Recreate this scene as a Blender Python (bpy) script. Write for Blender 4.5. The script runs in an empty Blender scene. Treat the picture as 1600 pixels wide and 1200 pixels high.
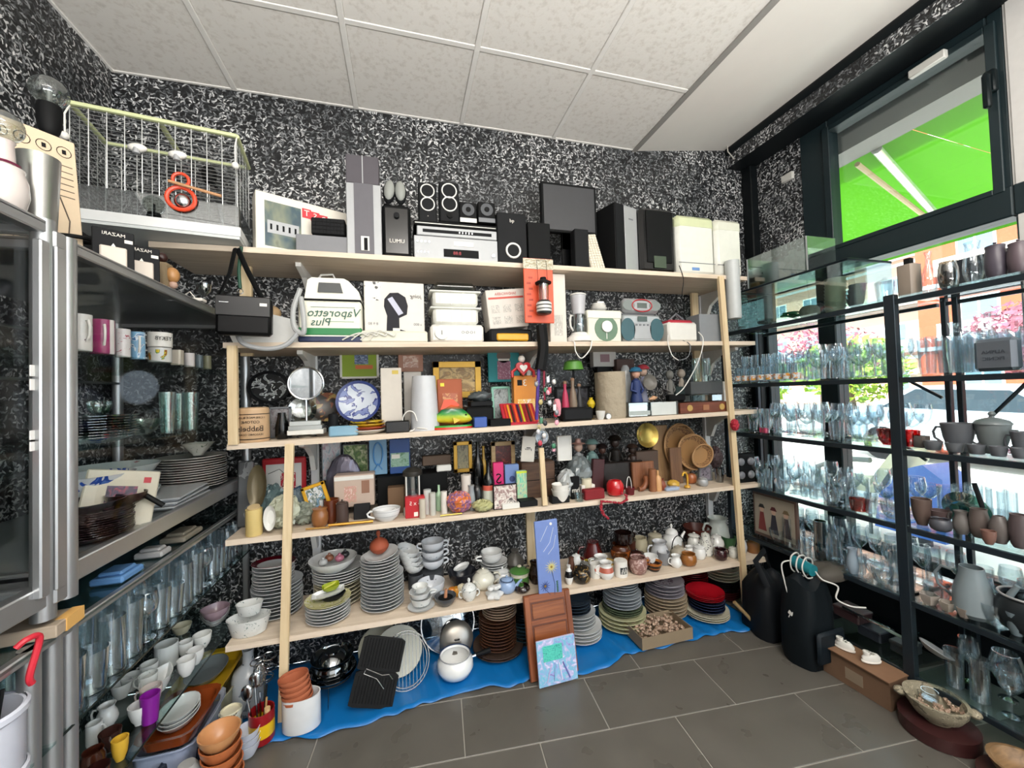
import bpy, bmesh, math, random
from mathutils import Vector, Matrix
random.seed(7)
sc = bpy.context.scene
PI = math.pi
# ---------------------------------------------------------------- camera
H = 1.38; FPX = 614.7; YAW = .2685; PIT = .0252; ROL = .0311
FW = Vector((math.sin(YAW)*math.cos(PIT), math.cos(YAW)*math.cos(PIT), math.sin(PIT)))
RT = Vector((math.cos(YAW), -math.sin(YAW), 0)); UP = RT.cross(FW)
CX = RT*math.cos(ROL) - UP*math.sin(ROL); CY = RT*math.sin(ROL) + UP*math.cos(ROL)
cd = bpy.data.cameras.new('camera'); cam = bpy.data.objects.new('camera', cd); sc.collection.objects.link(cam)
cd.sensor_width = 36; cd.lens = FPX/1600*36; cd.clip_start = .02; cd.clip_end = 200
cam.matrix_world = Matrix(((CX.x, CY.x, -FW.x, 0), (CX.y, CY.y, -FW.y, 0), (CX.z, CY.z, -FW.z, H), (0, 0, 0, 1)))
sc.camera = cam
# ---------------------------------------------------------------- world, sun, lamps, exposure
w = bpy.data.worlds.new('sky'); sc.world = w; w.use_nodes = True
bg = w.node_tree.nodes['Background']; bg.inputs[0].default_value = (.80, .90, 1, 1); bg.inputs[1].default_value = 4.5
def light(kind, name, loc, rot, energy, size=None, col=(1, 1, 1)):
    l = bpy.data.lights.new(name, kind); l.energy = energy; l.color = col
    if kind == 'AREA': l.shape = 'RECTANGLE'; l.size, l.size_y = size
    if kind == 'SUN': l.angle = .01
    o = bpy.data.objects.new(name, l); sc.collection.objects.link(o); o.location = loc; o.rotation_euler = rot
    return o
light('SUN', 'sun', (0, 0, 9), (0.25, -.62, 0), 15, col=(1, .96, .9))
light('AREA', 'ceiling_light_panel', (.5, -.6, 2.98), (0, 0, 0), 34, (1.2, .6), (1, .96, .9))
light('AREA', 'ceiling_light_panel', (-.6, -2.2, 2.98), (0, 0, 0), 34, (1.2, .6), (1, .96, .9))
light('AREA', 'shop_front_daylight', (.6, -4.4, 1.7), (PI/2+.1, 0, 0), 46, (3.6, 2.4), (.93, .97, 1))
light('AREA', 'ceiling_fill', (.5, -1.7, 1.5), (PI, 0, 0), 380, (3, 2), (1, .97, .93))  # added fill aimed at the ceiling from behind the camera, no real fixture
sc.view_settings.view_transform = 'Standard'; sc.view_settings.look = 'None'
sc.view_settings.exposure = 0.03; sc.view_settings.gamma = 1; sc.view_settings.use_curve_mapping = False
sc.cycles.transparent_max_bounces = 24; sc.cycles.max_bounces = 8; sc.cycles.caustics_reflective = False
sc.cycles.caustics_refractive = False; sc.cycles.sample_clamp_indirect = 4
# ---------------------------------------------------------------- picture point -> room point (room planes)
CR, SR = math.cos(ROL), math.sin(ROL)
def ray(px, py):
    ix = (px-800)/FPX; iy = (py-600)/FPX
    return FW + RT*(ix*CR - iy*SR) + UP*(-ix*SR - iy*CR)
def atY(px, py, Y):
    d = ray(px, py); return Vector((d.x*Y/d.y, Y, d.z*Y/d.y + H))
def atX(px, py, X):
    d = ray(px, py); return Vector((X, d.y*X/d.x, d.z*X/d.x + H))
def atZ(px, py, Z):
    d = ray(px, py); q = (Z-H)/d.z; return Vector((d.x*q, d.y*q, Z))
def xat(px, Y, z):            # X where column px meets depth Y and height z
    A = RT*CR - UP*SR - FW*((px-800)/FPX)
    return -(A.y*Y + A.z*(z-H))/A.x
def zat(py, X, Y):
    B = -RT*SR - UP*CR - FW*((py-600)/FPX)
    return H - (B.x*X + B.y*Y)/B.z
def yat(px, X, z):
    A = RT*CR - UP*SR - FW*((px-800)/FPX)
    return -(A.x*X + A.z*(z-H))/A.y
# ---------------------------------------------------------------- materials
def C(r, g=None, b=None):
    if g is None: r, g, b = (int(r[i:i+2], 16) for i in (0, 2, 4))
    f = lambda c: (c/255/12.92) if c/255 <= .04045 else ((c/255+.055)/1.055)**2.4
    return (f(r), f(g), f(b), 1)
_mc = {}
def nt(name):
    m = bpy.data.materials.new(name); m.use_nodes = True
    t = m.node_tree; return m, t, t.nodes['Principled BSDF']
def N(t, ty, **k):
    n = t.nodes.new(ty)
    for a, v in k.items():
        if a == 'i':
            for q, x in v.items(): n.inputs[q].default_value = x
        else: setattr(n, a, v)
    return n
def mat(col, rough=.45, metal=0, var=.06, scale=30, bump=0, coat=0):
    key = (col, rough, metal, var, scale, bump, coat)
    if key in _mc: return _mc[key]
    m, t, b = nt('plain_'+str(col)); c = C(col)
    b.inputs['Roughness'].default_value = rough; b.inputs['Metallic'].default_value = metal
    if max(c[:3]) < .02 and rough > .3: b.inputs['Specular IOR Level'].default_value = .15
    if coat: b.inputs['Coat Weight'].default_value = coat
    tc = N(t, 'ShaderNodeTexCoord'); no = N(t, 'ShaderNodeTexNoise', i={'Scale': scale, 'Detail': 3})
    t.links.new(tc.outputs['Object'], no.inputs['Vector'])
    mx = N(t, 'ShaderNodeMix', data_type='RGBA')
    mx.inputs[6].default_value = tuple(x*(1-var) for x in c[:3])+(1,)
    mx.inputs[7].default_value = tuple(min(1, x*(1+var)) for x in c[:3])+(1,)
    t.links.new(no.outputs[0], mx.inputs[0]); t.links.new(mx.outputs[2], b.inputs['Base Color'])
    if bump:
        bp = N(t, 'ShaderNodeBump', i={'Strength': bump, 'Distance': .01}); t.links.new(no.outputs[0], bp.inputs['Height']); t.links.new(bp.outputs[0], b.inputs['Normal'])
    _mc[key] = m; return m
def ramp(t, stops, interp='LINEAR'):
    r = N(t, 'ShaderNodeValToRGB'); e = r.color_ramp; e.interpolation = interp
    while len(e.elements) < len(stops): e.elements.new(.5)
    for k, (p, c) in enumerate(stops): e.elements[k].position = p; e.elements[k].color = c
    return r
def bands(stops, rough=.3, axis='Z', metal=0):
    """flat colour bands along the object's own box, like fired or printed stripes"""
    key = ('bands', tuple(stops), rough, axis)
    if key in _mc: return _mc[key]
    m, t, b = nt('banded'); b.inputs['Roughness'].default_value = rough; b.inputs['Metallic'].default_value = metal
    tc = N(t, 'ShaderNodeTexCoord'); sp = N(t, 'ShaderNodeSeparateXYZ'); t.links.new(tc.outputs['Generated'], sp.inputs[0])
    r = ramp(t, [(p, C(c)) for p, c in stops], 'CONSTANT'); t.links.new(sp.outputs['XYZ'.index(axis)], r.inputs[0])
    t.links.new(r.outputs[0], b.inputs['Base Color']); _mc[key] = m; return m
def blotch(base, spots, scale=60, amount=.5, rough=.3, zlo=.0, zhi=1., stretch=(1, 1, 1)):
    """painted sprigs or mottling: noise threshold inside a height band"""
    key = ('blotch', base, tuple(spots), scale, amount, rough, zlo, zhi, stretch)
    if key in _mc: return _mc[key]
    m, t, b = nt('mottled'); b.inputs['Roughness'].default_value = rough
    tc = N(t, 'ShaderNodeTexCoord'); mp = N(t, 'ShaderNodeMapping', i={'Scale': stretch}); t.links.new(tc.outputs['Object'], mp.inputs[0])
    no = N(t, 'ShaderNodeTexNoise', i={'Scale': scale, 'Detail': 2, 'Distortion': 1.2}); t.links.new(mp.outputs[0], no.inputs['Vector'])
    a = 1-amount; n = len(spots)
    st = [(0, C(base))]+[(min(.98, a+.02+k*(.1/n)), C(s)) for k, s in enumerate(spots)]
    r = ramp(t, st, 'CONSTANT'); t.links.new(no.outputs[0], r.inputs[0])
    sp = N(t, 'ShaderNodeSeparateXYZ'); t.links.new(tc.outputs['Generated'], sp.inputs[0])
    zr = ramp(t, [(0, (0, 0, 0, 1)), (max(.001, zlo), (1, 1, 1, 1)), (min(.999, zhi), (0, 0, 0, 1))] if zhi < 1 else [(0, (0, 0, 0, 1)), (max(.001, zlo), (1, 1, 1, 1))], 'CONSTANT')
    t.links.new(sp.outputs[2], zr.inputs[0])
    mx = N(t, 'ShaderNodeMix', data_type='RGBA'); mx.inputs[6].default_value = C(base)
    t.links.new(zr.outputs[0], mx.inputs[0]); t.links.new(r.outputs[0], mx.inputs[7]); t.links.new(mx.outputs[2], b.inputs['Base Color'])
    _mc[key] = m; return m
def wood(c1, c2, scale=6, rough=.6, axis=0):
    key = ('wood', c1, c2, scale, rough, axis)
    if key in _mc: return _mc[key]
    m, t, b = nt('wood'); b.inputs['Roughness'].default_value = rough
    tc = N(t, 'ShaderNodeTexCoord'); s = [scale*5]*3; s[axis] = scale*.35
    mp = N(t, 'ShaderNodeMapping', i={'Scale': s}); t.links.new(tc.outputs['Object'], mp.inputs[0])
    no = N(t, 'ShaderNodeTexNoise', i={'Scale': 1.5, 'Detail': 5, 'Distortion': .8}); t.links.new(mp.outputs[0], no.inputs['Vector'])
    r = ramp(t, [(.3, C(c1)), (.7, C(c2))]); t.links.new(no.outputs[0], r.inputs[0]); t.links.new(r.outputs[0], b.inputs['Base Color'])
    bp = N(t, 'ShaderNodeBump', i={'Strength': .15, 'Distance': .004}); t.links.new(no.outputs[0], bp.inputs['Height']); t.links.new(bp.outputs[0], b.inputs['Normal'])
    _mc[key] = m; return m
def glass(tint='F4FAFA', edge=.35, key2=0, base=.05, rough=.02):
    """thin clear glass: transmits, mirrors a little, more towards its edges"""
    key = ('glass', tint, edge, key2, base, rough)
    if key in _mc: return _mc[key]
    m, t, b = nt('clear_glass'); t.nodes.remove(b); out = t.nodes['Material Output']
    tr = N(t, 'ShaderNodeBsdfTransparent'); gl = N(t, 'ShaderNodeBsdfGlossy', i={'Roughness': rough}); gl.inputs[0].default_value = (.95, .98, 1, 1)
    lw = N(t, 'ShaderNodeLayerWeight', i={'Blend': .45})
    r = ramp(t, [(0, C(tint)), (1, tuple(x*.86 for x in C(tint)[:3])+(1,))]); t.links.new(lw.outputs['Facing'], r.inputs[0]); t.links.new(r.outputs[0], tr.inputs[0])
    ma = N(t, 'ShaderNodeMath', operation='MULTIPLY_ADD'); t.links.new(lw.outputs['Facing'], ma.inputs[0]); ma.inputs[1].default_value = edge; ma.inputs[2].default_value = base
    mx = N(t, 'ShaderNodeMixShader'); t.links.new(ma.outputs[0], mx.inputs[0]); t.links.new(tr.outputs[0], mx.inputs[1]); t.links.new(gl.outputs[0], mx.inputs[2])
    t.links.new(mx.outputs[0], out.inputs[0]); _mc[key] = m; return m
def picture(cols, scale=6, seed=0, rough=.4, dist=1.5):
    """a flat printed or painted picture made of soft colour areas"""
    key = ('pic', tuple(cols), scale, seed, rough, dist)
    if key in _mc: return _mc[key]
    m, t, b = nt('print'); b.inputs['Roughness'].default_value = rough
    tc = N(t, 'ShaderNodeTexCoord'); mp = N(t, 'ShaderNodeMapping', i={'Location': (seed*3.1, seed*1.7, seed)}); t.links.new(tc.outputs['Generated'], mp.inputs[0])
    no = N(t, 'ShaderNodeTexNoise', i={'Scale': scale, 'Detail': 3, 'Distortion': dist}); t.links.new(mp.outputs[0], no.inputs['Vector'])
    n = len(cols); r = ramp(t, [(.3+.4*k/max(1, n-1), C(c)) for k, c in enumerate(cols)]); t.links.new(no.outputs[0], r.inputs[0])
    t.links.new(r.outputs[0], b.inputs['Base Color']); _mc[key] = m; return m
def metal(col='C0C2C4', rough=.25):
    return mat(col, rough, 1, .03)
# wall covering: black ground with curled pale flakes
def flake_wall():
    m, t, b = nt('flaked_wall'); L = t.links
    tc = N(t, 'ShaderNodeTexCoord'); sp = N(t, 'ShaderNodeSeparateXYZ'); L.new(tc.outputs['Object'], sp.inputs[0])
    ad = N(t, 'ShaderNodeMath', operation='ADD'); L.new(sp.outputs[0], ad.inputs[0]); L.new(sp.outputs[1], ad.inputs[1])
    cb = N(t, 'ShaderNodeCombineXYZ'); L.new(ad.outputs[0], cb.inputs[0]); L.new(sp.outputs[2], cb.inputs[1])
    big = N(t, 'ShaderNodeTexNoise', i={'Scale': 2.2, 'Detail': 3}); L.new(cb.outputs[0], big.inputs['Vector'])
    dn_ = N(t, 'ShaderNodeTexNoise', i={'Scale': 60, 'Detail': 2}); L.new(cb.outputs[0], dn_.inputs['Vector']); dv = N(t, 'ShaderNodeVectorMath', operation='MULTIPLY_ADD'); L.new(dn_.outputs['Color'], dv.inputs[0]); dv.inputs[1].default_value = (.016, .016, 0); L.new(cb.outputs[0], dv.inputs[2]); cb = dv
    acc = None
    for k, (sca, a, bb, off, br) in enumerate([(33, .52, .15, 0, 1.1), (43, .55, .16, 3.3, 1), (28, .58, .10, 7.1, .75), (58, .6, .2, 11.7, 1.1), (38, .58, .12, 15.9, .8)]):
        ofs = N(t, 'ShaderNodeVectorMath', operation='ADD'); ofs.inputs[1].default_value = (off, off*.37, 0); L.new(cb.outputs[0], ofs.inputs[0])
        vo = N(t, 'ShaderNodeTexVoronoi', voronoi_dimensions='2D', i={'Scale': sca}); L.new(ofs.outputs[0], vo.inputs['Vector'])
        sb = N(t, 'ShaderNodeVectorMath', operation='SUBTRACT'); L.new(ofs.outputs[0], sb.inputs[0]); L.new(vo.outputs['Position'], sb.inputs[1])
        sc_ = N(t, 'ShaderNodeVectorMath', operation='SCALE'); L.new(sb.outputs[0], sc_.inputs[0]); sc_.inputs[3].default_value = sca
        cs = N(t, 'ShaderNodeSeparateColor'); L.new(vo.outputs['Color'], cs.inputs[0])
        an = N(t, 'ShaderNodeMath', operation='MULTIPLY'); L.new(cs.outputs[0], an.inputs[0]); an.inputs[1].default_value = 6.28
        vr = N(t, 'ShaderNodeVectorRotate', rotation_type='Z_AXIS'); L.new(sc_.outputs[0], vr.inputs['Vector']); L.new(an.outputs[0], vr.inputs['Angle'])
        s2 = N(t, 'ShaderNodeSeparateXYZ'); L.new(vr.outputs[0], s2.inputs[0])
        uu = N(t, 'ShaderNodeMath', operation='MULTIPLY'); L.new(s2.outputs[0], uu.inputs[0]); L.new(s2.outputs[0], uu.inputs[1])
        cv = N(t, 'ShaderNodeMath', operation='MULTIPLY_ADD'); L.new(uu.outputs[0], cv.inputs[0]); cv.inputs[1].default_value = (.9, -.7, .3, -.4, .6)[k]; L.new(s2.outputs[1], cv.inputs[2])
        v1 = N(t, 'ShaderNodeMath', operation='DIVIDE'); L.new(cv.outputs[0], v1.inputs[0]); v1.inputs[1].default_value = bb
        v2 = N(t, 'ShaderNodeMath', operation='MULTIPLY'); L.new(v1.outputs[0], v2.inputs[0]); L.new(v1.outputs[0], v2.inputs[1])
        u2 = N(t, 'ShaderNodeMath', operation='MULTIPLY_ADD'); L.new(uu.outputs[0], u2.inputs[0]); u2.inputs[1].default_value = 1/(a*a); L.new(v2.outputs[0], u2.inputs[2])
        mk = N(t, 'ShaderNodeMapRange', i={'From Min': 1.1, 'From Max': .55}); L.new(u2.outputs[0], mk.inputs[0])
        th = N(t, 'ShaderNodeMapRange', i={'From Min': .3, 'From Max': .95, 'To Min': .05*br, 'To Max': br}); L.new(cs.outputs[1], th.inputs[0])
        pr = N(t, 'ShaderNodeMath', operation='MULTIPLY'); L.new(mk.outputs[0], pr.inputs[0]); L.new(th.outputs[0], pr.inputs[1])
        if acc is None: acc = pr
        else:
            q = N(t, 'ShaderNodeMath', operation='MAXIMUM'); L.new(acc.outputs[0], q.inputs[0]); L.new(pr.outputs[0], q.inputs[1]); acc = q
    dn = N(t, 'ShaderNodeMapRange', i={'From Min': .35, 'From Max': .65, 'To Min': .6, 'To Max': 1.1}); L.new(big.outputs[0], dn.inputs[0])
    fin = N(t, 'ShaderNodeMath', operation='MULTIPLY'); L.new(acc.outputs[0], fin.inputs[0]); L.new(dn.outputs[0], fin.inputs[1])
    r = ramp(t, [(0, C('0E0F11')), (.35, C('44474A')), (.65, C('8C8E90')), (.95, C('DADADA'))]); L.new(fin.outputs[0], r.inputs[0]); L.new(r.outputs[0], b.inputs['Base Color'])
    bp = N(t, 'ShaderNodeBump', i={'Strength': .35, 'Distance': .004}); L.new(fin.outputs[0], bp.inputs['Height']); L.new(bp.outputs[0], b.inputs['Normal'])
    b.inputs['Roughness'].default_value = .38
    return m
# ---------------------------------------------------------------- mesh builder
class MB:
    def __init__(s): s.v = []; s.f = []; s.m = []; s.M = None
    def add(s, vs, fs, mi=0):
        n = len(s.v)
        s.v += [tuple(s.M @ Vector(v)) if s.M else tuple(v) for v in vs]
        s.f += [tuple(n+i for i in f) for f in fs]; s.m += [mi]*len(fs); return s
    def box(s, x0, x1, y0, y1, z0, z1, mi=0, bev=0):
        if bev <= 0:
            return s.add([(x, y, z) for z in (z0, z1) for y in (y0, y1) for x in (x0, x1)],
                         [(0, 2, 3, 1), (4, 5, 7, 6), (0, 1, 5, 4), (2, 6, 7, 3), (0, 4, 6, 2), (1, 3, 7, 5)], mi)
        bev = min(bev, (x1-x0)*.45, (y1-y0)*.45, (z1-z0)*.45)
        vs = []; ix = {}
        for i, (x, sx) in enumerate(((x0, 1), (x1, -1))):
            for j, (y, sy) in enumerate(((y0, 1), (y1, -1))):
                for k, (z, sz) in enumerate(((z0, 1), (z1, -1))):
                    for a in range(3):
                        ix[i, j, k, a] = len(vs)
                        p = [x+sx*bev, y+sy*bev, z+sz*bev]; p[a] = (x, y, z)[a]; vs.append(tuple(p))
        fs = []
        for i in (0, 1):
            fs.append([ix[i, 0, 0, 0], ix[i, 1, 0, 0], ix[i, 1, 1, 0], ix[i, 0, 1, 0]])
            fs.append([ix[0, i, 0, 1], ix[1, i, 0, 1], ix[1, i, 1, 1], ix[0, i, 1, 1]])
            fs.append([ix[0, 0, i, 2], ix[1, 0, i, 2], ix[1, 1, i, 2], ix[0, 1, i, 2]])
            for j in (0, 1):
                fs.append([ix[i, j, 0, 0], ix[i, j, 1, 0], ix[i, j, 1, 1], ix[i, j, 0, 1]])
                fs.append([ix[i, 0, j, 0], ix[i, 1, j, 0], ix[i, 1, j, 2], ix[i, 0, j, 2]])
                fs.append([ix[0, i, j, 1], ix[1, i, j, 1], ix[1, i, j, 2], ix[0, i, j, 2]])
                for k in (0, 1): fs.append([ix[i, j, k, 0], ix[i, j, k, 1], ix[i, j, k, 2]])
        return s.add(vs, fs, mi)
    def lathe(s, prof, seg=20, mi=0, c=(0, 0, 0), sx=1, sy=1, mis=None, flute=0, nfl=12, rect=0):
        vs = []; fs = []; ms = []; rows = []
        for r, z in prof:
            if r <= 1e-6: rows.append([len(vs)]); vs.append((c[0], c[1], c[2]+z))
            else:
                row = []
                for k in range(seg):
                    a = 2*PI*k/seg; q = 1+flute*math.cos(nfl*a)
                    ca, sa = math.cos(a), math.sin(a)
                    if rect:
                        e = rect; g = 1/((abs(ca)**e+abs(sa)**e)**(1/e)); ca *= g; sa *= g
                    row.append(len(vs)); vs.append((c[0]+r*q*ca*sx, c[1]+r*q*sa*sy, c[2]+z))
                rows.append(row)
        for i in range(len(rows)-1):
            A, B = rows[i], rows[i+1]; mm = mis[i] if mis else mi
            for k in range(seg):
                k2 = (k+1) % seg
                if len(A) == 1 and len(B) == 1: continue
                if len(A) == 1: fs.append((A[0], B[k], B[k2]))
                elif len(B) == 1: fs.append((A[k], A[k2], B[0]))
                else: fs.append((A[k], A[k2], B[k2], B[k]))
                ms.append(mm)
        n = len(s.m); s.add(vs, fs, mi); s.m[n:] = ms; return s
    def tube(s, pts, r, seg=8, mi=0, closed=False, rr=None, flat=1):
        P = [Vector(p) for p in pts]; n = len(P); vs = []; fs = []; prev = None
        for i, p in enumerate(P):
            d = (P[(i+1) % n]-P[i-1]) if closed else (P[min(i+1, n-1)]-P[max(i-1, 0)])
            d.normalize()
            if prev is None:
                u = d.orthogonal().normalized()
                if abs(d.z) < .9: u = Vector((0, 0, 1)).cross(d).normalized()
            else:
                u = prev-d*prev.dot(d); u = u.normalized() if u.length > 1e-6 else d.orthogonal().normalized()
            prev = u; v = d.cross(u); q = rr[i] if rr else r
            for k in range(seg):
                a = 2*PI*k/seg; vs.append(p+u*(q*math.cos(a))+v*(q*flat*math.sin(a)))
        m = n if closed else n-1
        for i in range(m):
            for k in range(seg):
                a, b = i*seg, ((i+1) % n)*seg; k2 = (k+1) % seg
                fs.append((a+k, a+k2, b+k2, b+k))
        if not closed: fs.append(tuple(range(seg-1, -1, -1))); fs.append(tuple(range((n-1)*seg, n*seg)))
        return s.add(vs, fs, mi)
    def prism(s, poly, t0, t1, axis='Y', mi=0):
        """outline extruded: axis Y -> poly in (x,z); axis X -> poly in (y,z); axis Z -> poly in (x,y)"""
        f = {'Y': lambda a, b, t: (a, t, b), 'X': lambda a, b, t: (t, a, b), 'Z': lambda a, b, t: (a, b, t)}[axis]
        n = len(poly); vs = [f(a, b, t0) for a, b in poly]+[f(a, b, t1) for a, b in poly]
        fs = [tuple(range(n)), tuple(range(2*n-1, n-1, -1))]+[(i, (i+1) % n, n+(i+1) % n, n+i) for i in range(n)]
        return s.add(vs, fs, mi)
    def ball(s, c, r, seg=14, rings=8, mi=0, sz=1, sx=1, sy=1):
        return s.lathe([(r*math.sin(PI*k/rings) if 0 < k < rings else 0, -r*sz*math.cos(PI*k/rings)) for k in range(rings+1)], seg, mi, c, sx, sy)
    def b(s, name, mats, parent=None, loc=(0, 0, 0), rot=(0, 0, 0), smooth=True, ang=38):
        me = bpy.data.meshes.new(name); me.from_pydata(s.v, [], s.f)
        if not isinstance(mats, (list, tuple)): mats = [mats]
        for m in mats: me.materials.append(m)
        if len(mats) > 1: me.polygons.foreach_set('material_index', s.m)
        bm = bmesh.new(); bm.from_mesh(me); bmesh.ops.recalc_face_normals(bm, faces=bm.faces); bm.to_mesh(me); bm.free()
        if smooth:
            me.polygons.foreach_set('use_smooth', [True]*len(me.polygons)); me.set_sharp_from_angle(angle=math.radians(ang))
        me.update()
        return link(name, me, parent, loc, rot)
def link(name, data, parent=None, loc=(0, 0, 0), rot=(0, 0, 0)):
    o = bpy.data.objects.new(name, data); sc.collection.objects.link(o)
    o.location = loc; o.rotation_euler = rot
    if parent: o.parent = parent
    return o
def tag(o, label=None, cat=None, group=None, kind=None):
    if label: o['label'] = label
    if cat: o['category'] = cat
    if group: o['group'] = group
    if kind: o['kind'] = kind
    return o
def thing(name, label, cat, loc=(0, 0, 0), rz=0, group=None, rot=None):
    o = link(name, None, None, loc, rot or (0, 0, rz)); o.empty_display_size = .02
    return tag(o, label, cat, group)
def struct(name, mb, m, parent=None, smooth=False, **k):
    o = mb.b(name, m, parent, smooth=smooth, **k)
    if not parent: o['kind'] = 'structure'
    return o
def ctree(o, loc=None, rz=None, label=None, group=None, parent=None, scale=None):
    c = o.copy(); sc.collection.objects.link(c); c.parent = parent
    if loc is not None: c.location = loc
    if rz is not None: c.rotation_euler = (c.rotation_euler[0], c.rotation_euler[1], rz)
    if scale is not None: c.scale = (scale,)*3 if isinstance(scale, (int, float)) else scale
    if label: c['label'] = label
    if group: c['group'] = group
    for ch in o.children: ctree(ch, parent=c)
    return c
TEXTS = []
def text(body, size, m, parent, loc, rot=(PI/2, 0, 0), mirror=True, ext=.0006, name='lettering', shear=0, sx=1, align='CENTER'):
    cu = bpy.data.curves.new(name, 'FONT'); cu.body = body; cu.size = size; cu.align_x = align; cu.align_y = 'CENTER'
    cu.extrude = ext; cu.shear = shear; cu.resolution_u = 2; cu.materials.append(m)
    o = link(name, cu, parent, loc, rot); o.scale = ((-sx if mirror else sx), 1, 1); TEXTS.append(o); return o
def bake_texts():
    dg = bpy.context.evaluated_depsgraph_get(); new = []
    for o in TEXTS:
        me = bpy.data.meshes.new_from_object(o.evaluated_get(dg)); me.name = 'lettering'; new.append((o, me))
    for o, me in new:
        n = o.name; c = bpy.data.objects.new('tmp', me); sc.collection.objects.link(c); c.parent = o.parent; c.location = o.location; c.rotation_euler = o.rotation_euler; c.scale = o.scale
        bpy.data.objects.remove(o); c.name = n
# ================================================================ SETTING
CEIL = 3.036; WL = -1.353; WB = 2.346; WX = 2.54; KX = 1.5755; EX = 2.35
black = mat('20262A', .45); blackgloss = mat('101214', .25); white = mat('E4E2DE', .4)
alu = mat('B4B6B8', .35, .85, .03); alud = mat('7E8486', .4, .7)
FL = flake_wall()
struct('wall_back', MB().box(WL-.12, WX+.2, WB, WB+.12, 0, 3.4), FL)
struct('wall_left', MB().box(WL-.12, WL, -5, WB, 0, 3.4), FL)
# floor: tiles with recessed joints, laid slightly askew
GM = mat('A09C94', .8); TM = None
def tile_mat():
    m, t, b = nt('floor_tile'); tc = N(t, 'ShaderNodeTexCoord')
    no = N(t, 'ShaderNodeTexNoise', i={'Scale': 7, 'Detail': 3}); oi = N(t, 'ShaderNodeObjectInfo'); va = N(t, 'ShaderNodeVectorMath', operation='MULTIPLY_ADD'); va.inputs[1].default_value = (90, 70, 50); t.links.new(oi.outputs['Random'], va.inputs[0]); t.links.new(tc.outputs['Object'], va.inputs[2]); t.links.new(va.outputs[0], no.inputs['Vector'])
    r = ramp(t, [(.3, C('595650')), (.7, C('605D57'))]); t.links.new(no.outputs[0], r.inputs[0]); t.links.new(r.outputs[0], b.inputs['Base Color'])
    r2 = ramp(t, [(.3, (.25, .25, .25, 1)), (.7, (.42, .42, .42, 1))]); t.links.new(no.outputs[0], r2.inputs[0]); t.links.new(r2.outputs[0], b.inputs['Roughness'])
    return m
TM = tile_mat()
floor = struct('floor', MB().box(WL-.1, 2.6, -5, WB, -.1, -.0025), GM)
TW, TH = .587, .296; ta = math.radians(-5.0)
tb = MB().box(0, TW-.0045, 0, TH-.0045, -.006, 0, bev=.0012); t0 = None
for r in range(-12, 4):
    for c in range(-5, 6):
        u = c*TW + (TW/2 if r % 2 else 0); v = r*TH
        x = .514+u*math.cos(ta)-v*math.sin(ta); y = 1.811+u*math.sin(ta)+v*math.cos(ta)
        if y+.1 > WB-.2 or x < WL+.02 or x+TW > 2.66 or y < -2: continue
        if t0 is None: t0 = tb.b('tile', TM, floor, (x, y, 0), (0, 0, ta), smooth=False); o = t0
        else:
            o = t0.copy(); sc.collection.objects.link(o); o.location = (x, y, 0)
# ceiling: lay-in panels between white bars
def ctile():
    m, t, b = nt('ceiling_panel'); b.inputs['Roughness'].default_value = .9
    tc = N(t, 'ShaderNodeTexCoord'); v = N(t, 'ShaderNodeTexVoronoi', i={'Scale': 70}); no = N(t, 'ShaderNodeTexNoise', i={'Scale': 45, 'Detail': 4})
    t.links.new(tc.outputs['Object'], no.inputs['Vector']); t.links.new(tc.outputs['Object'], v.inputs['Vector'])
    r = ramp(t, [(0, C('B8B4AE')), (.42, C('DAD6D0')), (.5, C('E0DDD8'))]); t.links.new(no.outputs[0], r.inputs[0]); t.links.new(r.outputs[0], b.inputs['Base Color'])
    bp = N(t, 'ShaderNodeBump', i={'Strength': .25, 'Distance': .004}); t.links.new(no.outputs[0], bp.inputs['Height']); t.links.new(bp.outputs[0], b.inputs['Normal'])
    return m
CT = ctile(); CTS = mat('E2DED8', .8, 0, .03, 8)
ceil = struct('ceiling', MB().box(WL-.1, KX+.1, -5, WB+.05, CEIL+.02, CEIL+.05), CT)
GX = [WL]+[-.8245+.6*k for k in range(5)]; GY = [WB, 1.80, 1.2, .6, 0, -.6, -1.2, -1.8]
for i in range(5):
    for j in range(7):
        MB().box(GX[i]+.012, GX[i+1]-.012, GY[j+1]+.012, GY[j]-.012, CEIL-.002, CEIL+.015, bev=.004).b('ceiling_panel', CT, ceil, smooth=False)
bars = [(x, 0) for x in GX]+[(y, 1) for y in GY]
for v, k in bars:
    if k == 0: MB().box(v-.013, v+.013, -1.8, WB, CEIL-.008, CEIL+.01, bev=.002).b('grid_bar', white, ceil, smooth=False)
    else: MB().box(WL, KX, v-.013, v+.013, CEIL-.006, CEIL+.01, bev=.002).b('grid_bar', white, ceil, smooth=False)
# raked white strip by the window, then the dark bulkhead
ZE = 3.14
MB().prism([(KX, CEIL-.004), (EX, ZE), (EX, ZE+.03), (KX, CEIL+.03)], -1.8, 1.795, 'Y', 0).b('raked_panel', CTS, ceil, smooth=False)
MB().prism([(KX, CEIL-.004), (EX, ZE), (EX, ZE+.03), (KX, CEIL+.03)], 1.795, WB, 'Y', 0).b('raked_panel', CTS, ceil, smooth=False)
MB().prism([(KX+.012, CEIL-.012), (KX+.012, CEIL+.02), (KX-.02, CEIL+.02), (KX-.02, CEIL-.012)], -1.8, WB, 'Y').b('grid_bar', mat('8E8C88', .6), ceil, smooth=False)
frame_m = mat('1C2A2E', .4, .2)
struct('trim_1', MB().box(EX+.003, WX+.15, -1.8, WB, 3.0, 3.3).tube([(EX+.015, -1.8, ZE-.02), (EX+.015, WB-.01, ZE-.02)], .035, 12), mat('14181A', .45), smooth=True)
struct('trim_3', MB().box(EX-.001, EX+.003, -1.8, WB, 3.0, ZE-.05), FL)
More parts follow.
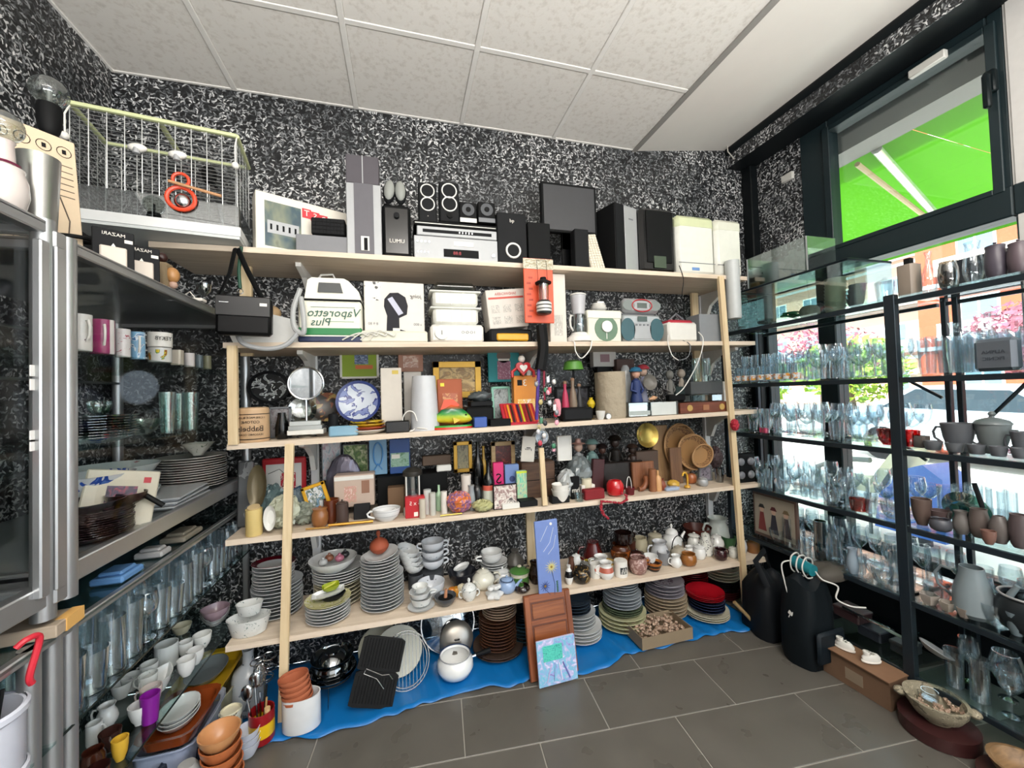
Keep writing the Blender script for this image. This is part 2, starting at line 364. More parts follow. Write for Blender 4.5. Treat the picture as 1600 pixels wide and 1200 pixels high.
MBc = MB().tube([(EX-.035, WB-.05, ZE+.02), (EX-.04, WB-.06, ZE-.05), (EX-.02, WB-.08, ZE-.1), (EX+.03, WB-.06, ZE-.12)], .004, 6)
tag(MBc.b('cable', mat('B9B6AE', .5)), 'thin pale cable looping down at the ceiling corner by the window', 'cable')
# window wall
struct('wall_right', MB().box(WX, WX+.2, 1.94, WB, 2.15, 3.05), FL)
struct('wall_under_window', MB().box(WX, WX+.2, -3, WB, 0, .42), mat('1E2226', .6))
struct('trim_2', MB().box(WX-.06, WX+.06, 2.262, WB-.002, .42, 3.0, bev=.006), mat('101416', .35))
cn = struct('wall_corner', MB().box(2.535, WX+.2, .5, 1.02, 0, 3.0), mat('C9C7C4', .6))
w1 = struct('window_1', MB(), frame_m)
def fr(x0, x1, y0, y1, z0, z1, nm, par, b=.006): return MB().box(x0, x1, y0, y1, z0, z1, bev=b).b(nm, frame_m, par, smooth=False)
fr(WX, WX+.09, 1.765, 1.94, 2.18, 3.0, 'window_frame', w1); fr(WX, WX+.09, 1.03, 1.082, 2.18, 3.0, 'window_frame', w1)
fr(WX, WX+.09, 1.082, 1.765, 2.9256, 3.0, 'window_frame', w1); fr(WX-.01, WX+.1, 1.03, 1.94, 2.075, 2.209, 'window_frame', w1)
fr(WX-.015, WX+.0, 1.75, 1.79, 2.19, 2.95, 'sash_rim', w1, .003); fr(WX-.015, WX, 1.05, 1.085, 2.19, 2.95, 'sash_rim', w1, .003)
fr(WX-.015, WX, 1.085, 1.75, 2.19, 2.215, 'sash_rim', w1, .003); fr(WX-.015, WX, 1.085, 1.75, 2.92, 2.95, 'sash_rim', w1, .003)
MB().box(WX+.04, WX+.046, 1.08, 1.766, 2.2, 2.93).b('window_pane', glass('F6FBFA', .25, base=.03), w1, smooth=False)
MB().box(-.03, 0, -.02, .02, -.05, .05, bev=.006).box(-.055, -.03, -.012, .012, -.12, .03, bev=.006).b('handle', mat('0E1618', .35), w1, (WX-.016, 1.065, 2.68))
MB().box(-.03, 0, -.07, .07, -.02, .02, bev=.004).b('contact_sensor', mat('C9C8C2', .5), w1, (WX-.014, 1.27, 2.93))
w2 = struct('window_2', MB(), frame_m)
fr(WX, WX+.09, 1.775, 1.885, .46, 2.075, 'mullion', w2); fr(WX, WX+.09, 2.235, 2.262, .46, 2.12, 'window_frame', w2)
fr(WX, WX+.09, -1.0, 2.25, .42, .47, 'window_frame', w2); fr(WX, WX+.09, 1.94, 2.25, 2.09, 2.15, 'window_frame', w2)
fr(WX-.01, WX+.1, -1., 1.03, 2.075, 2.209, 'window_frame', w2)
fr(WX, WX+.09, -1.05, -1., .42, 2.1, 'window_frame', w2)
fr(WX, WX+.09, .97, 1.03, .46, 2.075, 'mullion', w2)
MB().box(WX+.04, WX+.046, 1.885, 2.235, .47, 2.1).b('window_pane', glass('F6FBFA', .25, base=.03), w2, smooth=False)
MB().box(WX+.04, WX+.046, 1.03, 1.775, .47, 2.075).b('window_pane', glass('F6FBFA', .25, base=.03), w2, smooth=False)
MB().box(WX+.04, WX+.046, -1, .97, .47, 2.075).b('window_pane', glass('F6FBFA', .25, base=.03), w2, smooth=False)
struct('wall_above_side_window', MB().box(WX, WX+.2, -3, 1.03, 2.209, 3.05), mat('C9C7C4', .6))
tag(MB().box(-.025, 0, -.04, .04, -.025, .025, bev=.004).b('alarm_contact', mat('C9C8C2', .5), loc=(WX-.0, 2.02, 2.78)), 'small white plastic contact sensor on the dark wall beside the upper window', 'sensor')
# rear of the shop, behind the camera
struct('wall_rear', MB().box(WL-.1, WX+.2, -5.1, -5, 0, 3.3), mat('B8B4AC', .8))
# ================================================================ OUTSIDE
struct('street_ground', MB().box(2.75, 40, -30, 40, -.3, -.12), mat('C9C6BE', .9, 0, .1, 3))
struct('sidewalk', MB().box(2.75, 5.2, -30, 40, -.12, 0), mat('CFCBC2', .9, 0, .08, 5))
aw = thing('awning', 'bright green fabric awning with metal arms outside the upper window', 'awning', (2.8, 1.6, 2.9))
def awn():
    m, t, b = nt('awning_fabric'); t.nodes.remove(b); d = N(t, 'ShaderNodeBsdfDiffuse'); d.inputs[0].default_value = C('7AB648')
    tr = N(t, 'ShaderNodeBsdfTranslucent'); tr.inputs[0].default_value = C('84BA4C'); mx = N(t, 'ShaderNodeMixShader', i={0: .6})
    t.links.new(d.outputs[0], mx.inputs[1]); t.links.new(tr.outputs[0], mx.inputs[2]); t.links.new(mx.outputs[0], t.nodes['Material Output'].inputs[0]); return m
AW = awn()
def L(p): return (p[0]-2.8, p[1]-1.6, p[2]-2.9)
for k in range(5):
    y0 = -1+k*1.3; y1 = y0+1.295
    q = [(2.92, y0, 2.90), (2.92, y1, 2.90), (4.5, y1, 2.80), (4.5, y0, 2.80)]
    MB().add([L(p) for p in q]+[L((p[0], p[1], p[2]+.003)) for p in q], [(0, 1, 2, 3), (7, 6, 5, 4), (0, 4, 5, 1), (1, 5, 6, 2), (2, 6, 7, 3), (3, 7, 4, 0)]).b('fabric_panel', AW, aw, smooth=False)
    q = [(4.5, y0, 2.80), (4.5, y1, 2.80), (4.52, y1, 2.55), (4.52, y0, 2.55)]
    MB().add([L(p) for p in q]+[L((p[0]+.004, p[1], p[2])) for p in q], [(0, 1, 2, 3), (7, 6, 5, 4), (0, 4, 5, 1), (1, 5, 6, 2), (2, 6, 7, 3), (3, 7, 4, 0)]).b('valance', AW, aw, smooth=False)
MB().tube([L((4.49, -1, 2.79)), L((4.49, 5.5, 2.79))], .02, 8).b('front_rail', mat('E8E6D8', .4), aw)
MB().box(*[v for p in ((2.745-2.8, 2.92-2.8), (-2.6, 3.9), (2.86-2.9, 3.3-2.9)) for v in p]).b('housing', mat('8E8B88', .6), aw, smooth=False)
p0 = atX(1368, 205, 2.93); p1 = atX(1462, 335, 4.2); p0.z = min(p0.z, 2.86)
MB().tube([L(p0), L(p1)], .028, 10).b('arm', mat('F2F2F0', .2, .6), aw)
p0 = atX(1338, 232, 2.93); p1 = atX(1445, 338, 4.1); p0.z = min(p0.z, 2.83)
MB().tube([L(p0), L(p1)], .016, 8).b('arm', mat('C9B08A', .5), aw)
# apartment block across the street
def building(x, y0, y1, h, col, label):
    b = thing('apartment_building', label, 'building', (x, (y0+y1)/2, -.12)); W = y1-y0
    MB().box(0, 6, -W/2, W/2, 0, h).b('wall', mat(col, .8, 0, .08, 2), b, smooth=False)
    wm = mat('E9EAEA', .5); gm = mat('6F8796', .15)
    fl = int(h//2.9); nw = int(W//2.6)
    for f in range(fl):
        z = .9+f*2.9
        MB().box(-.12, 0, -W/2, W/2, z+2.0, z+2.18).b('ledge', wm, b, smooth=False)
        if f > 0: MB().box(-.7, -.05, -W/2+1, W/2-1, z-.5, z+.25).b('balcony', wm if f % 2 else mat('F0D9C8', .6), b, smooth=False)
        for k in range(nw):
            y = -W/2+1.3+k*2.6
            w_ = MB().box(-.06, .02, y-.62, y+.62, z, z+1.35).b('window_frame', wm, b, smooth=False)
            MB().box(-.08, -.05, y-.54, y-.04, z+.08, z+1.27).box(-.08, -.05, y+.04, y+.54, z+.08, z+1.27).b('pane', gm, w_, smooth=False)
    return b
building(24, -6, 13, 17, 'C85A3C', 'orange-red apartment block with white balconies seen across the street')
building(30, 13.5, 34, 14, 'E0B09A', 'paler salmon apartment block farther along the street')
def leafm(c1, c2):
    m, t, b = nt('leaves'); tc = N(t, 'ShaderNodeTexCoord'); no = N(t, 'ShaderNodeTexNoise', i={'Scale': 3, 'Detail': 4}); t.links.new(tc.outputs['Object'], no.inputs[0])
    r = ramp(t, [(.35, C(c1)), (.65, C(c2))]); t.links.new(no.outputs[0], r.inputs[0]); t.links.new(r.outputs[0], b.inputs['Base Color']); b.inputs['Roughness'].default_value = .6; return m
def tree(x, y, h, r, m, label, seed):
    rd = random.Random(seed); t = thing('tree', label, 'tree', (x, y, -.12), group='street trees beyond the window')
    MB().tube([(0, 0, 0), (.05, .03, h*.3), (-.04, .05, h*.6)], .1, 8, rr=[.14, .1, .06]).b('trunk', mat('6A5646', .9), t)
    b = MB()
    for k in range(1500):
        a, c = rd.random()*2*PI, rd.uniform(-1, 1); q = r*rd.random()**.45; s = math.sqrt(1-c*c)
        p = Vector((q*s*math.cos(a), q*s*math.sin(a), h*.66+q*c*.75)); u = Vector((rd.gauss(0, 1), rd.gauss(0, 1), rd.gauss(0, 1))).normalized(); v = u.orthogonal().normalized(); e = rd.uniform(.07, .14)
        b.add([p-u*e, p+v*e*.6, p+u*e, p-v*e*.6], [(0, 1, 2, 3)])
    b.b('foliage', m, t, smooth=False)
g1 = leafm('5E8A2A', 'B9D24A'); p1_ = leafm('5E2E3A', 'A8586A'); 
for k, (x, y, h, r, m, l) in enumerate([(13, 4.2, 3.6, 1.4, p1_, 'plum red-leaved street tree nearest the orange building'), (12.5, 8.4, 2.9, 1.3, g1, 'green street tree beside the plum one'), (17, 12.5, 4.2, 1.9, p1_, 'plum red-leaved street tree by the far corner'), (12.5, 1.2, 2.6, 1.3, g1, 'yellow-green street tree next to the parked cars'), (12, 11.4, 2.6, 1.3, g1, 'bushy green tree toward the salmon building'), (17, -3, 4.2, 1.9, p1_, 'plum tree farthest along the pavement'), (16.5, 6.4, 3.9, 1.5, p1_, 'taller plum tree in the middle of the row')]): tree(x, y, h, r, m, l, k)
def car(x, y, rz, col, label):
    t = thing('parked_car', label, 'car', (x, y, -.12), rz)
    pm = mat(col, .2, .3, .02, coat=.6)
    o = [(-2.05, .35), (-2.0, .72), (-1.75, .9), (-1.1, .95), (-.5, 1.38), (.75, 1.42), (1.45, 1.02), (1.95, .92), (2.1, .6), (2.05, .32)]
    b = MB(); b.prism(o, -.85, .85, 'Y'); b.b('car_body', pm, t, ang=50)
    g = [(-.98, .97), (-.48, 1.32), (.72, 1.36), (1.3, 1.02)]
    MB().prism(g, -.86, .86, 'Y').b('car_window', mat('26343C', .08), t, smooth=False)
    MB().prism([(-1.08, .98), (-.55, 1.36), (-.53, 1.39), (-1.11, 1.0)], -.7, .7, 'Y').b('windscreen', mat('9FB4BC', .05), t, smooth=False)
    for sx in (-1.3, 1.3):
        for sy in (-.8, .8):
            MB().tube([(sx, sy-.1, .32), (sx, sy+.1, .32)], .32, 18).b('wheel', mat('1C1C1E', .7), t)
            MB().tube([(sx, sy-.105, .32), (sx, sy+.105, .32)], .18, 12).b('hub_cap', metal(), t)
    for sy in (-.6, .6): MB().box(-2.06, -1.98, sy-.18, sy+.18, .6, .74, bev=.03).b('headlight', mat('E8F0F4', .1), t)
car(9.8, 4.2, 1.5, 'DDE4EA', 'white car parked outside beyond the glass shelves')
car(12, 14.5, 1.5, 'D8D2C0', 'cream car parked outside farther along the street')
car(8.6, -1.2, 1.5, 'D04048', 'red car parked closest to the shop window')
t = thing('spring_rider', 'blue rounded ride-on toy standing outside on the pavement', 'ride', (4.2, 2.3, 0))
MB().prism([(-.2, .1), (.28, .1), (.24, .38), (.1, .62), (-.08, .7), (-.2, .6)], -.16, .16, 'X').b('body', mat('2A5AA8', .3), t, ang=60); MB().tube([(0, .05, 0), (0, .05, .12)], .08, 12).b('base', mat('3A3E44', .5), t)
t = thing('garden_chair', 'cream outdoor chair with a bent grey arm on the pavement', 'chair', (4.3, 2.85, 0))
MB().prism([(-.25, .38), (.2, .38), (.26, .44), (-.2, .46), (-.42, .8), (-.48, .78)], -.22, .22, 'X').b('seat', mat('C8C0A0', .5), t, smooth=False); MB().tube([(-.24, .25, .3), (-.24, .22, .55), (-.24, 0, .66), (-.24, -.25, .68)], .025, 8).b('arm', mat('6A6E6A', .5), t)
for s in (-.2, .2):
    for y in (-.2, .2): MB().tube([(s, y, 0), (s, y, .38)], .015, 6).b('leg', mat('6A6E6A', .5), t)
# ================================================================ SHELVING
SF, SB_ = 1.938, 2.332
SZ = [(2.056, 2.06), (1.638, 1.659), (1.203, 1.237), (.800, .788), (.361, .333)]
def sz(i, X): a, b = SZ[i]; return a+(b-a)*(X+.72)/2.8
pine = wood('CDBBA6', 'DFCFBC', 6, .6, 0); pinev = wood('CDB48C', 'E0CCA8', 6, .6, 2)
rack = thing('shelf_unit', 'long pine wall shelf unit with five white-washed boards on thin posts', 'shelf', (0, SF, 0))
ends = [(-1.0, 2.06), (-.74, 2.10), (-.73, 2.09), (-.74, 2.09), (-.745, 2.11)]
for i, (x0, x1) in enumerate(ends):
    za, zb = sz(i, x0), sz(i, x1)
    MB().prism([(x0, za-.024), (x1, zb-.024), (x1, zb), (x0, za)], 0, SB_-SF-.02, 'Y').b('shelf_board', pine, rack, smooth=False)
def post(xa, za, xb, zb, w=.034, nm='post', y=-.012, d=.02, m=None):
    return MB().add([(xa-w/2, y, za), (xa+w/2, y, za), (xa+w/2, y+d, za), (xa-w/2, y+d, za), (xb-w/2, y, zb), (xb+w/2, y, zb), (xb+w/2, y+d, zb), (xb-w/2, y+d, zb)],
                    [(0, 3, 2, 1), (4, 5, 6, 7), (0, 1, 5, 4), (1, 2, 6, 5), (2, 3, 7, 6), (3, 0, 4, 7)]).b(nm, m or pinev, rack, smooth=False)
def postpx(pa, pb, w=.034, **k):
    a, b = atY(*pa, SF-.01), atY(*pb, SF-.01); return post(a.x, a.z, b.x, b.z, w, **k)
postpx((1168, 960), (1127, 432), .036)
postpx((441, 1128), (452, 694), .034)
postpx((364, 695), (362, 540), .036)
post(-.72, 1.6, -.72, 2.035, .05, y=.2)
postpx((852, 790), (846, 700), .026)
post(xat(848, SF, .7), .36, xat(848, SF, .7), .78, .05, y=.2)
post(1.93, 1.24, 1.93, 2.03, .05, y=.3)
# white slotted wall rails with brackets
for x in (xat(490, 2.3, 1.2), xat(828, 2.3, .9), xat(1108, 2.3, 1.2)):
    MB().box(x-.02, x+.02, 2.322-SF, 2.346-SF, .12, 2.03).b('wall_rail', mat('E4E6E8', .4), rack, smooth=False)
    for i in range(5):
        z = sz(i, x)-.024
        if i == 4: continue
        MB().prism([(2.34-SF, z), (2.04-SF, z), (2.04-SF, z-.018), (2.15-SF, z-.04), (2.24-SF, z-.09), (2.28-SF, z-.17), (2.34-SF, z-.17)], x-.012, x+.012, 'X').b('bracket', white, rack, smooth=False)
# ---------------- right rack with glass shelves before the window
RX, RB = 2.06, 2.40
RZ = [1.747, 1.408, 1.097, .77, .459, .14]
rk = thing('glass_shelf_rack', 'dark metal rack with six clear glass shelves standing before the window', 'shelf', (RX, 1.2, 0))
dk = mat('28323A', .35, .5)
def rb(x0, x1, y0, y1, z0, z1, nm, m=None): return MB().box(x0-RX, x1-RX, y0-1.2, y1-1.2, z0, z1, bev=.002).b(nm, m or dk, rk, smooth=False)
rb(RX-.012, RX+.018, 1.19, 1.23, 0, 1.76, 'post')
for y in (1.165, 1.205): rb(RB-.012, RB+.012, y-.01, y+.01, 0, 1.76, 'rear_post')
rb(RX-.012, RX+.018, 2.13, 2.16, 0, 1.76, 'post'); rb(RB-.012, RB+.012, 2.2, 2.22, 0, 1.76, 'rear_post'); rb(RX-.012, RX+.018, .40, .43, 0, 1.76, 'post'); rb(RB-.012, RB+.012, .40, .43, 0, 1.76, 'rear_post')
sg = glass('EEF8F8', .2, base=.04)
for k, z in enumerate(RZ):
    for (a, b) in ((.42, 1.2), (1.225, 2.15)):
        rb(RX-.01, RB+.03, a, b, z-.008, z, 'glass_shelf', sg)
        rb(RX-.008, RX+.012, a, b, z-.032, z-.009, 'shelf_rail'); rb(RB-.01, RB+.01, a, b, z-.026, z-.009, 'shelf_rail')
for (y0, z0, y1, z1) in ((1.23, 1.30, 1.36, 1.39), (1.15, 1.12, .95, 1.39), (1.3, 1.0, 1.42, 1.09), (.75, 1.39, .6, 1.2)):
    MB().tube([(RB-RX, y0-1.2, z0), (RB-RX, y1-1.2, z1)], .007, 6).b('brace', dk, rk)
# ---------------- left: aluminium display cabinets
LX, LYa = -.769, 1.18
def cabinet(y0, y1, z0, z1, shelves, label, doorw=0):
    c = thing('display_cabinet', label, 'cabinet', (LX, y0, z0))
    def bb(x0, x1, a, b, za, zb, nm, m=alu, bev=.003): return MB().box(x0-LX, x1-LX, a-y0, b-y0, za-z0, zb-z0, bev=bev).b(nm, m, c, smooth=False)
    XW_ = WL+.02; t = .03
    bb(LX-t, LX, y0, y1, z1-.03, z1, 'top_rail'); bb(LX-t, LX, y0, y1, z0, z0+.05, 'bottom_rail')
    bb(XW_, LX, y0, y0+.02, z1-.03, z1, 'top_rail'); bb(XW_, LX, y0, y0+.02, z0, z0+.04, 'bottom_rail')
    bb(XW_, LX, y1-.02, y1, z0, z0+.04, 'bottom_rail'); bb(XW_, LX, y1-.02, y1, z1-.03, z1, 'top_rail')
    for (x, y) in ((LX-t/2, y0+t/2), (LX-t/2, y1-t/2), (XW_+t/2, y0+t/2), (XW_+t/2, y1-t/2)):
        MB().tube([(x-LX, y-y0, -.03), (x-LX, y-y0, z1-z0+.004)], .021, 12).b('corner_post', alu, c)
    bb(XW_, LX, y0, y1, z1-.012, z1-.004, 'top_panel', mat('6E7478', .3)); bb(XW_, LX-.02, y0, y1, z0+.02, z0+.035, 'base_panel', mat('6E767A', .35))
    for z in shelves: bb(XW_+.03, LX-.035, y0+.01, y1-.01, z-.006, z, 'glass_shelf', glass('F6FCFA', .1, base=.02), 0)
    bb(LX-.012, LX-.008, y0+.02, y1-.02, z0+.05, z1-.03, 'glass_pane', glass('FFFFFF', .02, base=.006), 0)
    bb(XW_, LX-.02, y0+.008, y0+.012, z0+.04, z1-.03, 'glass_pane', glass('FFFFFF', .02, base=.006), 0)
    bb(XW_, LX-.02, y1-.012, y1-.008, z0+.04, z1-.03, 'glass_pane', glass('FFFFFF', .02, base=.006), 0)
    for z in (z1-.12, z1-.30):
        MB().tube([(XW_-LX+.04, .05, z-z0), (XW_-LX+.04, y1-y0-.05, z-z0)], .006, 6).b('rear_rail', alud, c)
    return c
CZ0, CZ1 = .962, 1.786
cabB = cabinet(LYa, 2.325, CZ0, CZ1, [1.53, 1.268], 'aluminium display cabinet with glass shelves of mugs beside the wooden shelves')
cabA = cabinet(.30, 1.15, CZ0-.02, 1.805, [1.50, 1.24], 'aluminium display cabinet with sliding glass doors, nearer along the wall')
for y in (.79, .83): MB().box(-.005, .012, y, y+.025, .03, .81, bev=.003).b('door_stile', alu, cabA, smooth=False)
for (a, b) in ((1.13, 1.165),): MB().box(-.03, .01, a-.3, b-.3, 0, .845, bev=.004).b('corner_stile', alu, cabA, smooth=False)
def tagwhite(c, y, z): MB().box(0, .002, y-.02, y+.02, z-.012, z+.012).b('price_tag', mat('F0F0EE', .6), c, smooth=False)
tagwhite(cabA, .80, .52); tagwhite(cabA, .80, .49); tagwhite(cabA, .80, .38); tagwhite(cabA, .80, .36)
# lower glass-shelf unit along the left wall
lo = thing('low_glass_rack', 'low aluminium rack with glass shelves of tumblers and cups under the cabinets', 'shelf', (LX, 1.1, 0))
def lb(x0, x1, a, b, za, zb, nm, m=alu, bev=.003): return MB().box(x0-LX, x1-LX, a-1.1, b-1.1, za, zb, bev=bev).b(nm, m, lo, smooth=False)
for (x, y) in ((LX-.015, 1.10), (LX-.015, 1.155), (LX-.015, 1.2), (WL+.04, 1.18)):
    MB().tube([(x-LX, y-1.1, 0), (x-LX, y-1.1, .87)], .018, 12).b('post', alu, lo)
lb(LX-.03, LX-.005, 2.28, 2.305, 0, .87, 'post'); lb(LX-.03, LX-.005, .25, .28, 0, .87, 'post'); lb(WL+.02, WL+.04, .25, .28, 0, .87, 'post')
for z in (.87,):
    lb(LX-.02, LX, .25, 2.3, z-.02, z, 'shelf_rail'); lb(WL+.02, LX, .25, 2.3, z-.01, z-.003, 'glass_shelf', glass('CFE0DC', .3, base=.08), 0)
for z in (.636, .3775):
    lb(LX-.004, LX+.002, 1.16, 2.3, z-.007, z, 'shelf_edge', mat('15201F', .2)); lb(WL+.02, LX, .27, 2.3, z-.007, z-.0005, 'glass_shelf', glass('E4F0EE', .15, base=.03), 0)
    lb(WL+.02, WL+.03, .27, 2.3, z-.02, z-.008, 'shelf_rail', alud)
tag(MB().box(0, .52, 0, .09, 0, .028, bev=.002).box(.5, .522, .03, .091, -.0005, .0285, mi=1).b('plank', [wood('9A8C7C', 'B0A18E', 5, .7, 0), mat('D8A860', .7)], loc=(-1.27, 1.07, .872), rot=(0, 0, .1), smooth=False), 'grey weathered plank with a raw yellow end wedged under the display cabinet', 'plank')
# ================================================================ OBJECT HELPERS
CF = dict(closed=True, top='f')
def base_z(i, X): return sz(i, X) if isinstance(i, int) else i
def B(name, label, cat, l, r, t, i, Y, d, m, bev=.003, rz=0, lean=0, pb=None, group=None, roll=0, smooth=False):
    """box-bodied thing whose front face spans picture columns l..r at depth Y; local x centred, y 0..d, z 0..h"""
    z0 = base_z(i, xat((l+r)/2, Y, 1.2)) if i is not None else 1.2
    for _ in range(3):
        a, b = xat(l, Y, z0+.05), xat(r, Y, z0+.05); X = (a+b)/2
        if pb is not None: z0 = zat(pb, X, Y)
        elif i is not None: z0 = base_z(i, X)
    h = zat(t, X, Y)-z0; w_ = abs(b-a); z0 += .0008
    if lean: h /= math.cos(lean)
    o = MB().box(-w_/2, w_/2, 0, d, 0, h, bev=bev).b(name, m, None, (X, Y, z0), (-lean, roll, rz), smooth=smooth)
    tag(o, label, cat, group); o['w'] = w_; o['h'] = h
    return o, w_, h
OUT = {
 'tumbler': [(.78, 0), (.8, .04), (1, 1)], 'straight': [(.95, 0), (1, .04), (1, 1)], 'mug': [(.9, 0), (.98, .05), (1, .3), (1, 1)],
 'bowl': [(.42, 0), (.44, .08), (.72, .3), (.93, .7), (1, 1)], 'widebowl': [(.55, 0), (.6, .08), (.85, .5), (.97, .92), (1, 1)],
 'cup': [(.5, 0), (.55, .06), (.82, .3), (.96, .65), (1, 1)], 'teapot': [(.55, 0), (.6, .05), (.88, .22), (1, .48), (.92, .72), (.62, .93), (.5, 1)],
 'jug': [(.62, 0), (.66, .04), (.93, .2), (1, .38), (.86, .62), (.66, .8), (.66, .88), (.8, 1)], 'pot': [(.6, 0), (.85, .12), (1, .42), (.95, .75), (.8, .92), (.84, 1)],
 'vase': [(.5, 0), (.75, .15), (1, .4), (.7, .7), (.35, .85), (.45, 1)], 'bottle': [(.95, 0), (1, .04), (1, .55), (.85, .66), (.35, .76), (.32, .95), (.36, 1)],
 'cone': [(.3, 0), (.34, .1), (1, 1)], 'basin': [(.7, 0), (.78, .06), (.95, .8), (1, 1)], 'coffee': [(.7, 0), (.95, .1), (.9, .5), (.6, .85), (.55, 1)],
 'wine': [(.78, 0), (.76, .015), (.12, .05), (.09, .42), (.35, .48), (.9, .62), (1, .78), (.86, 1)], 'coupe': [(.7, 0), (.68, .02), (.1, .06), (.09, .5), (.4, .56), (.9, .75), (1, 1)],
 'flute': [(1.1, 0), (1.05, .012), (.2, .03), (.17, .3), (.6, .36), (.95, .7), (.9, 1)], 'balloon': [(.55, 0), (.52, .02), (.1, .05), (.1, .3), (.6, .38), (.96, .58), (1, .68), (.72, 1)],
 'plantpot': [(.72, 0), (.95, .78), (1, .78), (1, 1)], 'apple': [(.55, .0), (.85, .12), (1, .42), (.95, .72), (.7, .95), (.4, 1)], 'carafe': [(.75, 0), (.8, .03), (1, .22), (.9, .42), (.35, .7), (.3, .88), (.5, 1)],
 'beer': [(.8, 0), (.86, .05), (.8, .15), (1, 1)], 'square': [(.9, 0), (1, .05), (1, 1)], 'dish': [(.6, 0), (.62, .1), (.8, .3), (1, 1)],
}
def wall_prof(kind, R, h, t=.003, closed=False):
    o = [(r*R, z*h) for r, z in OUT[kind]]
    if closed: return [(0, 0)]+o+[(0, h)]
    inn = [(max(.0005, r-t), max(z, t*1.6)) for r, z in reversed(o)]
    return [(0, 0)]+o+inn+[(0, t*1.6)]
def rad(px, w, X, Y):
    d = FW.x*X+FW.y*Y; ix = (px-800)/FPX; return .5*w*d/FPX/math.sqrt(1+ix*ix*.9)
def handle(o, R, h, a, m, r=.0045, z0=.25, z1=.82, out=.5, flat=1, nm='handle', rr=1):
    c, s = math.cos(a), math.sin(a); e = R*out
    P = [(R*.93*rr, z1*h), (R+e*.6, z1*h+.01*h), (R+e, (z1*.7+z0*.3)*h), (R+e*.85, (z1*.3+z0*.7)*h), (R*.95*rr, z0*h)]
    return MB().tube([(p*c, p*s, z) for p, z in P], r, 7, flat=flat).b(nm, m, o)
def spout(o, R, h, a, m, big=1, z0=.35, z1=.95, out=.75, nm='spout'):
    c, s = math.cos(a), math.sin(a)
    P = [(R*.8, z0*h), (R*1.15, (z0*.75+z1*.25)*h), (R*(1+out*.55), (z0*.3+z1*.7)*h), (R*(1+out), z1*h)]
    return MB().tube([(p*c, p*s, z) for p, z in P], .01, 10, rr=[R*.3*big, R*.2*big, R*.14*big, R*.11*big]).b(nm, m, o)
def lid(o, R, h, m, k=.5, hh=.35, z=1.0, nm='lid'):
    q = R*k
    return MB().lathe([(0, 0), (q*1.06, 0), (q*1.06, .003), (q*.9, q*hh*.6), (q*.4, q*hh), (q*.14, q*hh*1.1), (q*.13, q*hh*1.25), (q*.24, q*hh*1.6), (q*.16, q*hh*1.95), (0, q*hh*2.05)], 16).b(nm, m, o, (0, 0, z*h+.0005))
def V(name, label, cat, px, w, t, i, Y, kind, m, group=None, hd=None, sp=None, li=None, R=None, h=None, th=.003, seg=20, hm=None, closed=False, sx=1, sy=1, flute=0, nfl=12, rect=0, hout=.5, tilt=None, top='back', lh=.35):
    """turned thing placed by picture column, depth and shelf"""
    z0 = base_z(i, xat(px, Y, 1.2)); X = xat(px, Y, z0+.04); z0 = base_z(i, X)
    if R is None: R = rad(px, w, X, Y)
    if h is None: h = max(.012, zat(t, X, Y+(R*.8 if top == 'back' and not closed else 0))-z0)
    return VX(name, label, cat, (X, Y, z0+.0008), R, h, kind, m, group, hd, sp, li, th, seg, hm, closed, sx, sy, flute, nfl, rect, hout, tilt, lh)
def VX(name, label, cat, loc, R, h, kind, m, group=None, hd=None, sp=None, li=None, th=.003, seg=20, hm=None, closed=False, sx=1, sy=1, flute=0, nfl=12, rect=0, hout=.5, tilt=None, lh=.35):
    o = MB().lathe(wall_prof(kind, R, h, th, closed), seg, sx=sx, sy=sy, flute=flute, nfl=nfl, rect=rect).b(name, m, None, loc, tilt or (0, 0, 0))
    m0 = m[0] if isinstance(m, (list, tuple)) else m; hm = hm or m0
    if hd is not None:
        for a in (hd if isinstance(hd, (list, tuple)) else [hd]): handle(o, R, h, a, hm, r=max(.003, R*.09), out=hout)
    if sp is not None: spout(o, R, h, sp, m0)
    if li is not None: lid(o, R, h, hm if li < 0 else m0, abs(li), lh)
    return tag(o, label, cat, group)
def RIM(px, py, w, z0, h): # rim centre picture point -> location, radius
    p = atZ(px, py, z0+h); return (p.x, p.y, z0+.0008), rad(px, w, p.x, p.y)
def plate_mb(d, oval=1, deep=0, rect=0, flute=0):
    R = d/2
    return MB().lathe([(0, 0), (R*.55, 0), (R*.58, .002), (R*.72, .006+deep*.5), (R, .018+deep), (R, .0205+deep), (R*.7, .0095+deep*.5), (R*.56, .005), (0, .004)], 28, sy=oval, rect=rect, flute=flute, nfl=14)
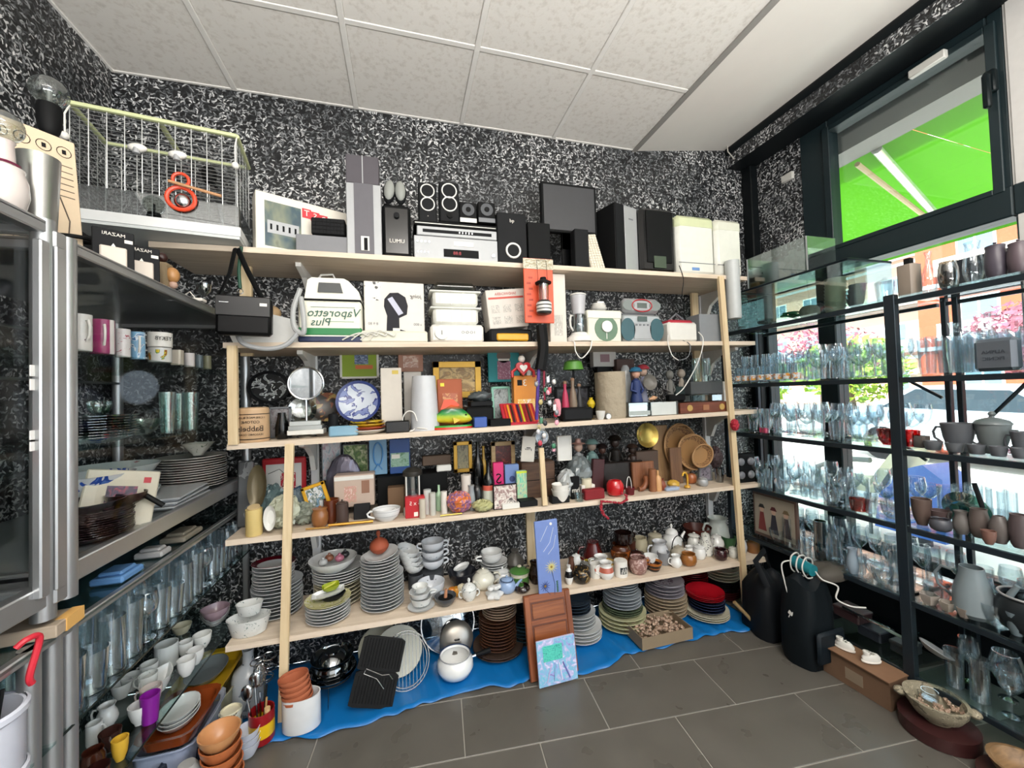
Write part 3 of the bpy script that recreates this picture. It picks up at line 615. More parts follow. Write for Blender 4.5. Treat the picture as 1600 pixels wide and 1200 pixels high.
def stack(n, X, Y, z, d, dz, m, label, group, name='plate', oval=1, deep=0, jit=.002, tops=None, rect=0, cat='plate', tilt=0, rz=0):
    """n separate plates, one on another"""
    ob = []; OR = ['lowest', 'second', 'third', 'fourth', 'fifth', 'sixth', 'seventh', 'eighth', 'ninth', 'tenth', 'eleventh', 'twelfth', 'thirteenth', 'fourteenth', 'fifteenth', 'sixteenth', 'seventeenth', 'eighteenth', 'nineteenth', 'twentieth']+['twenty-'+q for q in ('first', 'second', 'third', 'fourth', 'fifth', 'sixth')]
    nl = lambda k: label+(', ' if len(label.split()) < 13 else ' - ')+(('lowest' if k == 0 else 'topmost' if k == n-1 else OR[k]) if len(label.split()) > 12 else 'lowest of its kind' if k == 0 else 'topmost of its kind' if k == n-1 else OR[k]+' one up')
    base = plate_mb(d, oval, deep, rect).b(name, m, None, (X, Y, z+.0008), (0, 0, rz)); tag(base, nl(0), cat, group); ob.append(base); rd = random.Random(int(X*999)+n)
    for k in range(1, n):
        c = ctree(base, (X+rd.uniform(-jit, jit), Y+rd.uniform(-jit, jit), z+.0008+k*dz)); c['label'] = nl(k); c.rotation_euler = (rd.uniform(-.006, .006)+tilt*k/n, rd.uniform(-.006, .006), rd.random()*6 if oval == 1 and not rect else rz); ob.append(c)
    return ob
def cord(label, pts, r, m, name='cable', grp=None, cat='cable', n=8, sub=True):
    P = [Vector(p) for p in pts]
    if sub:
        Q = []
        for k in range(len(P)-1):
            a, b, c, d = P[max(0, k-1)], P[k], P[k+1], P[min(len(P)-1, k+2)]
            for s in range(6):
                u = s/6; Q.append(.5*((2*b)+(c-a)*u+(2*a-5*b+4*c-d)*u*u+(3*b-a-3*c+d)*u**3))
        P = Q+[P[-1]]
    return tag(MB().tube(P, r, n).b(name, m), label, cat, grp)
def rec(o, x, y, z, w_, h, m, name='label', d=.0012, bev=0):
    """thin flat piece on a front face (local)"""
    return MB().box(x-w_/2, x+w_/2, y-d, y, z-h/2, z+h/2, bev=bev).b(name, m, o, smooth=False)
def ring(o, x, y, z, R, r, m, name='ring', seg=20, ax='Y'):
    P = [(x+R*math.cos(2*PI*k/seg), y, z+R*math.sin(2*PI*k/seg)) for k in range(seg)] if ax == 'Y' else [(x+R*math.cos(2*PI*k/seg), y+R*math.sin(2*PI*k/seg), z) for k in range(seg)]
    return MB().tube(P, r, 6, closed=True).b(name, m, o)
def disc(o, x, y, z, R, m, name='cone', d=.003, seg=20, sx=1):
    return MB().prism([(x+R*sx*math.cos(2*PI*k/seg), z+R*math.sin(2*PI*k/seg)) for k in range(seg)], y-d, y, 'Y').b(name, m, o, ang=30)
K = mat('0D0E0F', .6); K2 = mat('18191B', .6); KG = mat('060708', .2); WH = mat('E6E4DE', .35); WG = mat('D9D8D2', .4); CRM = mat('DDD6BC', .45)
CH = mat('D4D7DA', .18, 1, .02); SIL = mat('A4A6A8', .45, .25); GR = mat('6D7074', .45); DGR = mat('44474B', .5); RED = mat('B3151C', .3); PORC = mat('E4E5E4', .15, coat=.5)
CLR = glass('F4FAFA', .25); BRN = mat('5A2A17', .2, coat=.4); CARD = mat('B08E68', .8); PAPER = mat('E4DFD6', .6)
# ================================================================ SHELF 1: electronics
z1 = sz(0, 0)
a = (xat(400, 1.95, z1), 1.95); b_ = (xat(574, 2.16, z1), 2.16); an = math.atan2(b_[1]-a[1], b_[0]-a[0]); Lb = math.hypot(b_[0]-a[0], b_[1]-a[1])
hb = zat(296, a[0], 1.95)-z1
o = tag(MB().box(0, Lb, 0, .09, 0, hb, bev=.002).b('carton', mat('E2DCCF', .6), None, (a[0], a[1], z1+.001), (0, 0, an), smooth=False), 'long white stereo carton with a printed picture and red lettering beside the birdcage', 'box')
rec(o, Lb*.22, 0, hb*.47, Lb*.30, hb*.78, picture(['2A3644', '39515A', '79806C', '1C2228'], 1.2, 4, .4, .3), 'printed_picture')
q = rec(o, Lb*.22, -.001, hb*.42, Lb*.26, hb*.22, SIL, 'printed_stereo')
for k in range(5): rec(q, Lb*.22-Lb*.1+k*Lb*.05, -.002, hb*.42, .008, hb*.1, K, 'knob')
for k, ch in enumerate('TSR'):
    p = rec(o, Lb*(.42+.075*k), -.0005, hb*.8-k*.006, Lb*.08, hb*.17, mat('C8323C', .5), 'letter_block'); text(ch, hb*.15, PAPER, o, (Lb*(.42+.075*k), -.0022, hb*.8-k*.006))
B('amplifier', 'flat grey box under the small black speaker', 'stereo', 462, 544, 368, 0, 1.97, .1, mat('7B7C80', .5))
zt = zat(369, xat(500, 1.98, z1), 1.98)
def speaker(l, r, t, Y, d, m, label, i=0, pb=None, rings=(), logo=None, cones=(), bev=.004, mir=True, cc='center_speaker', group=None):
    o, w_, h = B('speaker', label, 'speaker', l, r, t, i, Y, d, m, bev=bev, pb=pb, group=group)
    for (x, z, R, kind) in rings:
        disc(o, x*w_, 0, z*h, R*w_*.98, K2, 'cone'); ring(o, x*w_, -.003, z*h, R*w_, w_*.035, kind, 'ring')
    for (x, z, R) in cones: disc(o, x*w_, -.001, z*h, R*w_, DGR, 'cone', .004); disc(o, x*w_, -.005, z*h, R*w_*.4, K, 'dust_cap', .003)
    if logo: text(logo[0], logo[1]*w_, PAPER, o, (0, -.003, logo[2]*h), mirror=mir)
    return o, w_, h
o, w_, h = speaker(486, 539, 341, 1.985, .06, K, 'low black mesh speaker lying on the flat grey box', pb=367)
for k in range(9):
    for j in range(4): rec(o, (-.42+k*.105)*w_, 0, (.15+j*.23)*h, w_*.08, h*.17, K2, 'mesh_cell', .002)
o, w_, h = B('tower_speaker', 'tall slim silver and grey speaker with a dark centre strip', 'speaker', 542, 597, 287, 0, 1.96, .12, SIL)
rec(o, 0, 0, h/2, w_*.55, h, mat('5C5A60', .5), 'grille', .003); q = rec(o, .02*w_, -.003, h*.16, w_*.24, h*.2, WG, 'badge', .004, .001); rec(q, .04*w_, -.007, h*.15, w_*.1, h*.17, K, 'port', .002)
zt = z1+h
o, w_, h = B('speaker', 'dark grey twin-panel speaker laid on top of the tall silver one', 'speaker', 540, 592, 243, None, 1.97, .08, mat('4C484E', .6), pb=287.0)
rec(o, 0, 0, h/2, w_*.03, h, SIL, 'divider', .002)
o, w_, h = speaker(598, 643, 320, 1.965, .14, K, 'rounded black subwoofer with a knob and pale lettering', logo=('LUMU', .2, .3), bev=.012, mir=False)
rec(o, 0, 0, h*.5, w_*.8, h*.86, KG, 'front_panel', .004, .003); MB().tube([(0, -.004, h*.78), (0, -.016, h*.78)], w_*.1, 14).b('knob', K2, o); text('LUMU', w_*.2, PAPER, o, (0, -.006, h*.3), mirror=False)
hs = h
for k, (px, rr) in enumerate(((606, .12), (627, -.02))):
    X = xat(px, 1.99, z1+.2); zt_ = z1+hs+.003
    o = tag(MB().lathe([(0, 0), (.022, 0), (.02, .006), (.006, .01), (.006, .02), (0, .02)], 14, c=(0, 0, 0)).b('satellite_speaker', K, None, (X, 2.0, zt_), (0, rr, 0)), ('small silver oval satellite speaker leaning on the subwoofer, farther from the twin rings', 'small silver oval satellite speaker on the subwoofer, nearer the twin rings')[k], 'speaker')
    MB().ball((0, 0, .075), .03, 16, 10, sz=2.0, sy=.8).b('shell', K2, o); MB().ball((0, -.008, .078), .026, 16, 10, sz=2.0, sy=.8).b('grille', mat('8C8F8A', .5), o)
# stacked players
o, w_, h = B('receiver', 'silver receiver with red display at the bottom of the player stack', 'stereo', 647, 778, 372, 0, 1.965, .25, SIL)
rec(o, .05*w_, 0, h*.32, w_*.42, h*.34, K, 'display'); text('8:88', h*.2, mat('A02030', .4), o, (0, -.002, h*.32)); rec(o, .08*w_, 0, h*.74, w_*.24, h*.2, WG, 'disc_tray', .002)
for k in range(4): MB().tube([(-w_*.46+k*w_*.045, 0, h*.74), (-w_*.46+k*w_*.045, -.006, h*.74)], .005, 10).b('button', CH, o)
for k in range(4): MB().tube([(-w_*.46+k*w_*.04, 0, h*.3), (-w_*.46+k*w_*.04, -.004, h*.3)], .0035, 8).b('button', CH, o)
MB().tube([(w_*.44, 0, h*.3), (w_*.44, -.01, h*.3)], .008, 14).b('knob', CH, o)
o, w_, h = B('disc_player', 'silver disc player lying on the silver receiver', 'player', 651, 776, 357, None, 1.965, .23, SIL, pb=371.3)
rec(o, 0, 0, h*.5, w_*.86, h*.34, K2, 'display')
for k in range(5): rec(o, (.02+.04*k)*w_, -.001, h*.5, .006, h*.2, CH, 'button', .002)
o, w_, h = B('disc_player', 'thin black disc player topping the silver player stack', 'player', 646, 776, 348.5, None, 1.965, .22, K, pb=356)
rec(o, 0, 0, h*.45, w_*.97, h*.15, WG, 'trim', .002)
zt = o.location.z+h
for k, (l, r) in enumerate(((654, 683), (687, 718))):
    o, w_, h = speaker(l, r, 285, 1.985, .06, K2, ('slim black speaker with two white rings, next to the subwoofer', 'slim black speaker with two white rings, next to the small cubes')[k], pb=347.5, i=None, rings=((0, .78, .36, WH), (0, .45, .36, WH)), bev=.006)
    if k: MB().tube([(0, 0, h*.16), (0, -.01, h*.16)], w_*.14, 12).b('knob', K, o)
    else: text('+', .012, PAPER, o, (0, -.002, h*.15))
for k, (l, r) in enumerate(((718, 745), (747, 774))):
    o, w_, h = speaker(l, r, 316, 1.985, .07, K, ('small black cube speaker beside the twin-ring pair', 'small black cube speaker at the end of the player stack')[k], pb=348.5, i=None, cones=((0, .62, .36),), bev=.004)
    rec(o, 0, 0, h*.12, w_*.95, h*.2, WG if k == 0 else GR, 'foot_plate', .003)
o, w_, h = speaker(778, 824, 333, 1.96, .16, K2, 'black subwoofer with one white-ringed port and small lettering', logo=('qd', .16, .84), rings=((.02, .26, .23, WH),))
B('speaker', 'plain black speaker standing before the monitor beside the ringed subwoofer', 'speaker', 826, 861, 348, 0, 1.965, .08, K)
o, w_, h = B('monitor', 'black flat computer monitor on the top board', 'monitor', 847, 933, 288, None, 2.06, .035, K, pb=364.5)
rec(o, 0, 0, h/2, w_*.92, h*.9, mat('3A3B3E', .35), 'screen', .001); MB().box(-w_*.16, w_*.16, .0, .02, -.1, .0, bev=.003).b('stand', KG, o); zz = sz(0, o.location.x)-o.location.z
MB().box(-w_*.25, w_*.25, -.06, .09, zz+.001, zz+.014, bev=.004).b('foot', KG, o); MB().box(-w_*.16, w_*.16, .0, .02, zz+.005, 0, bev=.003).b('neck', KG, o)
B('speaker', 'small plain black speaker against the keyboard', 'speaker', 899, 921, 358, 0, 1.965, .06, K2)
Xk = xat(934, 1.99, z1)
o = tag(MB().box(-.045, .045, 0, .02, 0, .215, bev=.003).b('keyboard', mat('CFC6B4', .55), None, (Xk, 1.975, z1+.006), (-.18, -.16, .12), smooth=False), 'beige computer keyboard stood on end beside the silver computer case', 'keyboard')
for r in range(14):
    for c in range(5): rec(o, -.034+c*.017, 0, .012+r*.0148, .014, .0115, mat('DDD5C4', .55), 'key', .004, .001)
o, w_, h = B('computer_tower', 'computer tower with silver front and black side', 'computer', 958, 1002, 321, 0, 1.975, .27, K, rz=.3)
rec(o, w_*.2, 0, h/2, w_*.58, h*.98, SIL, 'front_panel', .006, .002); rec(o, w_*.2, -.006, h*.8, w_*.2, h*.02, GR, 'badge')
rec(o, -w_*.3, 0, h/2, w_*.36, h*.98, K2, 'side_strip', .004)
o, w_, h = B('computer_tower', 'glossy all-black computer tower next to the white canisters', 'computer', 1003, 1058, 325, 0, 1.965, .3, KG, bev=.02)
rec(o, 0, 0, h*.55, w_*.7, h*.8, K, 'front_door', .005, .004); rec(o, 0, -.005, h*.16, w_*.34, h*.18, mat('3B4A3A', .1), 'glossy_window', .002)
for k, (l, r, t) in enumerate(((1060, 1119, 338), (1121, 1162, 344))):
    o, w_, h = B('water_filter', ('white humidifier with pale lime lid beside the black computer', 'narrower white humidifier at the end of the top board')[k], 'appliance', l, r, t, 0, 1.965, .16, mat('DADAD2', .3), bev=.022, smooth=True)
    MB().box(-w_/2-.002, w_/2+.002, -.002, .162, h*.76, h+.004, bev=.022).b('lid', mat('C6CCA6' if k == 0 else 'D2D2C4', .3), o); rec(o, -w_*.05, 0, h*.1, w_*.2, h*.05, mat('6A8CC0' if k == 0 else '8A8A80', .3), 'badge', .003, .002); rec(o, 0, 0, h*.2, w_*.96, h*.012, GR, 'seam', .001)
cord('black cord drooping from the top board past the white humidifiers', [(xat(1062, 1.93, 2.1), 1.935, 2.1), (xat(1068, 1.93, 2.0), 1.93, 2.02), (xat(1066, 1.93, 1.9), 1.93, 1.92), (xat(1070, 1.93, 1.8), 1.93, 1.82)], .0022, K)
# birdcage ------------------------------------------------------------
bz = z1; cz = thing('birdcage', 'large wire birdcage with pale green top rails and a clear tray skirt', 'birdcage', (0, 0, 0))
cy0 = 1.72; xl = xat(118, cy0, 2.2); xr = xat(372, 2.0, 2.2)
A0 = Vector((-1.16, 1.79, 0)); A1 = Vector((-.655, 1.87, 0)); D = (A1-A0).normalized(); Nn = Vector((-D.y, D.x, 0)); WL_ = (A1-A0).length; DP = .25
def cg(u, v, z): p = A0+D*u+Nn*v; return (p.x, p.y, z)
zb = z1+.0015; zt = 2.50
pale = mat('C9D0A0', .4); wire = mat('C9CCCC', .3, .8)
for (u0, v0, u1, v1) in ((0, 0, WL_, 0), (0, DP, WL_, DP), (0, 0, 0, DP), (WL_, 0, WL_, DP), (WL_*.5, 0, WL_*.5, DP)):
    MB().tube([cg(u0, v0, zt), cg(u1, v1, zt)], .011, 8, flat=.8).b('top_rail', pale, cz)
for v in (0, DP):
    mb = MB(); n = 34 if v else 34
    for k in range(21): mb.tube([cg(0, v, zb+.13+k*(zt-zb-.13)/21), cg(WL_, v, zb+.13+k*(zt-zb-.13)/21)], .0011, 4)
    o = mb.b('wire_panel', wire, cz); tag(o, kind='stuff')
    for k in range(11): MB().tube([cg(WL_*k/10, v, zb+.1), cg(WL_*k/10, v, zt)], .0018, 5).b('upright_wire', wire, cz)
mb = MB()
for u in (0, WL_):
    for k in range(21): mb.tube([cg(u, 0, zb+.13+k*(zt-zb-.13)/21), cg(u, DP, zb+.13+k*(zt-zb-.13)/21)], .0011, 4)
    for k in range(5): mb.tube([cg(u, DP*k/4, zb+.1), cg(u, DP*k/4, zt)], .0015, 4)
tag(mb.b('end_wires', wire, cz), kind='stuff')
def ringbox(z0, z1_, e, m, nm, t=.004):
    mb = MB(); P = [cg(-e, -e, 0), cg(WL_+e, -e, 0), cg(WL_+e, DP+e, 0), cg(-e, DP+e, 0)]; Q = [cg(-e+t, -e+t, 0), cg(WL_+e-t, -e+t, 0), cg(WL_+e-t, DP+e-t, 0), cg(-e+t, DP+e-t, 0)]
    vs = [(p[0], p[1], z0) for p in P+Q]+[(p[0], p[1], z1_) for p in P+Q]; fs = []
    for k in range(4):
        j = (k+1) % 4; fs += [(k, j, 8+j, 8+k), (4+k, 12+k, 12+j, 4+j), (8+k, 8+j, 12+j, 12+k), (k, 4+k, 4+j, j)]
    return mb.add(vs, fs).b(nm, m, cz, smooth=False)
ringbox(zb+.045, zb+.14, .006, glass('B8BCBC', .3, base=.1), 'clear_skirt')
ringbox(zb+.012, zb+.05, .012, mat('D8DADA', .35), 'tray_rim', .012)
mb = MB(); vs = [cg(-.008, -.008, zb), cg(WL_+.008, -.008, zb), cg(WL_+.008, DP+.008, zb), cg(-.008, DP+.008, zb)]; vs += [(v[0], v[1], v[2]+.014) for v in vs]
mb.add(vs, [(0, 3, 2, 1), (4, 5, 6, 7), (0, 1, 5, 4), (1, 2, 6, 5), (2, 3, 7, 6), (3, 0, 4, 7)]).b('tray', mat('C6CACA', .4), cz, smooth=False)
for u in (.38, .62):
    p = cg(WL_*u, -.012, zt-.13); MB().ball(p, .016, 12, 8, sx=2).b('door_latch', WH, cz); MB().lathe([(0, 0), (.012, .005), (.01, .03), (0, .032)], 10, c=(p[0], p[1]-.005, p[2]-.03)).b('feeder_hook', SIL, cz)
p = Vector(cg(WL_*.64, -.014, zt-.27)); orange = mat('D8482A', .35)
f = MB().tube([(p.x+.045*math.cos(a)*D.x, p.y+.045*math.cos(a)*D.y, p.z-.035+.045*math.sin(a)) for a in [2*PI*k/18 for k in range(18)]], .008, 8, closed=True).b('feeder', orange, cz)
MB().tube([(p.x+.026*math.cos(a)*D.x, p.y+.026*math.cos(a)*D.y, p.z+.04+.026*math.sin(a)) for a in [2*PI*k/18 for k in range(18)]], .006, 8, closed=True).b('hoop', orange, f)
MB().tube([(p.x-.03*D.x, p.y-.03*D.y-.02, p.z+.02), (p.x+.14*D.x, p.y+.14*D.y-.02, p.z-.01)], .006, 8).b('perch', mat('B98A62', .6), cz)
MB().ball((p.x, p.y+.02, p.z-.04), .032, 12, 8, sz=1.1).b('mirror_disc', CH, f)
for u in (0, WL_): MB().tube([cg(u, 0, zt-.01), cg(u, -.03, zt-.06), cg(u, -.028, zt-.13)], .003, 6).b('clip', WH, cz); MB().ball(cg(u, -.028, zt-.14), .014, 10, 6).b('clip_ball', WH, cz)
p = cg(WL_*.8, .03, zt-.17); MB().ball(p, .028, 10, 6, sz=1.5).tube([p, (p[0]+.03, p[1], p[2]-.06)], .006, 6).b('water_bottle', K, cz)
# ================================================================ SHELF 2: appliances
z2 = sz(1, 0)
# black bag hung from the top board
X0, X1 = xat(330, 1.80, 1.65), xat(430, 1.90, 1.65); yb = 1.85
zt_, zb_ = zat(462, X0, yb), zat(524, X0, yb); bw = X1-X0
o = tag(MB().box(-bw/2, bw/2, -.02, .03, 0, zt_-zb_, bev=.012).b('handbag', mat('121213', .35), None, ((X0+X1)/2, yb, zb_), (0, .02, .1)), 'flat black leather handbag hanging by its straps before the upper shelves', 'bag')
hh = zt_-zb_; rec(o, 0, -.02, hh*.72, bw*.98, hh*.5, mat('18181A', .3), 'flap', .006, .003); rec(o, -bw*.34, -.026, hh*.8, bw*.16, .003, CH, 'zip_pull'); rec(o, bw*.36, -.026, hh*.78, .026, .012, WH, 'price_tag')
top = Vector((xat(366, 1.91, 2.05), 1.92, 2.04))-Vector(o.location); top.z = 2.035-zb_
MB().tube([(-bw*.45, 0, hh), (-bw*.3, .02, hh+.1), tuple(top)], .006, 6, flat=2).b('strap', K, o); MB().tube([(bw*.3, 0, hh), (.0, .03, hh+.12), (top.x+.01, top.y, top.z)], .006, 6, flat=2).b('strap', K, o)
gs = cord('dark green leash with a metal clip hanging from the top board', [(xat(378, 1.93, 2), 1.925, 2.05), (xat(374, 1.93, 2), 1.925, 1.95), (xat(376, 1.93, 1.9), 1.925, 1.87)], .007, mat('1E4A38', .6), 'leash', cat='leash')
ring(gs, xat(376, 1.925, 1.85), 1.92, 1.855, .011, .002, CH, 'clip')
# steam iron with hose
Xi = xat(425, 2.0, z2+.03)
o = tag(MB().prism([(-.15, 0), (.13, 0), (.14, .05), (.08, .11), (-.02, .135), (-.13, .12), (-.17, .05)], -.07, .07, 'Y').b('vacuum_cleaner', mat('D5D6D4', .35), None, (Xi, 2.06, z2+.001)), 'white hand vacuum with a tan knob lying behind the black handbag', 'appliance')
MB().ball((-.02, -.03, .14), .04, 14, 8, mi=0, sx=1.3).b('cap', mat('A98E6A', .5), o); MB().ball((-.12, -.03, .14), .04, 12, 8, sz=.5).b('button', mat('1F7A4A', .4), o)
cord('grey ribbed hose looping below the steam cleaner', [(xat(468, 1.93, 1.9), 1.94, 1.88), (xat(459, 1.93, 1.8), 1.92, 1.78), (xat(462, 1.93, 1.7), 1.915, 1.70), (xat(475, 1.92, 1.66), 1.905, 1.675), (xat(476, 1.92, 1.72), 1.905, 1.74), (xat(470, 1.93, 1.85), 1.93, 1.84)], .011, mat('A8AAAA', .5), 'hose', cat='hose')
cord('grey hose sagging over the edge of the second board', [(xat(372, 1.92, 1.66), 1.915, 1.668), (xat(385, 1.92, 1.62), 1.90, 1.625), (xat(420, 1.92, 1.6), 1.895, 1.605), (xat(450, 1.92, 1.62), 1.9, 1.625), (xat(470, 1.93, 1.68), 1.915, 1.69)], .010, mat('9EA0A2', .5), 'hose', cat='hose')
# steam cleaner
o, w_, h = B('steam_cleaner', 'white steam cleaner with green stripe and script lettering', 'appliance', 466, 565, 470, 1, 1.955, .2, mat('E6E4D4', .35), bev=.008)
for (a0, a1, m_) in ((0, .16, mat('15244A', .4)), (.16, .36, mat('1F7A42', .4))): MB().box(-w_/2-.002, w_/2+.002, -.003, .202, h*a0, h*a1, bev=.006).b('stripe', m_, o)
hz = zat(433, o.location.x, 1.96)-o.location.z
mb = MB(); mb.prism([(-w_*.42, h+.006), (w_*.5, h+.006), (w_*.46, h+(hz-h)*.45), (w_*.3, hz*.96), (w_*.22, hz), (-w_*.3, hz), (-w_*.36, hz*.96)], .02, .18, 'Y'); hd_ = mb.b('handle_housing', mat('E8E6D8', .35), o)
MB().prism([(-w_*.2, h+(hz-h)*.38), (w_*.2, h+(hz-h)*.38), (w_*.16, h+(hz-h)*.78), (-w_*.18, h+(hz-h)*.78)], .012, .02, 'Y').b('grip_recess', mat('4A4C4C', .5), hd_, smooth=False)
MB().box(-w_*.5, w_*.5, -.001, .2, h, h+.008, bev=.003).b('seam', K, o)
gl = mat('2A5A4A', .5)
text('Vaporetto', w_*.2, gl, o, (.05*w_, -.004, h*.70), shear=-.25); text('Plus', w_*.19, gl, o, (-w_*.16, -.004, h*.48), shear=-.25); rec(o, .05*w_, -.002, h*.84, w_*.7, .0014, gl, 'rule'); rec(o, .18*w_, -.002, h*.5, w_*.4, .0014, mat('6FA070', .5), 'rule')
MB().tube([(-w_*.3, .1, hz-.005), (-w_*.2, .1, hz+.035), (0, .1, hz+.04), (w_*.06, .1, hz)], .005, 6).b('cord_loop', mat('B8B8B4', .5), o)
# coffee machine carton
o, w_, h = B('carton', 'white coffee machine box printed with a black cow-pattern brewer', 'box', 570, 664, 441, 1, 2.02, .16, mat('D8D3CC', .55), rz=.03)
rec(o, -w_*.36, 0, h*.84, w_*.26, h*.3, blotch('D8D3CC', ('1A1A1C',), 22, .42), 'printed_pattern')
q = MB().prism([(-w_*.15, h*.15), (w_*.06, h*.1), (w_*.22, h*.13), (w_*.22, h*.2), (w_*.07, h*.24), (w_*.07, h*.42), (w_*.2, h*.48), (w_*.22, h*.62), (w_*.18, h*.76), (w_*.06, h*.83), (-w_*.08, h*.82), (-w_*.17, h*.72), (-w_*.18, h*.6), (-w_*.13, h*.45)], -.0016, 0, 'Y').b('printed_brewer', mat('1C1C24', .4), o, smooth=False)
MB().prism([(-w_*.12, h*.72), (-.04*w_, h*.76), (w_*.14, h*.5), (w_*.06, h*.46)], -.003, -.0016, 'Y').b('printed_band', mat('B4B6C8', .4), q, smooth=False)
rec(q, w_*.02, -.0016, h*.19, w_*.12, h*.13, PAPER, 'printed_cup'); text('joing', h*.09, K, o, (w_*.36, -.001, h*.78), shear=.2); text('8·9 80', h*.06, GR, o, (-w_*.36, -.001, h*.32)); text('a·800', h*.06, GR, o, (w_*.38, -.001, h*.32))
rec(o, w_*.3, 0, h*.18, w_*.16, h*.1, blotch('D8D3CC', ('1A1A1C',), 30, .4), 'printed_pattern')
o, w_, h = B('power_strip', 'long flat white iron stand lying before the coffee machine box', 'appliance', 556, 668, 517, 1, 1.955, .05, mat('D8D6C6', .4), bev=.007)
for k in range(4):
    x = xat(553+k*14, 1.945, z2); cord(['white cord tangled before the coffee machine box', 'white cord curling beside the steam cleaner', 'white cord loop resting on the flat iron stand', 'white cord end trailing off the coffee box'][k], [(x-.05, 1.95, z2+.01), (x-.01, 1.943, z2+.03+.008*k), (x+.03, 1.945, z2+.042), (x+.06, 1.943, z2+.03), (x+.07, 1.95, z2+.05)], .0032, mat('D6D4CC', .5))
# steamer
o, w_, h = B('food_steamer', 'white two-tier electric food steamer with ribbed baskets and a dial', 'appliance', 673, 756, 507, 1, 1.96, .2, WH, bev=.012, smooth=True)
MB().tube([(-w_*.3, 0, h*.52), (-w_*.3, -.012, h*.52)], h*.38, 18).b('dial', WG, o); rec(MB().box(-.002, .002, -.015, -.012, -.01, .01).b('pointer', GR, o, (-w_*.3, 0, h*.52)), 0, 0, 0, .001, .001, GR, 'mark'); text('I·O·O·O', h*.22, GR, o, (w_*.2, -.003, h*.55))
top_ = zat(440, o.location.x, 1.98)-o.location.z; m2 = mat('E2E2DA', .35)
bk = (h, h+(top_-h)*.42, h+(top_-h)*.8)
for k in range(2):
    b1 = MB().box(-w_*.44, w_*.42, .02, .19, bk[k]+.002, bk[k+1]-.002, bev=.015).b('basket', m2, o)
    MB().box(-w_*.5, w_*.48, .012, .2, bk[k+1]-.012, bk[k+1]-.002, bev=.004).b('rim', m2, b1)
    for q_ in range(4): rec(b1, (-.3+.2*q_)*w_, .02, (bk[k]+bk[k+1])/2, .003, (bk[k+1]-bk[k])*.75, WG, 'rib', .003)
MB().box(-w_*.42, w_*.40, .025, .185, bk[2], top_, bev=.03).b('clear_lid', glass('8A9490', .3, base=.12), o)
# sandwich maker carton leaning
o, w_, h = B('carton', 'tilted appliance box printed with red lettering and gadget pictures', 'box', 765, 826, 452, None, 2.0, .13, mat('CFC8C0', .6), pb=512, roll=-.1)
text('SANDWICHERA', h*.1, mat('B8402E', .5), o, (0, -.001, h*.88), sx=.8); rec(o, 0, 0, h*.78, w_*.9, h*.05, mat('C04838', .5), 'printed_band')
for k in range(6): rec(o, (-.3+.3*(k % 3))*w_, 0, (.2+.3*(k//3))*h, w_*.2, h*.2, picture(['CFC8C0', '8E8A84', 'E0DAD0', '6C6660'], 5, k), 'printed_picture')
o, w_, h = B('sandwich_toaster', 'yellow and black sandwich toaster under the tilted box', 'appliance', 765, 832, 514, 1, 1.97, .16, K2, bev=.01, smooth=True)
MB().box(-w_*.36, w_*.42, -.006, .12, .006, h*.72, bev=.01).b('cover', mat('D8A01E', .4), o)
# hanging lantern blister pack
Y = 1.905; o, w_, h = B('blister_pack', 'hanging orange blister pack holding a camping lantern', 'package', 820, 866, 404, None, Y, .006, mat('D8522E', .4), pb=505)
rec(o, 0, 0, h*.91, w_*1.02, h*.16, picture(['C8C0AA', '8A8060', 'D8D2C0', '6A6448'], 6, 2), 'header_card', .003)
ln = MB().lathe([(0, 0), (.012, 0), (.024, .004), (.027, .012), (.027, .05), (.022, .06), (.02, .062), (0, .062)], 18).b('lantern', bands([(0, '222222'), (.2, 'D0D0CC'), (.35, '222222'), (.42, 'D0D0CC'), (.6, '222222'), (.68, 'D0D0CC'), (.85, '222222')], .3), o, (w_*.08, -.03, h*.12))
MB().lathe([(.018, 0), (.019, .075), (0, .075)], 16).b('globe', glass('E8C8C0', .35, base=.15), ln, (0, 0, .062)); MB().lathe([(0, 0), (.028, 0), (.029, .006), (.012, .018), (.01, .028), (0, .028)], 16).b('lantern_cap', K, ln, (0, 0, .137)); MB().lathe([(0, 0), (.006, 0), (.006, .072), (0, .072)], 8).b('bulb', PAPER, ln, (0, 0, .063))
MB().tube([(-.026+w_*.08, -.03, h*.12+.14), (-.024+w_*.08, -.012, h*.96), (.026+w_*.08, -.012, h*.96), (.026+w_*.08, -.03, h*.12+.14)], .0012, 5).b('bail', K, o)
ln.scale = (1.45, 1.45, 1.15); ln.location = (w_*.05, -.045, h*.1)
for k in range(8): rec(o, -w_*.34+(k % 2)*.01, 0, h*(.1+k*.085), w_*.14, h*.03, mat('A83A20', .5), 'printed_mark')
MB().tube([(0, .0, h*.99), (0, .02, h*1.03), (0, .045, h*1.05)], .0015, 5).b('hook', CH, o)
cord('black pleated umbrella cover hanging under the orange blister pack', [(xat(848, 1.905, 1.6), 1.915, zat(508, .7, 1.91)), (xat(850, 1.9, 1.6), 1.912, zat(545, .7, 1.91)), (xat(845, 1.9, 1.5), 1.91, zat(578, .7, 1.91))], .030, mat('101012', .5), 'umbrella_cover', cat='umbrella cover').scale = (1, 1, 1)
o, w_, h = B('carton', 'narrow white phone box standing behind the orange blister pack', 'box', 860, 886, 428, 1, 1.99, .05, mat('D4CEC4', .6)); rec(o, 0, 0, h*.25, w_*.5, h*.3, picture(['D4CEC4', 'A8A49C', 'E8E4DC'], 4, 3), 'printed_phone', .001)
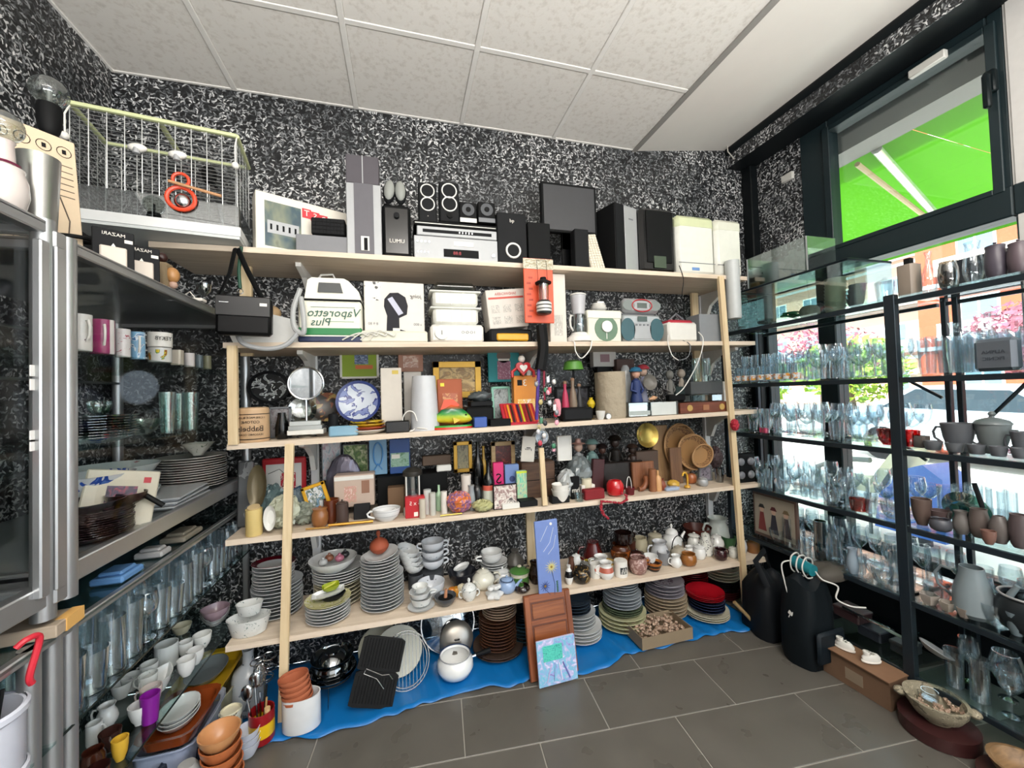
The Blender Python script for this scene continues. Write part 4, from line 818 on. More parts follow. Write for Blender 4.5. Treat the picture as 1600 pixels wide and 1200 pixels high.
# blender
o = V('blender', 'white plastic blender with clear jug and tall tinted beaker', 'appliance', 905, 44, 512, 1, 2.0, 'coffee', WH, **CF, h=.055)
MB().tube([(0, -.03, .03), (0, -.052, .03)], .01, 12).b('dial', WG, o); j = MB().lathe(wall_prof('straight', .036, .1), 20).b('jug', glass('D6DADA', .35, base=.15), o, (0, 0, .056)); handle(j, .036, .1, PI, WG, .006, .1, .95, .45)
MB().lathe(wall_prof('tumbler', .044, .105), 20).b('beaker', mat('B4B4B8', .25), o, (0, 0, .158))
MB().lathe([(0, 0), (.046, 0), (.046, .006), (.03, .012), (0, .012)], 20).b('lid', WH, o, (0, 0, .264))
cord('white cord looping below the blender over the board edge', [(xat(890, 1.95, z2), 1.99, z2+.004), (xat(896, 1.93, z2), 1.925, z2+.006), (xat(899, 1.92, z2-.05), 1.915, z2-.05), (xat(908, 1.92, z2-.08), 1.915, z2-.085), (xat(921, 1.92, z2-.05), 1.915, z2-.04), (xat(924, 1.93, z2), 1.925, z2+.006), (xat(930, 1.95, z2), 1.99, z2+.004)], .0032, WH)
# juicer
o, w_, h = B('juicer', 'cream juicer with round green dial panel and stacked bowls on top', 'appliance', 919, 971, 485, 1, 1.96, .14, mat('D9D8C8', .4), bev=.006)
disc(o, .04*w_, 0, h*.42, h*.4, mat('5E7A62', .4), 'dial_panel'); disc(o, .04*w_, -.004, h*.48, h*.18, WH, 'knob', .01); rec(o, .04*w_, -.004, h*.22, .004, h*.26, WH, 'pointer'); MB().box(-w_*.52, w_*.52, -.004, .145, h*.72, h, bev=.006).b('top_band', mat('E0DFD0', .4), o)
for k in range(3): MB().lathe(wall_prof('bowl', .05-.006*k, .022), 18).b('bowl', WH, o, (-.004, .06, h+.001+k*.013))
MB().box(-.02, .025, .04, .08, h+.05, h+.062, bev=.003).b('clip', CH, o)
# boombox, radio
o, w_, h = B('boombox', 'silver and teal portable cassette radio with round speakers', 'radio', 974, 1033, 492, 1, 1.965, .11, mat('A9AEB0', .35, .3), bev=.01, smooth=True)
for s in (-1, 1): disc(o, s*w_*.38, -.001, h*.45, h*.42, mat('31565E', .4), 'speaker_cone', sx=.7); 
rec(o, 0, 0, h*.4, w_*.46, h*.6, SIL, 'cassette_door', .004, .002); rec(o, 0, -.004, h*.84, w_*.24, h*.18, mat('4C5A58', .2), 'display', .003)
for k in range(4): rec(o, (-.16+.1*k)*w_, -.004, h*.62, w_*.05, h*.06, GR, 'button', .003)
MB().tube([(-w_*.45, .05, h), (-w_*.45, .05, h+.012), (w_*.45, .05, h+.012), (w_*.45, .05, h)], .004, 6).b('handle', GR, o)
zr = zat(491, o.location.x, 2.0)-o.location.z
o2, w_, h = B('radio', 'oval silver radio with a red-ringed display above the cassette radio', 'radio', 974, 1031, 466, None, 1.99, .05, SIL, pb=489.5, bev=.018, smooth=True)
MB().tube([(w_*.27*math.cos(2*PI*k/24), -.002, h*.5+h*.4*math.sin(2*PI*k/24)) for k in range(24)], .0035, 6, closed=True).b('red_ring', RED, o2); rec(o2, 0, 0, h*.5, w_*.26, h*.34, mat('59625E', .2), 'display', .003)
for s in (-1, 1): disc(o2, s*w_*.36, 0, h*.5, h*.34, mat('7B8280', .5), 'grille', .002, sx=1.3)
# steam iron
o, w_, h = B('steam_iron', 'white steam iron with red top wrapped in its cord', 'iron', 1045, 1091, 503, 1, 1.965, .14, WG, bev=.014, smooth=True)
MB().box(-w_*.44, w_*.4, .01, .12, h*.72, h*1.12, bev=.012).b('cover', mat('B03040', .35), o); MB().tube([(-w_*.3, .06, h*1.1), (0, .06, h*1.5), (w_*.3, .06, h*1.1)], .006, 8).b('handle', GR, o)
cord('white iron cord hanging in a loop below the second board', [(xat(1045, 1.95, z2), 1.955, z2+.05), (xat(1043, 1.93, z2), 1.925, z2+.0), (xat(1050, 1.92, z2-.06), 1.92, z2-.07), (xat(1060, 1.92, z2-.1), 1.92, z2-.1)], .0028, WH)
cord('pale cord looping down from the iron to the third board', [(xat(1093, 1.95, z2), 1.955, z2+.07), (xat(1098, 1.93, z2), 1.925, z2+.02), (xat(1092, 1.92, z2-.1), 1.92, z2-.1), (xat(1070, 1.92, z2-.22), 1.92, z2-.25), (xat(1055, 1.93, z2-.3), 1.925, z2-.3)], .0028, WH)
cord('dark cord draped over the second board beside the iron', [(xat(1068, 1.95, z2), 1.955, z2+.02), (xat(1078, 1.925, z2), 1.925, z2-.01), (xat(1075, 1.92, z2-.07), 1.92, z2-.08), (xat(1062, 1.92, z2-.1), 1.92, z2-.1)], .0025, GR)
B('speaker', 'small plain grey speaker box at the end of the second board', 'speaker', 1094, 1131, 491, 1, 1.97, .12, mat('7E8286', .5))
o = V('thermos', 'grey insulated bottle with a dark loop hanging beside the shelf post', 'flask', 1148, 24, 432, 1.70, 1.93, 'straight', mat('B8BCBC', .35), closed=True); MB().tube([(-.015, 0, .2), (-.01, 0, .235), (.012, 0, .235), (.015, 0, .2)], .004, 6).b('loop', K, o); o.location.z = zat(498, o.location.x, 1.93); 
# ================================================================ SHELF 3: trinkets
z3 = sz(2, .5)
gold = mat('B08A3A', .35, .6)
def frame(name, label, cat, l, r, t, i, Y, m, pm, bw=.12, pb=None, lean=0, roll=0, d=.014, group=None, inset=None):
    o, w_, h = B(name, label, cat, l, r, t, i, Y, d, m, bev=.002, pb=pb, lean=lean, roll=roll, group=group)
    e = w_*bw
    rec(o, 0, 0, h/2, w_-2*e, h-2*e, pm, 'picture', .0008)
    for (a, b, c, d_) in ((0, e/2, w_, e), (0, h-e/2, w_, e), (-w_/2+e/2, h/2, e, h), (w_/2-e/2, h/2, e, h)): rec(o, a, 0, b, c, d_, m, 'moulding', .006, .002)
    return o, w_, h
o, w_, h = frame('canvas', 'small lime green canvas with a blue and orange daub, hung high beside the wall rail', 'picture', 531, 592, 549, None, 2.28, WG, mat('8FA832', .6), .06, pb=592)
rec(o, .05*w_, -.001, h*.7, w_*.35, h*.35, picture(['A8B4C8', '5A7098', '20283C'], 4, 1), 'paint_daub'); rec(o, .12*w_, -.002, h*.42, w_*.45, h*.14, mat('D06A34', .5), 'paint_daub')
o, w_, h = B('plaque', 'pinkish wooden plaque with pale carving high on the wall', 'plaque', 622, 661, 550, None, 2.3, .012, mat('B98A76', .7), pb=581); rec(o, 0, 0, h*.5, w_*.6, h*.6, blotch('B98A76', ('DCC0B0',), 40, .5), 'carving', .002)
frame('picture', 'gilt framed antique print of a figure at the back of the third board', 'picture', 677, 752, 565, None, 2.26, gold, picture(['B8924E', '8A6A3C', 'D8B878', '5A3E22'], 3, 3), .13, pb=622)
o, w_, h = B('canvas', 'teal canvas painted with a grey-headed figure in pink', 'picture', 763, 812, 546, None, 2.24, .015, mat('1E8A90', .6), pb=597)
disc(o, 0, 0, h*.8, w_*.22, mat('6A5E58', .6), 'painted_head', .001); rec(o, 0, 0, h*.36, w_*.42, h*.56, picture(['B0708A', '8A4A66', 'D8B0C0'], 8, 2), 'painted_dress', .001); rec(o, 0, -.001, h*.68, w_*.36, h*.06, PAPER, 'painted_collar')
# oval dark picture
X = xat(421, 2.26, 1.3); w_ = rad(421, 66, X, 2.26)*2; z = zat(605, X, 2.26)
o = tag(MB().lathe([(0, 0), (.42, 0), (.5, .02), (.5, .05), (.43, .06), (.42, .03), (0, .03)], 28).b('mirror_tray', K2, None, (X, 2.27, z), (PI/2, 0, 0)), 'round black tray with a white floral print leaning at the back beside the canister', 'tray'); o.scale = (w_*1.05, w_*.9, .3)
MB().lathe([(0, .032), (.41, .032)], 28).b('print', blotch('1A1C1E', ('C8CCCC', '8C9090'), 5, .5, .25), o)
# shaving mirror
X = xat(478, 2.06, 1.3); zb = sz(2, X); zc = zat(599, X, 2.06); R = rad(478, 56, X, 2.06)
t = thing('mirror', 'round chrome shaving mirror on a slim stand', 'mirror', (X, 2.07, zb))
MB().tube([(R*math.cos(a), 0, zc-zb+R*math.sin(a)) for a in [2*PI*k/32 for k in range(32)]], .006, 8, closed=True).b('rim', CH, t)
MB().tube([(0, -.003, zc-zb), (0, .004, zc-zb)], R*.97, 32).b('glass_face', mat('E8ECEE', .03, 1, 0), t, rot=(0, 0, 0))
MB().tube([(0, 0, .01), (0, 0, zc-zb-R)], .005, 8).b('stem', CH, t); MB().lathe([(0, 0), (.045, 0), (.042, .008), (.008, .016), (0, .016)], 20).b('foot', CH, t)
# canister
o = V('canister', 'tan wooden canister with dark mirrored lettering and hoops', 'canister', 397, 50, 640, 2, 2.0, 'straight', bands([(0, 'C3A27E'), (.08, '2A1C14'), (.11, 'C3A27E'), (.84, '2A1C14'), (.87, 'C3A27E')], .5), **CF)
Rr = rad(397, 50, o.location.x, 2.0); hh = zat(640, o.location.x, 2.0)-o.location.z
MB().lathe([(0, 0), (Rr*.96, 0), (Rr*.96, .006), (Rr*.8, .01), (0, .01)], 24).b('lid', mat('C8A884', .5), o, (0, 0, hh+.0005)); tb = mat('2A1C14', .5)
text('Babbels', Rr*.55, tb, o, (.1*Rr, -Rr*1.0, hh*.42)); text('COTONE', Rr*.28, tb, o, (.1*Rr, -Rr*1.0, hh*.62)); text('HOME MADE BLEND', Rr*.2, tb, o, (.1*Rr, -Rr*1.0, hh*.76)); text('SEASONED CORN', Rr*.2, tb, o, (.1*Rr, -Rr*1.0, hh*.24))
frame('framed_picture', 'small grey frame behind the wooden canister', 'picture', 420, 455, 636, 2, 2.1, GR, picture(['6A5A5C', '8A8A8C', '4A3A3E'], 4, 5), .1)
V('bottle', 'squat black bottle beside the wooden canister', 'bottle', 441, 24, 645, 2, 2.03, 'coffee', KG, **CF)
def disp_plate(px, py, w, Y, m, label, oval=1, lean=.25, rimm=None, name='plate', cat='plate'):
    X = xat(px, Y, 1.3); z = zat(py, X, Y); R = rad(px, w, X, Y)
    o = plate_mb(2*R, 1).b(name, m, None, (X, Y, z), (PI/2-lean, 0, 0)); o.scale = (1, oval, 1); tag(o, label, cat)
    if rimm: MB().lathe([(R*.82, .0135), (R, .0215), (R*1.005, .019), (R*.99, .017)], 28).b('rim', rimm, o)
    return o
disp_plate(474, 642, 46, 2.13, glass('D8E0DC', .5, base=.25), 'clear pressed glass plate stood behind the chrome mirror')
disp_plate(512, 637, 50, 2.15, blotch('2A2622', ('6A3A26', '8C7A4A'), 16, .5), 'dark plate painted with a farmhouse scene, stood beside the blue one')
disp_plate(561, 628, 70, 2.10, blotch('B8C0CC', ('2A3476', '6A78A8'), 18, .5), 'large blue and white plate stood upright on the third board', rimm=mat('2C3A70', .25))
V('candle_holder', 'small dark cup with a red top before the farmhouse plate', 'cup', 521, 16, 648, 2, 2.04, 'straight', K2, li=.8, hm=RED, **CF)
for k in range(3): disp = B('tray', ('white card tray at the bottom under the chrome mirror', 'middle silver embossed tray under the chrome mirror', 'top silver embossed tray under the chrome mirror')[k], 'tray', 448+k*2, 505-k*2, 672-k*7, None, 1.99, .08, WG if k == 0 else mat('A8ACAA', .25, .6), pb=679.5-k*7, bev=.002, group='silver trays under the mirror', rz=.05*k)
B('ashtray', 'flat pale blue glass block at the edge of the third board', 'ashtray', 513, 559, 666, 2, 1.955, .07, mat('7FA6BC', .1), bev=.006)
for k, (m_, l) in enumerate(((mat('D8D4CC', .3), 'white plate at the bottom of the small bright plate pile'), (mat('B8502C', .3), 'rust-red plate in the middle of the small bright plate pile'), (mat('D8B028', .3), 'yellow black-edged plate below the top of the bright pile'), (blotch('D8B830', ('8A4A28', '2A2A24'), 40, .45), 'patterned yellow plate topping the small bright plate pile'))):
    X = xat(574, 2.02, z3); R = rad(574, 62-k*3, X, 2.02); o = plate_mb(2*R).b('plate', m_, None, (X, 2.03, sz(2, X)+.001+k*.0135)); tag(o, l, 'plate')
o, w_, h = B('carton', 'tall plain white box with a yellowed tape corner', 'box', 596, 629, 575, 2, 2.06, .06, mat('CFC8BE', .6)); rec(o, w_*.2, 0, h*.93, w_*.3, h*.06, mat('C8B04E', .5), 'tape')
B('white_panel', 'white framed panel standing behind the tall white box', 'picture', 632, 660, 581, 2, 2.16, .014, mat('B8B4AE', .5))
B('wallet', 'shiny black wallet lying before the tall white box', 'wallet', 602, 640, 658, 2, 1.965, .07, KG, bev=.005)
o = V('frosted_cylinder', 'frosted white glass lamp shade standing on the third board', 'lamp shade', 664, 46, 588, 2, 2.03, 'tumbler', mat('C4C6CA', .35)); o.rotation_euler = (PI, 0, 0); o.location.z += zat(588, o.location.x, 2.05)-o.location.z
cord('white cable coil with a small plug leaning on the lamp shade', [(xat(640, 1.97, 1.3)+.034*math.cos(k*.9)-.0, 1.972+.002*k, z3+.045+.05*math.sin(k*.9)) for k in range(14)]+[(xat(655, 1.96, 1.2), 1.96, z3+.012), (xat(668, 1.955, 1.2), 1.955, z3+.006)], .0026, WH)
# ceramic fish
X = xat(706, 1.99, z3); zf = sz(2, X); w_ = abs(xat(740, 1.99, z3)-xat(672, 1.99, z3)); h = zat(624, X, 1.99)-zf
t = thing('ceramic_fish', 'glazed ceramic fish in green, yellow and orange on a matching base', 'ornament', (X, 2.0, zf))
def fishm():
    m, tt, b = nt('fish_glaze'); tc = N(tt, 'ShaderNodeTexCoord'); sp = N(tt, 'ShaderNodeSeparateXYZ'); tt.links.new(tc.outputs['Generated'], sp.inputs[0]); no = N(tt, 'ShaderNodeTexNoise', i={'Scale': 8}); ad = N(tt, 'ShaderNodeMath', operation='MULTIPLY_ADD'); tt.links.new(no.outputs[0], ad.inputs[0]); ad.inputs[1].default_value = .15; tt.links.new(sp.outputs[2], ad.inputs[2])
    r = ramp(tt, [(.1, C('C8442A')), (.25, C('D8C030')), (.45, C('A8C040')), (.6, C('2E8A3A')), (.8, C('145A40')), (1, C('D85A30'))]); tt.links.new(ad.outputs[0], r.inputs[0]); tt.links.new(r.outputs[0], b.inputs['Base Color']); b.inputs['Roughness'].default_value = .12; return m
fm = fishm()
prof = [(-.46, .30, .02), (-.36, .34, .10), (-.2, .42, .24), (0, .48, .34), (.18, .44, .30), (.34, .36, .2), (.44, .3, .1), (.48, .28, .03)]
vs = []; fs = []
for k, (u, zc, hh) in enumerate(prof):
    for j in range(12): a = 2*PI*j/12; vs.append((u*w_, .022*math.cos(a)*min(1, hh*4), h*(zc+.02+hh*math.sin(a))))
for k in range(len(prof)-1):
    for j in range(12): fs.append((k*12+j, k*12+(j+1) % 12, (k+1)*12+(j+1) % 12, (k+1)*12+j))
fs += [tuple(range(12)), tuple(range((len(prof)-1)*12, len(prof)*12))]
bd = MB().add(vs, fs).b('body', fm, t)
MB().prism([(-w_*.44, h*.34), (-w_*.5, h*.8), (-w_*.38, h*.72), (-w_*.32, h*.5), (-w_*.36, h*.3), (-w_*.5, h*.14)], -.006, .006).b('tail', mat('7FA83A', .15), t)
MB().prism([(-w_*.25, h*.66), (-w_*.16, h*1.0), (.05*w_, h*1.0), (.2*w_, h*.8), (.1*w_, h*.7)], -.006, .006).b('dorsal_fin', mat('D85030', .15), t)
MB().prism([(.02*w_, h*.38), (.2*w_, h*.3), (.05*w_, h*.18)], -.03, -.022).b('fin', mat('E0B838', .15), t); MB().ball((.33*w_, -.016, h*.46), .005, 10, 6).b('eye', KG, t)
MB().lathe([(0, 0), (w_*.5, 0), (w_*.48, h*.12), (0, h*.14)], 24, sy=.45).b('base', bands([(0, 'C83A2A'), (.5, '3A9A3A')], .15), t)
o, w_, h = B('relief_panel', 'terracotta orange relief panel with a yellow price sticker', 'plaque', 685, 724, 592, 2, 2.10, .014, mat('A8542E', .6), lean=.1); rec(o, 0, 0, h*.45, w_*.6, h*.5, blotch('A8542E', ('C88A50',), 40, .5), 'relief', .003); rec(o, -w_*.3, -.001, h*.88, w_*.16, w_*.14, mat('E8D830', .5), 'sticker')
# dark stack
B('case', 'black zip case lying on the third board behind the blue tin', 'case', 728, 772, 636, 2, 2.0, .12, K, bev=.008); B('case', 'thin black folder lying on the black zip case', 'case', 735, 770, 627, None, 2.02, .1, K2, pb=635.3, bev=.004)
o = MB(); rd = random.Random(3)
X = xat(752, 2.03, 1.3); o = tag(MB().ball((0, 0, 0), .045, 16, 10, sz=.55, sx=1.3).b('bag', mat('4E5456', .15), None, (X, 2.06, zat(619, X, 2.06))), 'crumpled grey plastic bag resting on the black folder', 'bag')
for v in o.data.vertices: v.co += v.normal*rd.uniform(-.012, .012)
B('tin', 'small blue tin at the very edge of the third board', 'tin', 741, 761, 652, 2, 1.95, .05, mat('2A4E9C', .3), bev=.003)
B('notebook', 'thin black notebook with white edge beside the blue tin', 'notebook', 766, 798, 655, 2, 1.95, .08, K, bev=.002); 
o, w_, h = frame('framed_picture', 'mint green frame with a grey photo behind the pen pack', 'picture', 770, 800, 604, 2, 2.12, mat('7FB8A4', .5), picture(['5A6464', '98A0A0', '2A3030'], 4, 9), .12, lean=.15)
o, w_, h = B('pen_pack', 'clear pack of coloured felt pens on red card, lying at a slant', 'pens', 788, 842, 630, 2, 1.96, .012, mat('B02838', .4), lean=.75, roll=0)
for k in range(9): rec(o, (-.38+.095*k)*w_, 0, h*.5, w_*.06, h*.8, mat(('C83A2A', 'D8A030', '3A2A22', 'E05A2A', '2A2A44', 'C8C030', '8A2A2A', '44342A', 'D86A30')[k], .3), 'pen', .006, .002)
o, w_, h = B('carton', 'orange picture box standing behind the hanging key rings', 'box', 804, 842, 587, 2, 2.06, .05, mat('D88A2E', .5)); rec(o, 0, 0, h*.3, w_*.7, h*.4, picture(['D88A2E', 'F0D890', 'E8B040', 'FFFFFF'], 4, 2), 'printed_picture'); text('3', h*.2, PAPER, o, (-w_*.05, -.002, h*.84)); rec(o, -w_*.25, 0, h*.85, w_*.2, h*.12, K2, 'printed_heart')
# red plush heart
X = xat(818, 2.02, 1.4); z = zat(575, X, 2.02); t = thing('plush_heart', 'red plush heart with a white face and furry arms above the orange box', 'plush toy', (X, 2.02, z))
def heart(s): return [(s*.9*math.sin(a)**3, s*(.75*math.cos(a)-.3*math.cos(2*a)-.1*math.cos(3*a)-.05*math.cos(4*a))) for a in [2*PI*k/28 for k in range(28)]]
MB().prism(heart(.045), -.012, .012).b('heart', RED, t); MB().prism(heart(.024), -.016, -.012).b('face', WG, t)
for s in (-1, 1): MB().tube([(s*.035, 0, -.0), (s*.06, 0, -.02), (s*.06, -.005, -.05)], .009, 8).b('arm', RED, t)
MB().ball((0, .02, .05), .02, 10, 6).b('tuft', PAPER, t)
# hanging strips of key rings
KX_ = xat(851, 1.91, 1.4)
cord('purple ribbon lanyard hanging among the key rings', [(xat(843, 1.905, 1.4), 1.905, zat(575, KX_, 1.9)), (xat(840, 1.9, 1.4), 1.90, zat(610, KX_, 1.9)), (xat(838, 1.9, 1.3), 1.90, zat(655, KX_, 1.9))], .009, mat('4A2E86', .5), 'lanyard', cat='lanyard')
cord('red ribbon lanyard hanging next to the purple one', [(xat(851, 1.905, 1.4), 1.905, zat(575, KX_, 1.9)), (xat(850, 1.9, 1.4), 1.90, zat(625, KX_, 1.9))], .006, mat('8A2038', .5), 'lanyard', cat='lanyard')
rd = random.Random(5); kcols = ['C8C8CC', 'D8D4D0', '8A8A90', 'B83848', '3A7A5A', 'E0A0B0', '2A2A30', 'B8A870']
kc = None
for k in range(22):
    px = rd.uniform(838, 868); py = 590+k*5.2+rd.uniform(-3, 3); X = xat(px, 1.9, 1.3); z = zat(py, X, 1.9)
    o = MB().tube([(.008*math.cos(a), 0, .008*math.sin(a)+.016) for a in [2*PI*q/12 for q in range(12)]], .0014, 5, closed=True).b('key_ring', CH, None, (X, 1.885+rd.uniform(-.01, .01), z)); tag(o, 'small trinket key ring in the hanging cluster below the lantern pack', 'key ring', 'key rings hanging in a cluster')
    c_ = mat(kcols[k % 8], .3, .4 if k % 8 < 3 else 0)
    (MB().ball((0, 0, 0), .012, 10, 6, sy=.5, sz=1.2) if k % 3 else MB().box(-.009, .009, -.003, .003, -.022, .01, bev=.003)).b('charm', c_, o)
o = V('plush_pig', 'small pink plush charm hanging at the edge of the key rings', 'plush toy', 871, 12, 628, 1.24, 1.93, 'apple', mat('D8909C', .8), **CF); o.location.z = zat(650, o.location.x, 1.93)
# green lamp / figurines
X = xat(899, 2.1, 1.4); t = thing('table_lamp', 'miniature lamp with a green shade behind the dark figures', 'lamp', (X, 2.12, sz(2, X))); zz = zat(563, X, 2.12)-sz(2, X)
MB().lathe([(.03, zz-.06), (.06, zz-.055), (.05, zz-.01), (.03, zz), (0, zz)], 18).b('lamp_shade', mat('5E9A3E', .4), t); MB().lathe([(0, 0), (.03, 0), (.03, .01), (.006, .02), (.006, zz-.03), (0, zz-.03)], 12).b('base', K2, t)
for k, (px, w, tp, m_, l) in enumerate(((884, 12, 600, 'B8385A', 'tiny dark figurine with a pink flower'), (896, 14, 595, '7A6A5A', 'tiny brown figurine beside the green lamp'), (906, 12, 604, '2A2A2C', 'tiny black figurine under the green lamp'))):
    o = V('figurine', l, 'figurine', px, w, tp, 2, 2.05, 'vase', mat(m_, .5), **CF); MB().ball((0, 0, 0), .012, 10, 6).b('head', mat('8A6A54', .6), o, (0, 0, zat(tp, o.location.x, 2.05)-o.location.z+.006))
t = V('dress_form', 'small yellow dress-form figurine beside the beige bag', 'figurine', 924, 14, 618, 2, 2.05, 'vase', mat('D0B428', .4), **CF, h=.06); t.location.z += .06; MB().tube([(0, 0, 0), (0, 0, -.06)], .003, 6).b('stand', gold, t); MB().lathe([(0, 0), (.018, 0), (.018, .004), (0, .004)], 12).b('foot', gold, t, (0, 0, -.0605))
B('wallet', 'big black leather pouch lying before the yellow dress form', 'wallet', 880, 928, 637, 2, 1.955, .09, K2, bev=.012, smooth=True)
frame('framed_picture', 'thin dark metal frame standing behind the black pouch', 'picture', 868, 922, 604, 2, 2.16, K2, picture(['2A2C30', '4A4A50', '1A1A1C'], 3, 7), .06)
# beige cloth bag
o = V('cloth_bag', 'beige canvas drum bag standing among the trinkets', 'bag', 955, 48, 583, 2, 2.03, 'straight', mat('A69A86', .85, 0, .08, 30, .6), th=.004, seg=24, flute=.02, nfl=5)
rd = random.Random(9)
for v in o.data.vertices: v.co.x += rd.uniform(-.0015, .0015); v.co.y += rd.uniform(-.0015, .0015)
hh = zat(583, o.location.x, 2.03)-o.location.z; cord_ = MB().tube([(-.03, -.04, hh), (-.01, -.055, hh+.0), (.03, -.04, hh-.01), (.05, 0, hh)], .003, 6).b('drawstring', K2, o)
t = thing('pocket_watch', 'small round watch propped at the foot of the beige bag', 'watch', (xat(951, 1.955, z3), 1.957, z3+.022)); MB().tube([(0, -.004, 0), (0, .004, 0)], .018, 20).b('case', GR, t); MB().tube([(0, -.006, 0), (0, -.004, 0)], .014, 20).b('dial', WH, t)
V('dish', 'tiny white dish beside the round watch', 'dish', 938, 16, 642, 2, 1.96, 'dish', WG)
o, w_, h = B('carton', 'white perfume box high behind the beige bag', 'box', 927, 963, 549, None, 2.25, .05, mat('C8C6C2', .6), pb=573); rec(o, 0, 0, h*.55, w_*.4, h*.5, mat('8A6A72', .5), 'printed_square'); MB().box(-w_*.3, w_*.3, .01, .04, -(o.location.z-sz(2, o.location.x))+.001, -.001).b('lower_box', K2, o)
B('carton', 'brown box standing at the back beside the white perfume box', 'box', 966, 994, 561, 2, 2.22, .05, mat('4A342E', .6))
# blue-hat doll
def figurine(name, label, px, tp, Y, body, skin, hat, i=2, w=22, hats='cap'):
    X = xat(px, Y, 1.3); z0 = base_z(i, X); h = zat(tp, X, Y)-z0; r = rad(px, w, X, Y); t = thing(name, label, 'figurine', (X, Y, z0+.001))
    MB().lathe([(0, 0), (r*.9, 0), (r, h*.06), (r*.75, h*.3), (r*.5, h*.5), (r*.62, h*.6), (r*.55, h*.68), (r*.2, h*.72), (r*.18, h*.76), (0, h*.76)], 14).b('robe', body, t)
    MB().ball((0, 0, h*.82), h*.085, 12, 8, sz=1.15).b('head', skin, t)
    for s in (-1, 1): MB().tube([(s*r*.55, 0, h*.64), (s*r*.85, -r*.2, h*.5), (s*r*.3, -r*.6, h*.45)], r*.16, 7).b('arm', body, t)
    if hats == 'cap': MB().lathe([(0, h*.96), (h*.08, h*.94), (h*.13, h*.88), (h*.12, h*.86), (0, h*.86)], 14).b('hat', hat, t)
    elif hats == 'wide': MB().lathe([(0, h*.99), (h*.05, h*.98), (h*.06, h*.91), (h*.15, h*.885), (h*.06, h*.88), (0, h*.88)], 16).b('hat', hat, t)
    return t
figurine('doll', 'doll in a blue cap and blue and white clothes beside the beige bag', 995, 570, 2.06, mat('26386A', .6), mat('C89A84', .5), mat('2A6A8C', .6), w=26)
figurine('doll', 'small doll with a red and blue hat behind the capped doll', 1006, 566, 2.14, mat('8A8CA0', .6), mat('B89A88', .5), mat('98303C', .6), w=18)
V('glass_skull', 'frosted glass head standing behind the blue-capped doll', 'ornament', 979, 18, 571, 2, 2.16, 'apple', mat('A4A8AA', .2), **CF)
disp_plate(1014, 598, 26, 2.08, mat('6E6A64', .4), 'small grey wheel-shaped ornament beside the dolls', lean=.1, name='wheel_ornament', cat='ornament')
X = xat(1022, 2.0, z3); t = thing('seashells', 'tan seashell lying on the clear box', 'shell', (X, 2.0, 0))
bx_, w_, h = B('glass_box', 'flat greenish clear plastic box at the edge of the third board', 'box', 982, 1060, 628, 2, 1.955, .14, glass('B4C4C0', .35, base=.3), bev=.003); rec(bx_, w_*.2, 0, h*.5, w_*.5, h*.9, mat('C8CCCA', .5), 'white_label'); rec(bx_, -w_*.28, 0, h*.25, w_*.4, h*.3, mat('A4ACAA', .5), 'inner_card')
t.location.z = bx_.location.z+bx_['h']+.001
MB().tube([(-.03, 0, .012), (0, .0, .02), (.03, .01, .022)], .01, 10, rr=[.002, .014, .006]).b('shell_body', mat('C89A74', .35), t); MB().tube([(.0, .03, .01), (.03, .03, .02)], .01, 8, rr=[.012, .002]).b('shell_tip', mat('D8B494', .35), t)
B('sunglasses_case', 'black curved case lying on the clear plastic box', 'case', 1047, 1072, 616, None, 1.99, .05, K, pb=627.5, bev=.008)
o, w_, h = B('wooden_case', 'reddish wooden box with round gilt clasps at the end of the board', 'box', 1063, 1141, 628.5, 2, 1.955, .12, wood('5A2E20', '7A4430', 10, .4, 0), bev=.002)
for s in (-1, 1): disc(o, s*w_*.32, 0, h*.5, h*.3, mat('B89858', .35), 'clasp', .004)
rec(o, 0, 0, h*.5, w_*.12, h*.5, mat('9A6A4A', .5), 'lock_plate', .003)
B('radio', 'grey radio cassette lying flat over the wooden box', 'radio', 1080, 1130, 596, None, 2.06, .1, mat('4E5254', .4), pb=616, bev=.004); B('tray', 'clear flat tray between the radio and the wooden box', 'tray', 1068, 1128, 617, None, 2.02, .12, glass('A8B0B0', .3, base=.25), pb=627.4)
B('carton', 'small white box stood at the end of the third board beside the radio', 'box', 1132, 1142, 596, 2, 2.05, .05, WG); B('book', 'dark green book lying behind the grey radio', 'book', 1057, 1078, 604, 2, 2.12, .06, mat('1E3030', .6))
figurine('statuette', 'tall grey stone statuette with raised arms near the window end', 1048, 573, 2.08, mat('6A6A66', .6), mat('6A6A66', .6), None, w=18, hats=None); figurine('statuette', 'smaller grey clay statuette behind the taller one', 1066, 571, 2.14, mat('9A9084', .6), mat('9A9084', .6), None, w=14, hats=None)
for k, px in enumerate((1090, 1106)): V('wine_glass', 'stemmed glass at the back above the radio, %s the window' % ('farther from', 'nearer to')[k], 'glass', px, 15, 560, 2, 2.2, 'wine', CLR, group='stemmed glasses behind the radio', top='f')
